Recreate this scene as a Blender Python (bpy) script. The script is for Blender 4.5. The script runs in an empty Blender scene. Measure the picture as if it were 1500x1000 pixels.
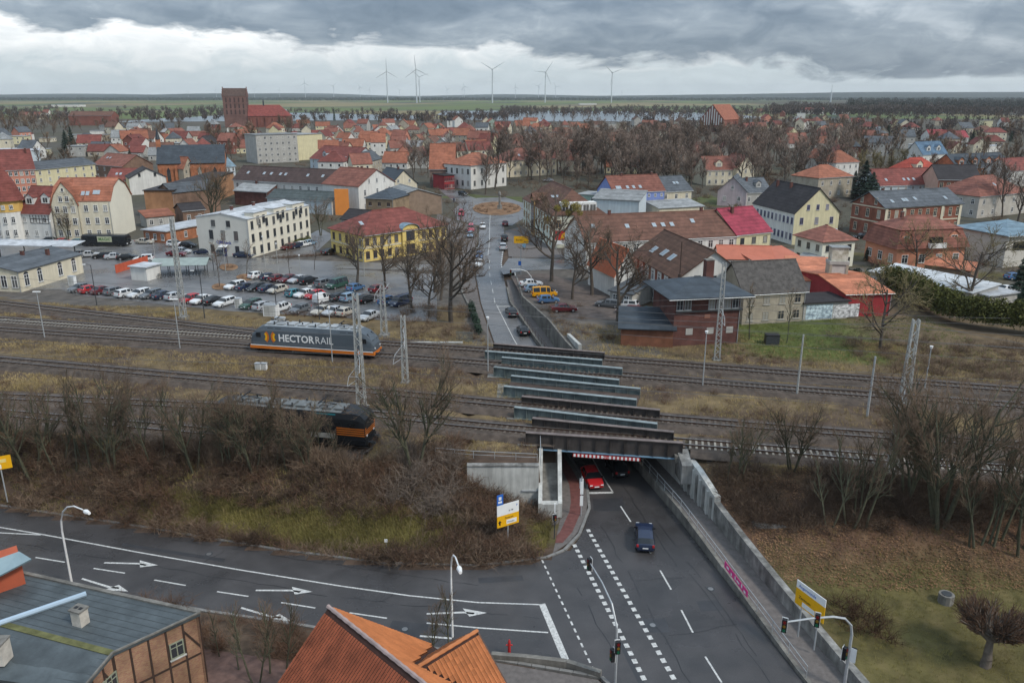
import bpy, bmesh, math, random
import numpy as np
from mathutils import Vector, Matrix, noise as mnoise
R = math.radians
sc = bpy.context.scene
C = sc.collection
# ---------------------------------------------------------------- camera
F = 1167.0; TH = math.atan(360 / F); CH = 41.0          # drone 41 m above the underpass road
cs, sn = math.cos(TH), math.sin(TH)
cam = bpy.data.cameras.new('camera'); co = bpy.data.objects.new('camera', cam); C.objects.link(co)
co.location = (0, 0, CH); co.rotation_euler = (R(90) - TH, 0, 0)
cam.sensor_width = 36; cam.lens = 36 * F / 1500; cam.clip_start = 1; cam.clip_end = 40000
sc.camera = co
# ---------------------------------------------------------------- sky
SUN_EL, SUN_AZ = 46, 125       # degrees, azimuth clockwise from +Y
wd = bpy.data.worlds.new('World'); sc.world = wd; wd.use_nodes = True
nt = wd.node_tree; nt.nodes.clear()
def N(t, **k):
    n = nt.nodes.new(t)
    for a, b in k.items(): setattr(n, a, b)
    return n
L = lambda a, b: nt.links.new(a, b)
out = N('ShaderNodeOutputWorld'); mix = N('ShaderNodeMixShader')
bg1 = N('ShaderNodeBackground'); bg2 = N('ShaderNodeBackground')
sky = N('ShaderNodeTexSky', sky_type='NISHITA', sun_disc=False)
sky.sun_elevation = R(SUN_EL); sky.sun_rotation = R(SUN_AZ)
L(sky.outputs[0], bg1.inputs[0]); bg1.inputs[1].default_value = 0.09
tc = N('ShaderNodeTexCoord'); sep = N('ShaderNodeSeparateXYZ'); L(tc.outputs['Generated'], sep.inputs[0])
def math_(op, a, b=None):
    n = N('ShaderNodeMath', operation=op)
    for i, v in enumerate((a, b)):
        if v is None: continue
        if isinstance(v, (int, float)): n.inputs[i].default_value = v
        else: L(v, n.inputs[i])
    return n.outputs[0]
def cloudnoise(sx, sy, sz, off, detail=6, rough=.55, dist=0.0):
    mp = N('ShaderNodeMapping'); mp.inputs['Scale'].default_value = (sx, sy, sz); mp.inputs['Location'].default_value = off
    L(tc.outputs['Generated'], mp.inputs[0])
    nz = N('ShaderNodeTexNoise'); nz.inputs['Scale'].default_value = 1; nz.inputs['Detail'].default_value = detail
    nz.inputs['Roughness'].default_value = rough; nz.inputs['Distortion'].default_value = dist
    L(mp.outputs[0], nz.inputs[0]); return nz.outputs[0]
def ramp(fac, *stops):
    r = N('ShaderNodeValToRGB'); cr = r.color_ramp
    while len(cr.elements) < len(stops): cr.elements.new(.5)
    for e, (p, c) in zip(cr.elements, stops): e.position = p; e.color = (*c, 1)
    L(fac, r.inputs[0]); return r.outputs[0]
def mixc(f, a, b):
    m = N('ShaderNodeMix', data_type='RGBA')
    L(f, m.inputs[0]); L(a, m.inputs[6]); L(b, m.inputs[7]); return m.outputs[2]
big = cloudnoise(5.2, 5.2, 17, (1.9, .3, .25), 7, .58, .5)
fine = cloudnoise(17, 17, 42, (.4, 1.2, 0), 7, .6, .8)
soft = cloudnoise(3.4, 3.4, 14, (5.1, 2.2, 1.4), 6, .58, .4)
# deck of grey cloud overhead whose ragged lower edge drops to the right; bright cumulus bank below it
edge = math_('ADD', math_('SUBTRACT', sep.outputs[2], 0.0475), math_('MULTIPLY', sep.outputs[0], 0.050))
edge = math_('ADD', edge, math_('MULTIPLY', math_('SUBTRACT', big, .5), 0.085))
edge = math_('ADD', edge, math_('MULTIPLY', math_('SUBTRACT', fine, .5), 0.036))
dmask = ramp(math_('ADD', math_('MULTIPLY', edge, 26), .5), (.34, (0, 0, 0)), (.62, (1, 1, 1)))
tex = math_('ADD', math_('MULTIPLY', soft, .72), math_('MULTIPLY', fine, .34))
deckc = ramp(tex, (.37, (.086, .122, .168)), (.49, (.138, .18, .232)), (.60, (.225, .27, .32)), (.74, (.43, .475, .52)))
low = math_('ADD', math_('MULTIPLY', sep.outputs[2], 9.5), math_('MULTIPLY', math_('SUBTRACT', fine, .5), .75))
bankc = ramp(low, (.0, (.52, .59, .63)), (.26, (.43, .495, .535)), (.48, (.62, .65, .67)), (.62, (.76, .775, .785)), (.8, (.50, .54, .565)))
cl = mixc(dmask, bankc, deckc)
L(cl, bg2.inputs[0])
L(math_('MULTIPLY', math_('ADD', .92, math_('MULTIPLY', math_('MAXIMUM', sep.outputs[2], 0.0), 2.6)), .86), bg2.inputs[1])   # overcast sky: zenith about three times the horizon
mix.inputs[0].default_value = .93
L(bg1.outputs[0], mix.inputs[1]); L(bg2.outputs[0], mix.inputs[2]); L(mix.outputs[0], out.inputs[0])
# ---------------------------------------------------------------- sun (behind cloud: wide and weak)
sl = bpy.data.lights.new('sun', 'SUN'); sl.energy = 1.5; sl.angle = R(10); sl.color = (1, .93, .83)
so = bpy.data.objects.new('sun', sl); C.objects.link(so)
sd = Vector((math.sin(R(SUN_AZ)) * math.cos(R(SUN_EL)), math.cos(R(SUN_AZ)) * math.cos(R(SUN_EL)), math.sin(R(SUN_EL))))
so.rotation_euler = sd.to_track_quat('Z', 'Y').to_euler(); so.location = (60, -60, 120)
vs = sc.view_settings; vs.view_transform = 'Standard'; vs.look = 'None'; vs.gamma = 1; vs.exposure = 0.68; vs.use_curve_mapping = False
sc.cycles.max_bounces = 4; sc.cycles.diffuse_bounces = 2; sc.cycles.glossy_bounces = 2; sc.cycles.volume_bounces = 1
sc.cycles.transparent_max_bounces = 4; sc.cycles.use_denoising = True

# ================================================================ helpers
rng = random.Random(7); nr = np.random.default_rng(11)
ZT = 4.5; ZR = 5.0                                        # town ground, railway ground
def G(px, py, z=0.0):                                     # where the view line through a photo point meets height z
    u = (px - 750) / F; v = (500 - py) / F
    t = (z - CH) / (-sn + v * cs)
    return Vector((u * t, (cs + v * sn) * t, z))
def HT(px, yb, yt, z0=ZT):                                # height of an upright seen from yb (foot) to yt (top)
    Y = G(px, yb, z0).y; v = (500 - yt) / F
    return (v * Y * cs - Y * sn) / (cs + v * sn) + CH - z0
def lerp(a, b, t): return a + (b - a) * t
def sstep(t): t = max(0., min(1., t)); return t * t * (3 - 2 * t)
def interp(tab, x):
    if x <= tab[0][0]: return tab[0][1]
    for (a, p), (b, q) in zip(tab, tab[1:]):
        if x <= b: return p + (q - p) * (x - a) / (b - a)
    return tab[-1][1]
MATS = {}
def mat(name, c=None, rough=.85, var=.18, s=1.2, bump=0., bs=8., metal=0., spec=.3, c2=None, rnd=0., detail=4, attr=None):
    if name in MATS: return MATS[name]
    m = bpy.data.materials.new(name); m.use_nodes = True; MATS[name] = m
    t = m.node_tree; b = t.nodes['Principled BSDF']; n = t.nodes.new; l = t.links.new
    b.inputs['Roughness'].default_value = rough; b.inputs['Metallic'].default_value = metal
    b.inputs['Specular IOR Level'].default_value = spec
    tx = n('ShaderNodeTexCoord')
    nz = n('ShaderNodeTexNoise'); nz.inputs['Scale'].default_value = s; nz.inputs['Detail'].default_value = detail; nz.inputs['Roughness'].default_value = .62
    l(tx.outputs['Object'], nz.inputs[0])
    mx = n('ShaderNodeMix'); mx.data_type = 'RGBA'
    lo = [v * (1 - var) for v in c]; hi = [min(1, v * (1 + var)) for v in (c2 or c)]
    mr = n('ShaderNodeMapRange'); mr.inputs[1].default_value = .3; mr.inputs[2].default_value = .7
    l(nz.outputs[0], mr.inputs[0]); l(mr.outputs[0], mx.inputs[0])
    mx.inputs[6].default_value = (*lo, 1); mx.inputs[7].default_value = (*hi, 1)
    col = mx.outputs[2]
    if attr:
        a = n('ShaderNodeAttribute'); a.attribute_name = attr
        mm = n('ShaderNodeMix'); mm.data_type = 'RGBA'; mm.blend_type = 'MULTIPLY'; mm.inputs[0].default_value = 1
        l(a.outputs['Color'], mm.inputs[6]); l(col, mm.inputs[7]); col = mm.outputs[2]
    if rnd:
        oi = n('ShaderNodeObjectInfo'); hv = n('ShaderNodeHueSaturation')
        r2 = n('ShaderNodeMapRange'); r2.inputs[3].default_value = 1 - rnd; r2.inputs[4].default_value = 1 + rnd
        l(oi.outputs['Random'], r2.inputs[0]); l(r2.outputs[0], hv.inputs['Value']); l(col, hv.inputs['Color']); col = hv.outputs[0]
    l(col, b.inputs['Base Color'])
    if bump:
        nb = n('ShaderNodeTexNoise'); nb.inputs['Scale'].default_value = bs; nb.inputs['Detail'].default_value = 3
        l(tx.outputs['Object'], nb.inputs[0])
        bp = n('ShaderNodeBump'); bp.inputs['Strength'].default_value = bump; bp.inputs['Distance'].default_value = .05
        l(nb.outputs[0], bp.inputs['Height']); l(bp.outputs[0], b.inputs['Normal'])
    return m
def brickmat(name, c1, c2, mortar, sx=4., rough=.9):
    m = mat(name, c1); t = m.node_tree; b = t.nodes['Principled BSDF']; n = t.nodes.new; l = t.links.new
    tx = n('ShaderNodeTexCoord'); sp = n('ShaderNodeSeparateXYZ'); l(tx.outputs['Object'], sp.inputs[0])
    ad = n('ShaderNodeMath'); ad.operation = 'ADD'; l(sp.outputs[0], ad.inputs[0]); l(sp.outputs[1], ad.inputs[1])
    cb = n('ShaderNodeCombineXYZ'); l(ad.outputs[0], cb.inputs[0]); l(sp.outputs[2], cb.inputs[1])
    br = n('ShaderNodeTexBrick'); l(cb.outputs[0], br.inputs[0]); br.inputs['Scale'].default_value = sx
    br.inputs['Color1'].default_value = (*c1, 1); br.inputs['Color2'].default_value = (*c2, 1); br.inputs['Mortar'].default_value = (*mortar, 1)
    br.inputs['Mortar Size'].default_value = .03; br.inputs['Brick Width'].default_value = 1.0; br.inputs['Row Height'].default_value = .33
    nz = n('ShaderNodeTexNoise'); nz.inputs['Scale'].default_value = .6; nz.inputs['Detail'].default_value = 5; l(tx.outputs['Object'], nz.inputs[0])
    mr = n('ShaderNodeMapRange'); mr.inputs[1].default_value = .3; mr.inputs[2].default_value = .7; mr.inputs[3].default_value = .65; mr.inputs[4].default_value = 1.2
    l(nz.outputs[0], mr.inputs[0])
    hv = n('ShaderNodeHueSaturation'); l(br.outputs[0], hv.inputs['Color']); l(mr.outputs[0], hv.inputs['Value'])
    l(hv.outputs[0], b.inputs['Base Color']); b.inputs['Roughness'].default_value = rough
    return m
class MB:
    def __init__(s): s.v = []; s.f = []; s.m = []
    def poly(s, pts, mi=0):
        i = len(s.v); s.v += [tuple(p) for p in pts]; s.f.append(tuple(range(i, i + len(pts)))); s.m.append(mi)
    def hexa(s, p, mi=0):                                 # 8 corners: bottom ring, top ring
        i = len(s.v); s.v += [tuple(q) for q in p]
        for f in ((0, 3, 2, 1), (4, 5, 6, 7), (0, 1, 5, 4), (1, 2, 6, 5), (2, 3, 7, 6), (3, 0, 4, 7)):
            s.f.append(tuple(i + k for k in f)); s.m.append(mi)
    def box(s, x0, x1, y0, y1, z0, z1, mi=0):
        s.hexa([(x0, y0, z0), (x1, y0, z0), (x1, y1, z0), (x0, y1, z0), (x0, y0, z1), (x1, y0, z1), (x1, y1, z1), (x0, y1, z1)], mi)
    def bar(s, a, b, w, h=None, mi=0, up=(0, 0, 1)):      # square bar from a to b
        a, b = Vector(a), Vector(b); h = h or w; d = (b - a)
        if d.length < 1e-6: return
        d.normalize(); u = Vector(up)
        if abs(d.dot(u)) > .95: u = Vector((0, 1, 0))
        x = d.cross(u).normalized() * w / 2; y = x.cross(d).normalized() * h / 2
        s.hexa([a - x - y, a + x - y, a + x + y, a - x + y, b - x - y, b + x - y, b + x + y, b - x + y], mi)
    def tube(s, pts, r, n=6, mi=0, cap=True):
        pts = [Vector(p) for p in pts]; rs = r if isinstance(r, (list, tuple)) else [r] * len(pts); base = len(s.v)
        for k, p in enumerate(pts):
            d = (pts[min(k + 1, len(pts) - 1)] - pts[max(k - 1, 0)]).normalized()
            u = Vector((0, 0, 1)) if abs(d.z) < .9 else Vector((1, 0, 0))
            x = d.cross(u).normalized(); y = d.cross(x)
            for j in range(n):
                a = 2 * math.pi * j / n; s.v.append(tuple(p + (x * math.cos(a) + y * math.sin(a)) * rs[k]))
        for k in range(len(pts) - 1):
            for j in range(n):
                a = base + k * n + j; b = base + k * n + (j + 1) % n
                s.f.append((a, b, b + n, a + n)); s.m.append(mi)
        if cap:
            s.f.append(tuple(base + j for j in range(n))[::-1]); s.m.append(mi)
            s.f.append(tuple(base + (len(pts) - 1) * n + j for j in range(n))); s.m.append(mi)
    def slab(s, pts, t, mi=0):                            # planar polygon given thickness downwards along its normal
        pts = [Vector(p) for p in pts]; n = Vector((0, 0, 0))
        for a, b in zip(pts, pts[1:] + pts[:1]): n += a.cross(b)
        n.normalize()
        if n.z < 0: pts.reverse(); n = -n
        lo = [p - n * t for p in pts]; k = len(pts)
        s.poly(pts, mi); s.poly(lo[::-1], mi)
        for j in range(k): s.poly([lo[j], lo[(j + 1) % k], pts[(j + 1) % k], pts[j]], mi)
    def mesh(s, name, mats, smooth=False):
        me = bpy.data.meshes.new(name); me.from_pydata(s.v, [], s.f)
        for m in (mats if isinstance(mats, (list, tuple)) else [mats]): me.materials.append(m)
        me.polygons.foreach_set('material_index', s.m)
        if smooth: me.polygons.foreach_set('use_smooth', [True] * len(s.f))
        me.update(); return me
    def build(s, name, mats, parent=None, smooth=False):
        return link(name, s.mesh(name, mats, smooth), parent)
def link(name, data, parent=None, loc=None, rz=None):
    o = bpy.data.objects.new(name, data); C.objects.link(o)
    if parent is not None: o.parent = parent
    if loc is not None: o.location = loc
    if rz is not None: o.rotation_euler = (0, 0, rz)
    return o
def tag(o, label=None, cat=None, group=None, kind=None):
    if label: o['label'] = label
    if cat: o['category'] = cat
    if group: o['group'] = group
    if kind: o['kind'] = kind
    return o
def thing(name, label, cat, loc=(0, 0, 0), rz=0, group=None):
    return tag(link(name, None, None, loc, rz), label, cat, group)
def npmesh(name, V, Fc, m, k=None):
    V = np.asarray(V, np.float32); Fc = np.asarray(Fc, np.int32); k = Fc.shape[1]
    me = bpy.data.meshes.new(name); me.vertices.add(len(V)); me.vertices.foreach_set('co', V.ravel())
    me.loops.add(Fc.size); me.loops.foreach_set('vertex_index', Fc.ravel())
    me.polygons.add(len(Fc)); me.polygons.foreach_set('loop_start', np.arange(0, Fc.size, k, dtype=np.int32))
    me.polygons.foreach_set('loop_total', np.full(len(Fc), k, np.int32))
    for q in (m if isinstance(m, (list, tuple)) else [m]): me.materials.append(q)
    me.update(); me.validate(); return me
def scatter(name, V, Fc, places, m):                       # one merged mesh of many scaled, turned copies; places: x, y, z, scale, height scale, angle
    P = np.asarray(places, np.float32); V = np.asarray(V, np.float32); Fc = np.asarray(Fc, np.int32)
    ca, sa = np.cos(P[:, 5])[:, None], np.sin(P[:, 5])[:, None]
    X = (V[None, :, 0] * ca - V[None, :, 1] * sa) * P[:, 3:4] + P[:, 0:1]
    Y = (V[None, :, 0] * sa + V[None, :, 1] * ca) * P[:, 3:4] + P[:, 1:2]
    Z = V[None, :, 2] * P[:, 4:5] + P[:, 2:3]
    A = np.stack([X, Y, Z], -1).reshape(-1, 3)
    FF = (Fc[None] + (np.arange(len(P)) * len(V))[:, None, None]).reshape(-1, Fc.shape[1])
    return npmesh(name, A, FF, m)
def text_mesh(name, body, size, m, bold=0., extrude=.004, align='LEFT'):
    cu = bpy.data.curves.new(name, 'FONT'); cu.body = body; cu.size = size; cu.offset = bold; cu.extrude = extrude; cu.resolution_u = 2
    cu.align_x = align
    o = bpy.data.objects.new(name, cu); C.objects.link(o); dg = bpy.context.evaluated_depsgraph_get()
    me = bpy.data.meshes.new_from_object(o.evaluated_get(dg)); bpy.data.objects.remove(o); bpy.data.curves.remove(cu)
    me.materials.clear(); me.materials.append(m); me.name = name; return me
ORD = 'first second third fourth fifth sixth seventh eighth ninth tenth eleventh twelfth thirteenth fourteenth fifteenth sixteenth seventeenth eighteenth nineteenth twentieth'.split() + ['last']

# ---------------------------------------------------------------- palette
asphalt = mat('asphalt', (.056, .0525, .0525), .42, .22, .35, .25, 40, spec=.45, detail=8)
asphalt_pale = mat('asphalt_grey', (.15, .148, .148), .55, .2, .25, .2, 30, spec=.4, detail=8)
paving = mat('paving', (.135, .12, .112), .8, .22, 2.2, .3, 14)
redpath = mat('red_paving', (.14, .055, .048), .75, .25, 2, .3, 14)
paint = mat('road_paint', (.50, .50, .48), .6, .38, 5)
kerbm = mat('kerb_stone', (.2, .195, .185), .85, .2, 1.5)
concrete = mat('concrete', (.20, .195, .18), .9, .4, .6, .2, 5, c2=(.26, .255, .24))
concrete_w = mat('painted_concrete', (.50, .50, .47), .85, .18, .5)
concrete_o = mat('old_concrete', (.2, .19, .17), .92, .35, .6, .3, 5)
ballast = mat('ballast', (.082, .064, .052), .95, .5, .9, .9, 12, detail=8)
rust = mat('rail_rust', (.07, .045, .034), .7, .25, 2)
steel = mat('rail_steel', (.30, .29, .28), .35, .15, 2, metal=.7)
sleeperw = mat('sleeper_wood', (.10, .082, .068), .9, .35, 1.5, rnd=.3)
sleeperc = mat('sleeper_concrete', (.27, .25, .215), .9, .2, 2, rnd=.2)
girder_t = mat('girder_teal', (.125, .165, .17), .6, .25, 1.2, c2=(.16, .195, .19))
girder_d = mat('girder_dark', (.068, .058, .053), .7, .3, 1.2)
blue_steel = mat('blue_steel', (.16, .27, .37), .5, .12, 1)
galv = mat('galvanised', (.42, .44, .45), .5, .15, 2, metal=.3)
mastm = mat('mast_grey', (.36, .365, .35), .7, .25, 3)
darkmetal = mat('dark_metal', (.05, .055, .06), .5, .2, 3)
black = mat('black_paint', (.015, .015, .017), .4, .1, 3)
white = mat('white_paint', (.78, .78, .76), .55, .06, 2)
red = mat('red_paint', (.45, .03, .03), .5, .1, 2)
yellow = mat('sign_yellow', (.80, .42, .008), .5, .05, 2)
signblue = mat('sign_blue', (.02, .13, .5), .5, .05, 2)
signwhite = mat('sign_white', (.78, .79, .78), .5, .04, 2)
glass = mat('window_glass', (.04, .045, .052), .1, .3, .4, spec=.6)
def curtains(m):                                          # some windows have pale curtains behind the pane
    t = m.node_tree; b = t.nodes['Principled BSDF']; n = t.nodes.new; l = t.links.new
    oi = n('ShaderNodeObjectInfo'); r = n('ShaderNodeValToRGB'); r.color_ramp.interpolation = 'CONSTANT'; r.color_ramp.elements[1].position = .62; r.color_ramp.elements[0].color = (0, 0, 0, 1)
    e_ = r.color_ramp.elements.new(.8); e_.color = (.35, .35, .35, 1); r.color_ramp.elements[2].color = (1, 1, 1, 1); r.color_ramp.elements[1].color = (.3, .3, .3, 1)
    mx = n('ShaderNodeMix'); mx.data_type = 'RGBA'; old = b.inputs['Base Color'].links[0].from_socket; l(oi.outputs['Random'], r.inputs[0]); l(r.outputs[0], mx.inputs[0]); l(old, mx.inputs[6]); mx.inputs[7].default_value = (.34, .33, .30, 1); l(mx.outputs[2], b.inputs['Base Color'])
curtains(glass)
def streaks(m, amt=.22, rows=0.):                         # rain streaks on render, or tile courses on a roof, plus blotches
    t = m.node_tree; b = t.nodes['Principled BSDF']; n = t.nodes.new; l = t.links.new; tx = n('ShaderNodeTexCoord')
    def fac(src, lo, hi, a, z):
        r = n('ShaderNodeMapRange'); r.inputs[1].default_value = lo; r.inputs[2].default_value = hi; r.inputs[3].default_value = a; r.inputs[4].default_value = z; l(src, r.inputs[0]); return r.outputs[0]
    mp = n('ShaderNodeMapping'); mp.inputs['Scale'].default_value = (1.6, 1.6, .16) if not rows else (.35, .35, .5); l(tx.outputs['Object'], mp.inputs[0])
    nz = n('ShaderNodeTexNoise'); nz.inputs['Scale'].default_value = 1; nz.inputs['Detail'].default_value = 6; nz.inputs['Roughness'].default_value = .65; l(mp.outputs[0], nz.inputs[0]); f = fac(nz.outputs[0], .35, .68, 1 - amt, 1 + amt * .35)
    hv = n('ShaderNodeHueSaturation'); old = b.inputs['Base Color'].links[0].from_socket; l(old, hv.inputs['Color']); l(f, hv.inputs['Value'])
    if rows:
        wv = n('ShaderNodeTexWave'); wv.bands_direction = 'Z'; wv.wave_profile = 'SAW'; wv.inputs['Scale'].default_value = rows; wv.inputs['Distortion'].default_value = .6; l(tx.outputs['Object'], wv.inputs[0])
        mm = n('ShaderNodeMath'); mm.operation = 'MULTIPLY'; l(f, mm.inputs[0]); l(fac(wv.outputs[0], 0, 1, .78, 1.1), mm.inputs[1]); l(mm.outputs[0], hv.inputs['Value'])
    l(hv.outputs[0], b.inputs['Base Color'])
carglass = mat('car_glass', (.012, .015, .018), .08, .1, 1, spec=.6)
tyre = mat('tyre', (.015, .015, .015), .8, .1, 3)
rim = mat('wheel_rim', (.4, .4, .41), .4, .1, 3, metal=.5)
lampglass = mat('headlamp', (.75, .77, .78), .15, .05, 3)
taillamp = mat('tail_lamp', (.4, .02, .02), .25, .1, 3)
bark = mat('bark', (.10, .083, .068), .95, .3, 3, rnd=.25)
bark_g = mat('bark_green', (.085, .085, .055), .95, .3, 3, rnd=.25)
twig = mat('twigs', (.165, .116, .08), .95, .25, .6, rnd=.28)
twig_k = mat('twigs_park', (.225, .172, .138), .95, .25, .6, rnd=.28)
twig_y = mat('twigs_olive', (.19, .155, .08), .95, .25, .6, rnd=.25)
twig_r = mat('bush_twigs', (.135, .08, .052), .95, .35, .35, rnd=.25)
twig_p = mat('pale_twigs', (.20, .16, .13), .95, .3, .35)
conifer = mat('conifer', (.026, .045, .03), .9, .35, .8, rnd=.3)
hedge_m = mat('hedge_leaf', (.085, .09, .024), .9, .45, .9)
drygrass = mat('dry_grass', (.30, .225, .105), .95, .4, .25, c2=(.34, .26, .12))
olivegrass = mat('olive_grass', (.17, .15, .05), .95, .45, .25, c2=(.21, .18, .06))
leaflitter = mat('leaf_litter', (.20, .115, .062), .95, .55, .5)
ground_m = mat('ground_soil', (1, 1, 1), .95, .45, .55, .6, 6, attr='tint', detail=10)
field_m = mat('field_soil', (1, 1, 1), .95, .12, .01, attr='tint')
wcream = mat('wall_cream', (.66, .60, .46), .9, .08, .4); wwhite = mat('wall_white', (.70, .69, .65), .9, .08, .4)
wgrey = mat('wall_grey', (.43, .42, .39), .9, .12, .4); wyellow = mat('wall_yellow', (.68, .52, .19), .9, .08, .4)
wpale = mat('wall_pale_yellow', (.68, .62, .40), .9, .08, .4); wpink = mat('wall_pink', (.55, .24, .17), .9, .1, .4)
wblue = mat('wall_blue', (.22, .29, .58), .9, .06, .4); wlblue = mat('wall_light_blue', (.55, .62, .66), .9, .06, .4)
wbeige = mat('wall_beige', (.40, .355, .28), .9, .22, .5); wgreen = mat('wall_green', (.36, .47, .40), .9, .1, .4)
wred = mat('wall_red', (.33, .04, .045), .85, .15, .5); wmauve = mat('wall_mauve', (.50, .42, .43), .9, .1, .4)
worange = mat('wall_orange', (.62, .36, .14), .9, .1, .4); wbrown = mat('wall_brown', (.22, .14, .10), .9, .25, .5)
brick_r = brickmat('brick_red', (.25, .075, .045), (.30, .10, .06), (.22, .15, .12))
brick_o = brickmat('brick_orange', (.40, .135, .06), (.45, .165, .075), (.3, .2, .14))
brick_y = brickmat('brick_yellow', (.34, .20, .105), (.27, .12, .075), (.3, .25, .2))
brick_d = brickmat('brick_dark', (.115, .042, .036), (.15, .06, .048), (.12, .09, .08))
stone_g = brickmat('field_stone', (.24, .17, .14), (.19, .12, .10), (.22, .18, .16), 1.2)
def roofmat(n, c, **k):
    new = 'roof_' + n not in MATS; m = mat('roof_' + n, c, k.pop('rough', .8), .2, .9, .25, 9, rnd=k.pop('rnd', .14), **k)
    if new: streaks(m, .32, .5)
    return m
ro = roofmat('orange', (.33, .125, .074)); rr = roofmat('red', (.205, .062, .050)); rb = roofmat('brown', (.16, .080, .056))
rbo = roofmat('brick_orange', (.25, .10, .072)); rdk = roofmat('dark', (.045, .04, .042)); rgr = roofmat('slate', (.10, .112, .125))
rmag = roofmat('magenta', (.30, .045, .07)); rsal = roofmat('salmon', (.54, .20, .11)); rlt = roofmat('light', (.52, .54, .56), rough=.5)
rbl = roofmat('blue', (.19, .28, .34), rough=.5); rbrg = roofmat('mossy_brown', (.14, .075, .05)); rlg = roofmat('lightgrey', (.30, .31, .31))
rbit = roofmat('bitumen', (.088, .105, .112), rough=.5, rnd=0); rflint = roofmat('anthracite', (.05, .062, .075), rough=.5)

for k_ in list(MATS):
    if k_.startswith('wall_'): streaks(MATS[k_], .14)
streaks(concrete, .45); streaks(concrete_w, .3); streaks(concrete_o, .35); streaks(girder_t, .35); streaks(girder_d, .3)
def wet(m):                                               # damp and dry patches, worn lanes
    t = m.node_tree; b = t.nodes['Principled BSDF']; n = t.nodes.new; l = t.links.new; tx = n('ShaderNodeTexCoord')
    nz = n('ShaderNodeTexNoise'); nz.inputs['Scale'].default_value = .11; nz.inputs['Detail'].default_value = 5; nz.inputs['Roughness'].default_value = .6; l(tx.outputs['Object'], nz.inputs[0])
    r = n('ShaderNodeMapRange'); r.inputs[1].default_value = .35; r.inputs[2].default_value = .65; r.inputs[3].default_value = .16; r.inputs[4].default_value = .52; l(nz.outputs[0], r.inputs[0]); l(r.outputs[0], b.inputs['Roughness'])
    r2 = n('ShaderNodeMapRange'); r2.inputs[1].default_value = .35; r2.inputs[2].default_value = .65; r2.inputs[3].default_value = .74; r2.inputs[4].default_value = 1.22; l(nz.outputs[0], r2.inputs[0])
    gr = n('ShaderNodeTexNoise'); gr.inputs['Scale'].default_value = 9; gr.inputs['Detail'].default_value = 6; l(tx.outputs['Object'], gr.inputs[0]); r3 = n('ShaderNodeMapRange'); r3.inputs[3].default_value = .75; r3.inputs[4].default_value = 1.25; l(gr.outputs[0], r3.inputs[0])
    mm = n('ShaderNodeMath'); mm.operation = 'MULTIPLY'; l(r2.outputs[0], mm.inputs[0]); l(r3.outputs[0], mm.inputs[1])
    hv = n('ShaderNodeHueSaturation'); old = b.inputs['Base Color'].links[0].from_socket; l(old, hv.inputs['Color']); l(mm.outputs[0], hv.inputs['Value']); l(hv.outputs[0], b.inputs['Base Color'])
wet(asphalt); wet(asphalt_pale)
# ================================================================ lie of the land
XL = [(20, 1), (60, 2), (64, 3.6), (70, 4.6), (74, 5.2), (79, 5.4), (82.6, 5.0), (105, -.2), (130, -5.8), (150, -9.4), (170, -11.6), (190, -12.3), (215, -13)]
XR = [(20, 30.5), (47, 24.9), (60, 21.95), (71.2, 19.6), (82.6, 16.9), (105, 11.2), (117, 8.4), (130, 6.2), (147, 1.9), (165, .8), (190, 0), (215, -.3)]
RL = [(64, 4.2), (66, 5.5), (69, 6.9), (74, 8.2), (79, 8.4), (82.6, 7.8), (105, 2.7), (130, -3.1), (150, -6.0), (170, -7.9), (190, -8.4), (211, -8.9), (240, -9.8), (262, -10.6)]
RR = [(20, 27.5), (49.4, 21.1), (71.2, 17.0), (82.6, 14.4), (105, 9.3), (130, 3.75), (150, -.6), (165, -1.6), (180, -2.3), (200, -1.9), (240, -2.4), (262, -2.2)]
ZRD = [(0, 0), (112, 0), (125, .55), (140, 1.7), (155, 2.9), (172, 3.95), (188, 4.5), (999, 4.5)]
ZFP = [(20, 0.12), (48, .12), (60, .55), (72, .95), (112, 1.05), (130, 1.6), (150, 2.9), (172, 4.1), (188, 4.55), (999, 4.55)]   # raised footpath
KERB = [(-140, 96), (-95, 84.5), (-53.5, 74.4), (-37.3, 70.3), (-22.6, 66.1), (-11.9, 63.7), (-3.1, 63.3), (3.2, 64.6)]
LOWK = [(-140, 84), (-46.1, 62.4), (-25.6, 56.9), (-17.8, 55.2), (-10.3, 53.3), (-1.6, 51.0), (6.6, 49.0), (8.4, 46), (9.5, 40), (10.5, 20)]
TRK = {  # photo points of each track, west to east
 0: [(0, 443), (190, 465), (330, 481), (430, 492), (553, 502)],
 1: [(0, 467), (350, 491), (553, 502), (700, 511), (1100, 541), (1500, 571)],
 2: [(0, 482), (350, 506), (553, 519), (700, 530), (1100, 564), (1500, 594)],
 3: [(0, 526), (400, 562), (550, 572), (750, 592), (1100, 623), (1500, 652)],
 4: [(0, 580), (311, 594), (536, 604), (620, 614), (750, 627), (1100, 654), (1500, 688)],
 5: [(0, 604), (320, 632), (545, 652)]}
TW = {}
for k, p in TRK.items():
    q = [G(*a, 5.5).xy for a in p]
    q.insert(0, q[0] + (q[0] - q[1]).normalized() * 45)
    if k not in (0, 5): q.append(q[-1] + (q[-1] - q[-2]).normalized() * 50)
    TW[k] = [tuple(v) for v in q]
def front(x):                                             # near edge of the railway plateau
    y = interp(TW[4], x)
    if x < -6: y = lerp(y, min(y, interp(TW[5], x)), 1 - sstep((x + 17) / 11))
    return y - 3.6
def back(x): return (interp(TW[0], x) if x < -20 else interp(TW[1], x)) + 5
WINGY = 74.3
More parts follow.
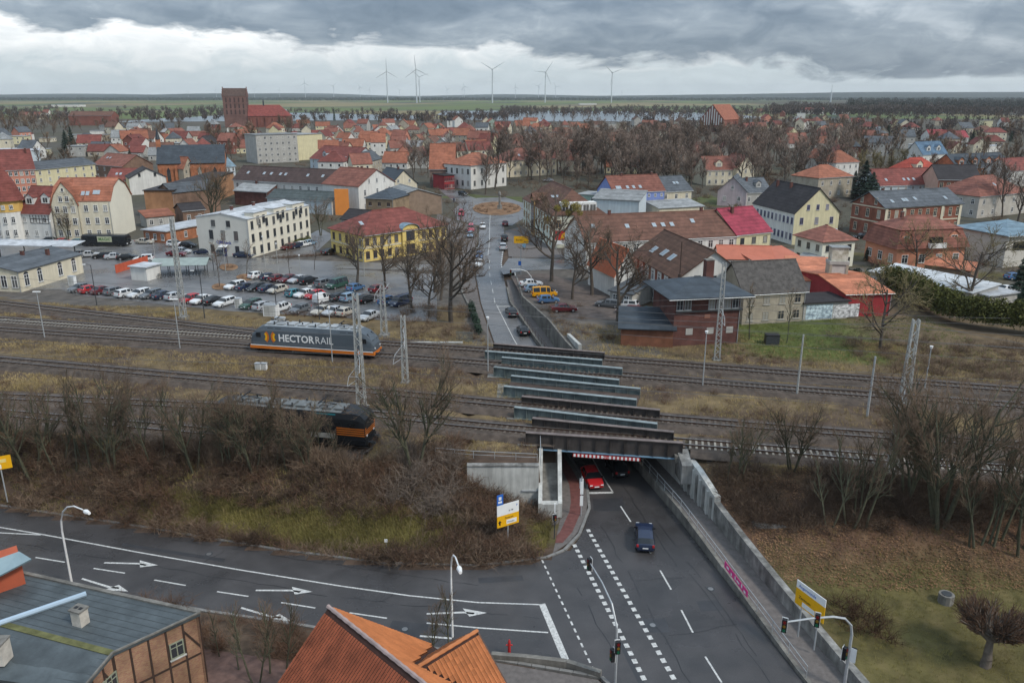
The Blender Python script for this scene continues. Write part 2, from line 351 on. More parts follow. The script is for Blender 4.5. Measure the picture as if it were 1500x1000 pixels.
def zground(x, y):
    xl, xr = interp(XL, y), interp(XR, y)
    if y > back(x) + 2: z = ZT
    elif y > back(x): z = ZT
    else: z = None
    if x <= xl + .01:
        if z is None:
            yk, yf = interp(KERB, x), front(x)
            if x > -4.4 and y >= WINGY: z = ZR - .1 if x < 2.9 or y > 79.3 else .4
            elif y <= yk: z = 0.0
            else:
                t = (y - yk - .8) / max(2, yf - 1.2 - yk)
                top = ZR if x < -7 else lerp(ZR, .2, sstep((x + 7) / 9.5))
                z = .12 + (top - .12) * sstep(t) if x > -30 else .12 + (top - .12) * sstep(t * 1.05)
                z += .25 * mnoise.noise((x * .3, y * .3, 0)) * sstep(t * 3) * sstep((1 - t) * 3 + .2)
    elif x >= xr - .01:
        if z is None:
            zw = interp([(44, .7), (50, 1.0), (60, 1.75), (66, 2.2), (70.5, 2.9), (73, 3.9), (78, 4.75), (84, 5)], y)
            yf = front(x); t = (y - 57) / max(3, yf - 1.5 - 57)
            zo = lerp(.9, ZR, sstep(t))
            z = lerp(zw, zo, sstep((x - xr) / 9)) if y < yf else (lerp(zw, ZR, sstep((x - xr) / 6)) if y < 84 else ZR)
            z += .2 * mnoise.noise((x * .25, y * .25, 3)) * (1 if 50 < y < yf - 2 else 0)
    else:
        z = interp(ZRD, y) - .12
    if abs(z - ZT) < .01 and x < xl and 100 < y < 185:
        pass
    return z
C_SOIL = np.array((.105, .072, .05)); C_TAN = np.array((.20, .145, .075)); C_OLV = np.array((.115, .098, .035))
C_LAWN = np.array((.105, .125, .03)); C_LEAF = np.array((.12, .068, .043)); C_DK = np.array((.072, .048, .034)); C_TOWN = np.array((.13, .115, .10))
def tint(x, y):
    c = tint0(x, y); h = mnoise.noise((x * 1.15, y * 1.15, 12)) + .6 * mnoise.noise((x * .45, y * .45, 14))
    if y < front(x) and x > interp(XR, y): c = lerp(c, C_TAN * .8, .35 * sstep((h - .1) * 2.5))
    return c * (1 + .42 * h)
def tint0(x, y):
    n = .5 + .5 * mnoise.noise((x * .09, y * .16, 5)); n2 = .5 + .5 * mnoise.noise((x * .3, y * .4, 9))
    xl, xr = interp(XL, y), interp(XR, y); yf, yb = front(x), back(x)
    if y > yb:
        if x > 22 and y < 150:
            g = sstep((y - yb - 3) / 4) * sstep((x - 34) / 4) * (1 - sstep((x - 52) / 9)) * (1 - sstep((y - 133) / 6))
            return (C_TAN * (1 - n) + C_SOIL * n) * (1 - g) + C_LAWN * g * (.75 + .5 * n2)
        if y < 140 and x < -8: return C_TAN * (.55 + .6 * n2)
        if 19 < x < 60 and 150 < y < 230 or x > 25: return lerp(C_TOWN, C_OLV * .9, sstep((n - .35) * 4))
        return C_TOWN * (.8 + .4 * n)
    if y >= yf - 1: 
        w = sstep((n - .47) * 5 + (n2 - .5) * 1.2)
        w *= .55 + .45 * sstep((n2 - .35) * 4)
        return C_SOIL * (1 - w) + C_TAN * w
    if x < xl:
        yk = interp(KERB, x); t = (y - yk) / max(2, yf - yk)
        if t < .12: return C_DK * (1 + n2 * .6)
        g = sstep((t - .12) / .1) * (1 - sstep((t - .38) / .16)) * sstep((x + 40) / 12)
        top = sstep((t - .80) / .12)
        base = C_DK * (1 + .8 * n) * (1 - top) + (C_SOIL * .9 + C_TAN * .3 * n) * top
        return base * (1 - g) + C_OLV * g * (.8 + .5 * n2)
    if x > xr:
        t = (y - 57) / max(3, yf - 57)
        g = 1 - sstep((t - .12 + (n - .5) * .5) / .28); top = sstep((t - .78) / .15)
        base = C_LEAF * (.75 + .7 * n2) * (1 - top) + (C_TAN * .55 + C_SOIL * .5) * top
        return base * (1 - g) + C_OLV * g * (.75 + .7 * n2)
    return C_SOIL
def ground_sheet(name, xs_of_row, ys, zf, cf, m):
    rows = [xs_of_row(y) for y in ys]; n = len(rows[0]); V = []; T = []
    for y, xs in zip(ys, rows):
        for x in xs: V.append((x, y, zf(x, y))); T.append((*cf(x, y), 1))
    Fc = [(r * n + c, r * n + c + 1, (r + 1) * n + c + 1, (r + 1) * n + c) for r in range(len(ys) - 1) for c in range(n - 1)]
    me = npmesh(name, V, Fc, m); a = me.color_attributes.new('tint', 'FLOAT_COLOR', 'POINT')
    a.data.foreach_set('color', np.asarray(T, np.float32).ravel())
    me.polygons.foreach_set('use_smooth', [True] * len(Fc))
    return tag(link(name, me), kind='structure')
ys = [24 + i * 1.0 for i in range(30)] + [54 + i * .8 for i in range(25)] + [74.0, 74.5, 75.3] + [76 + i for i in range(46)] + [123 + i * 2 for i in range(37)] + [198]
ys = sorted(set(ys))
lc = [(-150 + 150 * (1 - (1 - i / 130) ** 1.35)) for i in range(131)]
ground_sheet('ground_west', lambda y: [-160 + (interp(XL, y) + 160) * (i / 150) ** .82 for i in range(151)], ys, zground, tint, ground_m)
ground_sheet('ground_east', lambda y: [interp(XR, y) + (170 - interp(XR, y)) * (i / 140) ** 1.25 for i in range(141)], ys, lambda x, y: zground(x + .02, y), tint, ground_m)
ground_sheet('ground_underpass', lambda y: [lerp(interp(XL, y), interp(XR, y), i / 6) for i in range(7)], ys,
             lambda x, y: zground(x, y) if interp(XL, y) + .1 < x < interp(XR, y) - .1 else interp(ZRD, y) - .12, lambda x, y: C_SOIL, ground_m)
def ztown(x, y): return ZT
def tcol(x, y):
    n = .5 + .5 * mnoise.noise((x * .012, y * .02, 2)); n2 = .5 + .5 * mnoise.noise((x * .05, y * .05, 4))
    c = C_TOWN * .85 * (1 - n) + np.array((.085, .08, .045)) * n
    return c * (.7 + .6 * n2)
tys = [198 + 8 * i for i in range(114)]
ground_sheet('ground_town', lambda y: [-900 + 15 * i for i in range(121)], tys, ztown, tcol, ground_m)
YT = tys[-1]
def zfar(x, y):
    if y <= YT + 1: return ZT
    h = sstep((y - 2300) / 1500) * 7 + sstep((y - 6800) / 2800) * (24 + 46 * mnoise.noise((x * .00045, y * .0002, 1)) + 34 * sstep((x - 1200) / 3000) + 8 * sstep((-x - 1500) / 2500))
    return ZT + h + 1.5 * mnoise.noise((x * .002, y * .002, 0)) * sstep((y - 1500) / 800)
FG = np.array((.125, .16, .05)); FY = np.array((.24, .20, .10)); FB = np.array((.10, .085, .065)); FW = np.array((.022, .036, .033))
def fcol(x, y):
    n = mnoise.noise((x * .0022, y * .0011, 7)); n2 = mnoise.noise((x * .006 + y * .002, y * .004, 8))
    if y > 5600 + 700 * n: return FW * (1 + .3 * n2)
    if y < 1350: return FB * (.8 + .4 * n2)
    c = FG if n > -.12 else FY
    if n2 > .34: c = FB
    if x > 900 and y < 5200: c = FB * .7 if n2 > -.1 else FG * .8
    if -200 < n * 1000 - 160 < -120: c = FW * 1.6
    return c * (.9 + .25 * n2)
fys = [YT + 45 * i for i in range(52)] + [YT + 45 * 51 + 160 * i for i in range(1, 68)]
ground_sheet('fields', lambda y: [-9500 + 19000 * (i / 170) for i in range(171)], fys, zfar, fcol, field_m)
def backdrop_side(name, s):                               # flat land beside the town out to the fields
    mb = MB()
    mb.poly([(s * 9500, 24, ZT - .3), (s * 165, 24, ZT - .3), (s * 165, 200, ZT - .3), (s * 890, 200, ZT - .3), (s * 890, YT + 4, ZT - .3), (s * 9500, YT + 4, ZT - .3)][::int(s)])
    tag(mb.build(name, mat('side_land', (.10, .095, .055), .95, .3, .01)), kind='structure')
backdrop_side('land_west', -1); backdrop_side('land_east', 1)
# ---------------------------------------------------------------- lake
water = mat('water', (.20, .225, .235), .3, .08, .01, spec=.5)
def flat(name, pts, z, m, kind='structure', t=0.):
    mb = MB(); mb.poly([(p[0], p[1], z) for p in pts]); return tag(mb.build(name, m), kind=kind)
def lake(pp):
    pts = [G(*p, ZT + .25).xy for p in pp]; flat('lake', pts, ZT + .25, water)
lake([(165, 179), (300, 178), (420, 177), (590, 176), (640, 171), (560, 168), (430, 165.5), (330, 169), (230, 174)])
lake([(690, 176), (800, 178), (900, 178), (1035, 176), (1120, 172), (1060, 166), (900, 163), (760, 162), (650, 163), (640, 168)])
lake([(300, 161), (420, 162), (420, 160.3), (300, 159.6)])
# ================================================================ roads
def strip(name, a, b, ys, zf, m, kind='structure', dz=0., sub=4):
    V = []; Fc = []
    for y in ys:
        x0, x1 = interp(a, y), interp(b, y)
        for i in range(sub + 1): V.append((lerp(x0, x1, i / sub), y, zf(y) + dz))
    n = sub + 1
    for r in range(len(ys) - 1):
        for c in range(sub): Fc.append((r * n + c, r * n + c + 1, (r + 1) * n + c + 1, (r + 1) * n + c))
    return tag(link(name, npmesh(name, V, Fc, m)), kind=kind)
zrd = lambda y: interp(ZRD, y); zfp = lambda y: interp(ZFP, y)
yy = [66 + i * 2 for i in range(60)]
strip('main_road', RL, RR, [y for y in yy if y <= 116] , zrd, asphalt, dz=.0)
strip('main_road', RL, RR, [y for y in yy if 116 <= y <= 190] , zrd, asphalt_pale, dz=.0)  # paler asphalt colour stands in for the sky's sheen on the wet ramp
strip('town_road', RL, RR, [184 + i * 4 for i in range(20)], zrd, asphalt_pale, dz=.02)
# junction and left road in one sheet
low = [(x, y) for x, y in LOWK if x <= 9.6] + [(9.9, 30)]
top = [(x, y) for x, y in KERB] + [(4.9, 66)]
pts = low + [(interp(RR, 30) , 30), (interp(RR, 49.4), 49.4), (interp(RR, 66), 66)] + top[::-1]
flat('junction_road', pts, .004, asphalt)
def kerb_line(name, pts, w=.28, h=.14, m=kerbm):
    mb = MB()
    for a, b in zip(pts, pts[1:]):
        n = max(1, int((Vector(b) - Vector(a)).length / 1.0)); g = .02 / max(.3, (Vector(b) - Vector(a)).length / n)
        for i in range(n):
            p, q = Vector(a).lerp(Vector(b), (i + g) / n), Vector(a).lerp(Vector(b), (i + 1 - g) / n)
            mb.bar(p + Vector((0, 0, h / 2 - .05)), q + Vector((0, 0, h / 2 - .05)), w, h + .1)
    o = mb.build(name, m); o['kind'] = 'structure'; return o
kerb_line('kerb', [(x, y + .15, 0) for x, y in KERB] + [(4.9, 66, 0), (6.6, 68.9, 0), (8.05, 74, 0), (8.25, 79, 0), (7.65, 82.6, 0), (2.55, 105, 0)])
kerb_line('kerb', [(x, y - .15, 0) for x, y in LOWK])
# pavements
pv = [(3.3, 64.9), (4.75, 66.1), (6.4, 69), (7.9, 74), (8.1, 79), (7.5, 82.6), (2.4, 105), (-3.4, 130), (-6.3, 150), (-8.2, 170), (-8.7, 190), (-9.2, 215)]
def xpv(y): return interp([(b, a) for a, b in pv], y)
mb = MB(); pyy = [65.2 + i * 2 for i in range(66)]
for a, b in zip(pyy, pyy[1:]):
    def xin(y): return interp([(64.6, 3.1), (66, 2.2), (68.5, 2.6), (71, 3.9), (74, 5.2)] + [(y_, x_ ) for y_, x_ in XL if y_ > 74], y)
    mb.poly([(xin(a), a, zrd(a) + .11), (xpv(a), a, zrd(a) + .11), (xpv(b), b, zrd(b) + .11), (xin(b), b, zrd(b) + .11)])
tag(mb.build('pavement', paving), kind='structure')
mb = MB()
for a, b in zip(pyy[1:20], pyy[2:21]):
    mb.poly([(xpv(a) - 1.75, a, zrd(a) + .115), (xpv(a) - .55, a, zrd(a) + .115), (xpv(b) - .55, b, zrd(b) + .115), (xpv(b) - 1.75, b, zrd(b) + .115)])
tag(mb.build('cycle_path', redpath), kind='structure')
PX = lambda y: interp(RR, y) + .42
fyy = [24 + i * 3 for i in range(48)]
strip('footpath', [(y, PX(y)) for y in fyy], [(y, interp(XR, y)) for y in fyy], fyy, zfp, paving)
strip('cycle_path', [(y, PX(y) + .9) for y in fyy[:9]], [(y, PX(y) + 2.1) for y in fyy[:9]], fyy[:9], zfp, redpath, dz=.005)
flat('pavement', [(-6, 51.8), (-1.6, 50.5), (6.3, 48.5), (8, 45.6), (9, 40), (5.5, 40), (4, 45.5), (-1.6, 47.5), (-6, 48.6)], .11, paving)
flat('verge', [(-46, 61.9), (-25.6, 56.5), (-10.3, 52.8), (-6.1, 51.8), (-6.1, 46), (-30, 52), (-46, 57)], .075, mat('verge_soil', (.085, .06, .042), .95, .5, .8))
# low retaining wall between road and raised footpath
def wallrun(name, label, cat, xs, ys, zb, ztp, w, m, cap=None, group=None):
    root = thing(name, label, cat, group=group); mb = MB(); mc = MB()
    for a, b in zip(ys, ys[1:]):
        xa, xb = xs(a), xs(b)
        mb.hexa([(xa, a, zb(a)), (xa + w, a, zb(a)), (xb + w, b, zb(b)), (xb, b, zb(b)), (xa, a, ztp(a)), (xa + w, a, ztp(a)), (xb + w, b, ztp(b)), (xb, b, ztp(b))])
        if cap: mc.hexa([(xa - .06, a, ztp(a) + .002), (xa + w + .06, a, ztp(a) + .002), (xb + w + .06, b, ztp(b) + .002), (xb - .06, b, ztp(b) + .002),
                 (xa - .06, a, ztp(a) + .12), (xa + w + .06, a, ztp(a) + .12), (xb + w + .06, b, ztp(b) + .12), (xb - .06, b, ztp(b) + .12)])
    mb.build('wall_body', m, root)
    if cap: mc.build('coping', cap, root)
    return root
wyy = [47 + i * 2.5 for i in range(50) if 47 + i * 2.5 < 160]
wallrun('low_wall', 'low dark concrete wall carrying the raised footpath beside the wet road', 'wall', lambda y: interp(RR, y) + .08, wyy, lambda y: zrd(y) - .3, lambda y: max(zfp(y), zrd(y) + .15) + .12, .34, concrete_o)
# tall retaining wall east of the underpass, in cast bays
def zwr(y): return interp([(44, .95), (50, 1.25), (60, 2.0), (66, 2.5), (70, 2.95), (70.01, 3.5), (74, 4.5), (78, 5.0)], y)
root = wallrun('retaining_wall', 'long pale concrete retaining wall stepping down beside the footpath, foreground grass behind it', 'wall', lambda y: interp(XR, y) - .02, [44, 47, 50, 53, 56, 59, 62, 65, 68, 70], lambda y: -.3, zwr, .62, concrete, None)
root2 = wallrun('retaining_wall', 'tall white rendered underpass wall with buttresses below the right end of the bridge', 'wall', lambda y: interp(XR, y) - .02, [70.02, 72, 74, 76, 78, 84, 90, 100, 112], lambda y: -.3, lambda y: min(zwr(y), 5.0) if y < 77 else 4.75, .62, concrete_w, None)
for i in range(9):
    y = 70.4 + i * .8; x = interp(XR, y) - .02
    m_ = MB(); m_.box(x - .22, x - .003, y, y + .32, 0, zwr(y) - .35); m_.build('buttress', concrete_w if i % 2 else concrete, root2)
gt = text_mesh('graffiti', 'VARUS', .62, mat('graffiti_blue', (.05, .05, .16), .6, .1, 3), .03, .003)
go = link('graffiti', gt, root2); go.location = (interp(XR, 78.6) - .04, 78.6, 2.7); go.rotation_euler = (R(90), 0, R(-103))
wallrun('retaining_wall', 'left abutment wall of the underpass in deep shade beside the pavement', 'wall', lambda y: interp(XL, y) - .55, [79.5, 84, 90, 100, 112], lambda y: -.3, lambda y: 4.75, .55, concrete_o)
wallrun('retaining_wall', 'mossy concrete wall beside the footpath below the parked yellow van', 'wall', lambda y: interp(XR, y) - .02, [113, 118, 124, 130, 138, 147, 156, 165], lambda y: zrd(y) - .3, lambda y: lerp(4.75, 4.62, (y - 113) / 52), .3, concrete_o)
wallrun('retaining_wall', 'low concrete kerb wall under the dark hedge left of the far road', 'wall', lambda y: interp(XL, y) - .35, [112, 120, 130, 140, 150, 160], lambda y: zrd(y) - .3, lambda y: min(4.75, zrd(y) + 3.1), .3, concrete_o)
# railing on the low wall with the pink banner
def railing(name, label, pts, m, h=1.05, post=2.2, mid=True, group=None):
    r = thing(name, label, 'railing', group=group); pts = [Vector(p) for p in pts]; up = Vector((0, 0, h)); a = MB(); b = MB()
    a.tube([p + up for p in pts], .03, 5)
    if mid: a.tube([p + up * .5 for p in pts], .022, 5)
    a.build('handrail', m, r)
    for p, q in zip(pts, pts[1:]):
        n = max(1, round((q - p).length / post))
        for i in range(n):
            o = p.lerp(q, i / n); c = MB(); c.tube([o, o + up], .028, 5); c.build('railing_post', m, r)
    c = MB(); c.tube([pts[-1], pts[-1] + up], .028, 5); c.build('railing_post', m, r); return r
ry = [48.5, 56, 64, 72, 80, 92, 104]
railing('railing', 'galvanised tube railing along the footpath with a pink banner tied to it', [(interp(RR, y) + .25, y, max(zfp(y), zrd(y)) + .12) for y in ry], galv)
railing('railing', 'rusty tube railing beside the footpath north of the bridge', [(interp(RR, y) + .25, y, max(zfp(y), zrd(y)) + .12) for y in (112, 120, 130, 142)], rust)
bn = thing('banner', 'pink and white banner tied to the footpath railing', 'banner')
pinkm = mat('banner_pink', (.72, .06, .26), .7, .1, 3); y0, y1 = 57.6, 62.0
def bp(y, f): return (interp(RR, y) + .2, y, max(zfp(y), zrd(y)) + .25 + f * .62)
mb = MB(); mb.hexa([bp(y0, 0), (bp(y0, 0)[0] + .02, y0, bp(y0, 0)[2]), (bp(y1, 0)[0] + .02, y1, bp(y1, 0)[2]), bp(y1, 0), bp(y0, 1), (bp(y0, 1)[0] + .02, y0, bp(y0, 1)[2]), (bp(y1, 1)[0] + .02, y1, bp(y1, 1)[2]), bp(y1, 1)])
mb.build('banner_cloth', pinkm, bn)
for k, (f0, f1, g0, g1) in enumerate([(.08, .16, .15, .5), (.22, .27, .35, .9), (.34, .46, .3, .6), (.5, .54, .2, .8), (.66, .71, .1, .5), (.80, .90, .35, .7)]):
    mb = MB(); q = lambda f, g: (bp(lerp(y0, y1, f), g)[0] - .006, lerp(y0, y1, f), bp(lerp(y0, y1, f), g)[2])
    mb.poly([q(f0, g0), q(f0, g1), q(f1, g1), q(f1, g0)]); mb.build('print', signwhite, bn)
# ---------------------------------------------------------------- painted markings
def mark(pts, z=.012, name='road_marking'): return flat(name, pts, z, paint)
MK = MB()
def seg(a, b, w, mb, z=None):
    a, b = Vector((*a, 0)), Vector((*b, 0)); d = (b - a).normalized(); n = Vector((-d.y, d.x, 0)) * w / 2
    zz = lambda p: (.012 if z is None else z(p.y))
    mb.poly([(*(p.xy), zz(p)) for p in (a - n, a + n, b + n, b - n)][::-1])
def line(pp, w, mb, z=0):
    q = [G(*p, z).xy for p in pp]
    for a, b in zip(q, q[1:]): seg(a, b, w, mb)
def dashes(p, q, on, off, w, mb):
    a, b = G(*p).xy, G(*q).xy; L_ = (b - a).length; d = (b - a) / L_; t = 0
    while t < L_: seg(a + d * t, a + d * min(L_, t + on), w, mb); t += on + off
for nm, f in (('stop_line', lambda m: line([(794, 884), (832, 974)], .55, m)),
              ('lane_line', lambda m: line([(-90, 757), (60, 782), (200, 808), (350, 834), (500, 858), (600, 872), (700, 882), (790, 885)], .16, m)),
              ('lane_line', lambda m: line([(-60, 776), (0, 780), (60, 783)], .16, m)),
              ('lane_line', lambda m: line([(625, 912), (700, 919), (803, 926)], .16, m)),
              ('lane_line', lambda m: line([(615, 931), (662, 934.5)], .2, m)),
              ('lane_dashes', lambda m: [line([a, b], .15, m) for a, b in [((-40, 805), (12, 808)), ((52, 816), (95, 823)), ((137, 832), (183, 839)), ((226, 849), (272, 857)), ((318, 866), (364, 873)), ((412, 882), (462, 890)), ((512, 897), (567, 905))]]),
              ('give_way_dashes', lambda m: dashes((794, 820), (872, 986), .5, .42, .16, m)),
              ('cycle_crossing_dashes', lambda m: dashes((841, 797), (962, 1030), .5, .42, .38, m)),
              ('cycle_crossing_dashes', lambda m: dashes((861, 775), (1008, 1030), .5, .42, .38, m)),
              ('centre_dashes', lambda m: [line([a, b], .15, m) for a, b in [((909, 741), (924, 764)), ((945, 797), (953, 810)), ((967, 835), (983, 863)), ((998, 893), (1015, 926)), ((1033, 961), (1057, 999))]]),
              ('stop_line', lambda m: line([(855, 722), (898, 721)], .4, m)), ('lane_line', lambda m: line([(898, 721), (878, 690), (862, 660)], .14, m))):
    mb = MB(); f(mb); tag(mb.build(nm, paint), kind='structure')
def arrow(px, py, px2, py2, s=1.):                        # bent lane arrow, tail to tip
    a, b = G(px, py).xy, G(px2, py2).xy; d = (b - a).normalized(); n = Vector((d.y, -d.x)); L_ = (b - a).length; mb = MB()
    P_ = lambda u, v: (*(a + d * u * L_ + n * v), .012)
    mb.poly([P_(0, .22 * s), P_(0, .42 * s), P_(.62, .02 * s), P_(.6, -.2 * s)]); mb.poly([P_(.6, -.2 * s), P_(.62, .02 * s), P_(.78, .12 * s), P_(.8, -.1 * s)])
    mb.poly([P_(.58, -.62 * s), P_(.72, .42 * s), P_(1, -.18 * s)])
    tag(mb.build('lane_arrow', paint), kind='structure')
arrow(156, 821, 230, 829); arrow(377, 861, 457, 868); arrow(626, 895, 713, 899)
arrow(350, 893, 428, 907, -1); arrow(116, 850, 190, 864, -1)
zm = lambda y: zrd(y) + .035
mb = MB()
xs_ = lambda y, f: lerp(interp(RL, y), interp(RR, y), f)
for a, b in [(125, 148)]: 
    for y in range(a, b, 3): seg((xs_(y, .52), y), (xs_(y + 3, .52), y + 3), .14, mb, zm)
for y in range(150, 186, 6): seg((xs_(y, .5), y), (xs_(y + 3, .5), y + 3), .13, mb, zm)
for y in range(188, 262, 4): seg((xs_(y, .42), y), (xs_(y + 4, .42), y + 4), .13, mb, zm)
for y in range(176, 206, 2): seg((xs_(y, .97), y), (xs_(y + 1, .97), y + 1), .25, mb, zm)
seg((xs_(184, .02), 184), (xs_(184, .40), 184), .35, mb, zm)
seg((xs_(148, .52), 148), (xs_(148, .98), 148), .3, mb, zm)
tag(mb.build('centre_line', paint), kind='structure')
# tar patches and repaired strips
patch = mat('asphalt_patch', (.040, .040, .043), .4, .2, .8, spec=.45)
for q in ([(575, 908), (628, 914), (624, 934), (566, 927)], [(868, 730), (912, 729), (915, 748), (870, 748)], [(940, 905), (975, 905), (982, 926), (944, 926)], [(180, 795), (330, 818), (328, 823), (178, 799)], [(700, 846), (765, 842), (767, 850), (702, 854)], [(1020, 880), (1052, 878), (1060, 893), (1027, 895)], [(905, 940), (912, 940), (950, 1010), (940, 1010)]):
    flat('road_patch', [G(*p).xy for p in q], .008, patch)
# tar-sealed cracks and the paving seams between lanes
seal = mat('crack_seal', (.018, .018, .019), .35, .2, 2, spec=.45); cg = random.Random(5)
for p, q in [((20, 795), (480, 872)), ((500, 875), (790, 905)), ((880, 770), (1010, 1000)), ((960, 760), (1110, 960)), ((900, 690), (990, 830)), ((250, 790), (700, 858)), ((1010, 840), (1130, 1000)), ((845, 860), (900, 960)), ((560, 880), (600, 850)), ((300, 822), (330, 806)), ((930, 850), (1000, 845)), ((980, 930), (1080, 915))]:
    mb = MB(); a, b = G(*p).xy, G(*q).xy; n = max(4, int((b - a).length / 1.3)); last = a; nn_ = Vector((-(b - a).y, (b - a).x)).normalized()
    for i in range(1, n + 1):
        c = a.lerp(b, i / n) + nn_ * cg.uniform(-.16, .16)
        if cg.random() < .82: seg(last, c, cg.uniform(.04, .08), mb, lambda y: .0105)
        last = c
    tag(mb.build('road_crack', seal), kind='structure')
# manhole covers
for i, (p, lab) in enumerate([((956, 915), 'round iron manhole cover between the centre dashes and the crossing dashes'), ((1041, 862), 'round iron manhole cover near the low wall by the pink banner'), ((593, 921), 'round iron manhole cover behind the tiled roof ridge'), ((306, 811), 'round iron manhole cover on the left road beyond the solid line')]):
    q = G(*p); mb = MB(); mb.tube([(0, 0, .006), (0, 0, .02)], .36, 14); mb.tube([(0, 0, .02), (0, 0, .024)], .24, 12, 1)
    tag(link('manhole_cover', mb.mesh('manhole_cover', [darkmetal, steel]), None, q), lab, 'manhole cover', 'manhole covers in the road')
# town squares, station forecourt and car park
def pxflat(name, pp, z, m): return flat(name, [G(*p, z).xy for p in pp], z, m)
pxflat('station_forecourt', [(-40, 352), (60, 352), (220, 357), (300, 375), (400, 388), (640, 402), (640, 470), (580, 470), (330, 455), (110, 432), (90, 424), (-40, 424)], ZT + .03, asphalt_pale)
pxflat('station_road', [(-40, 347), (240, 352), (300, 374), (470, 382), (640, 388), (640, 396), (400, 391), (250, 382), (60, 365), (-40, 362)], ZT + .05, asphalt_pale)
pxflat('office_yard', [(380, 378), (460, 372), (490, 345), (470, 335), (440, 350), (440, 366)], ZT + .04, asphalt_pale)
pxflat('street', [(700, 302), (672, 300), (640, 276), (652, 272), (690, 288), (725, 300)], ZT + .035, asphalt_pale)
pxflat('roundabout_road', [(664, 308), (668, 322), (700, 330), (750, 330), (770, 318), (775, 300), (740, 289), (700, 290), (675, 298)], ZT + .03, asphalt_pale)
pxflat('pavement', [(668, 324), (640, 312), (640, 345), (695, 375), (700, 345), (698, 332)], ZT + .02, paving)
pxflat('side_street', [(733, 395), (745, 378), (900, 382), (900, 392), (770, 396), (737, 402)], ZT + .04, asphalt_pale)
pxflat('pavement', [(740, 338), (770, 330), (830, 378), (745, 376)], ZT + .025, paving)
pxflat('yard', [(748, 404), (800, 400), (930, 440), (940, 470), (830, 466), (762, 430)], ZT + .02, mat('yard_gravel', (.115, .092, .08), .95, .35, .8))
pxflat('garden_path', [(1120, 362), (1190, 366), (1190, 372), (1120, 368)], ZT + .03, paving)
pxflat('lawn', [(640, 289), (680, 283), (720, 288), (765, 288), (765, 302), (735, 300), (700, 295)], ZT + .02, mat('lawn', (.075, .085, .03), .95, .4, .3))
pxflat('lawn', [(1010, 292), (1040, 285), (1062, 296), (1050, 303), (1012, 300)], ZT + .02, MATS['lawn'])
# planted islands
def island(pp, name='planted_island'):
    pts = [G(*p, ZT).xy for p in pp]; c = sum(pts, Vector((0, 0))) / len(pts); mb = MB(); n = len(pts)
    lo = [(*p, ZT) for p in pts]; hi = [(*p, ZT + .16) for p in pts]
    for j in range(n): mb.poly([lo[j], lo[(j + 1) % n], hi[(j + 1) % n], hi[j]])
    mb.poly(hi, 1); tag(mb.build(name, [kerbm, leaflitter]), kind='structure'); return c
def ring(cx, cy, rx, ry, n=14): return [(cx + rx * math.cos(2 * math.pi * i / n), cy - ry * math.sin(2 * math.pi * i / n)) for i in range(n)]
ISL = [island(ring(322, 421, 12, 5)), island(ring(360, 407, 14, 5)), island(ring(335, 392, 14, 5)), island(ring(728, 306, 36, 10), 'roundabout_island')]
# ================================================================ railway
def resample(p, step):
    out = []; acc = 0.; p = [Vector(q) for q in p]
    # smooth corner cutting first
    for _ in range(3):
        q = [p[0]]
        for a, b in zip(p, p[1:]): q += [a.lerp(b, .25), a.lerp(b, .75)]
        q.append(p[-1]); p = q
    d = 0.
    for a, b in zip(p, p[1:]):
        L_ = (b - a).length
        while d <= L_:
            out.append((a.lerp(b, d / L_), (b - a).normalized())); d += step
        d -= L_
    return out
sl_m = MB(); sl_m.box(-1.3, 1.3, -.13, .13, 0, .2); SLW = sl_m.mesh('sleeper', sleeperw)
sl_c = MB(); sl_c.hexa([(-1.3, -.15, 0), (1.3, -.15, 0), (1.3, .15, 0), (-1.3, .15, 0), (-1.28, -.11, .2), (1.28, -.11, .2), (1.28, .11, .2), (-1.28, .11, .2)]); SLC = sl_c.mesh('sleeper', sleeperc)
TLAB = ['branching railway track beside the car park with a junction towards the next line', 'railway track on the far side of the grey locomotive, next to the car park',
        'railway track the grey and orange locomotive stands on', 'middle railway track crossing the bridge between grassy strips',
        'nearest through railway track with pale sleepers on the right of the bridge', 'short siding track the black locomotive stands on']
def gap(x, y):                                            # over the underpass the ballast is missing
    return interp(XL, y) - .3 < x < interp(XR, y) + .6
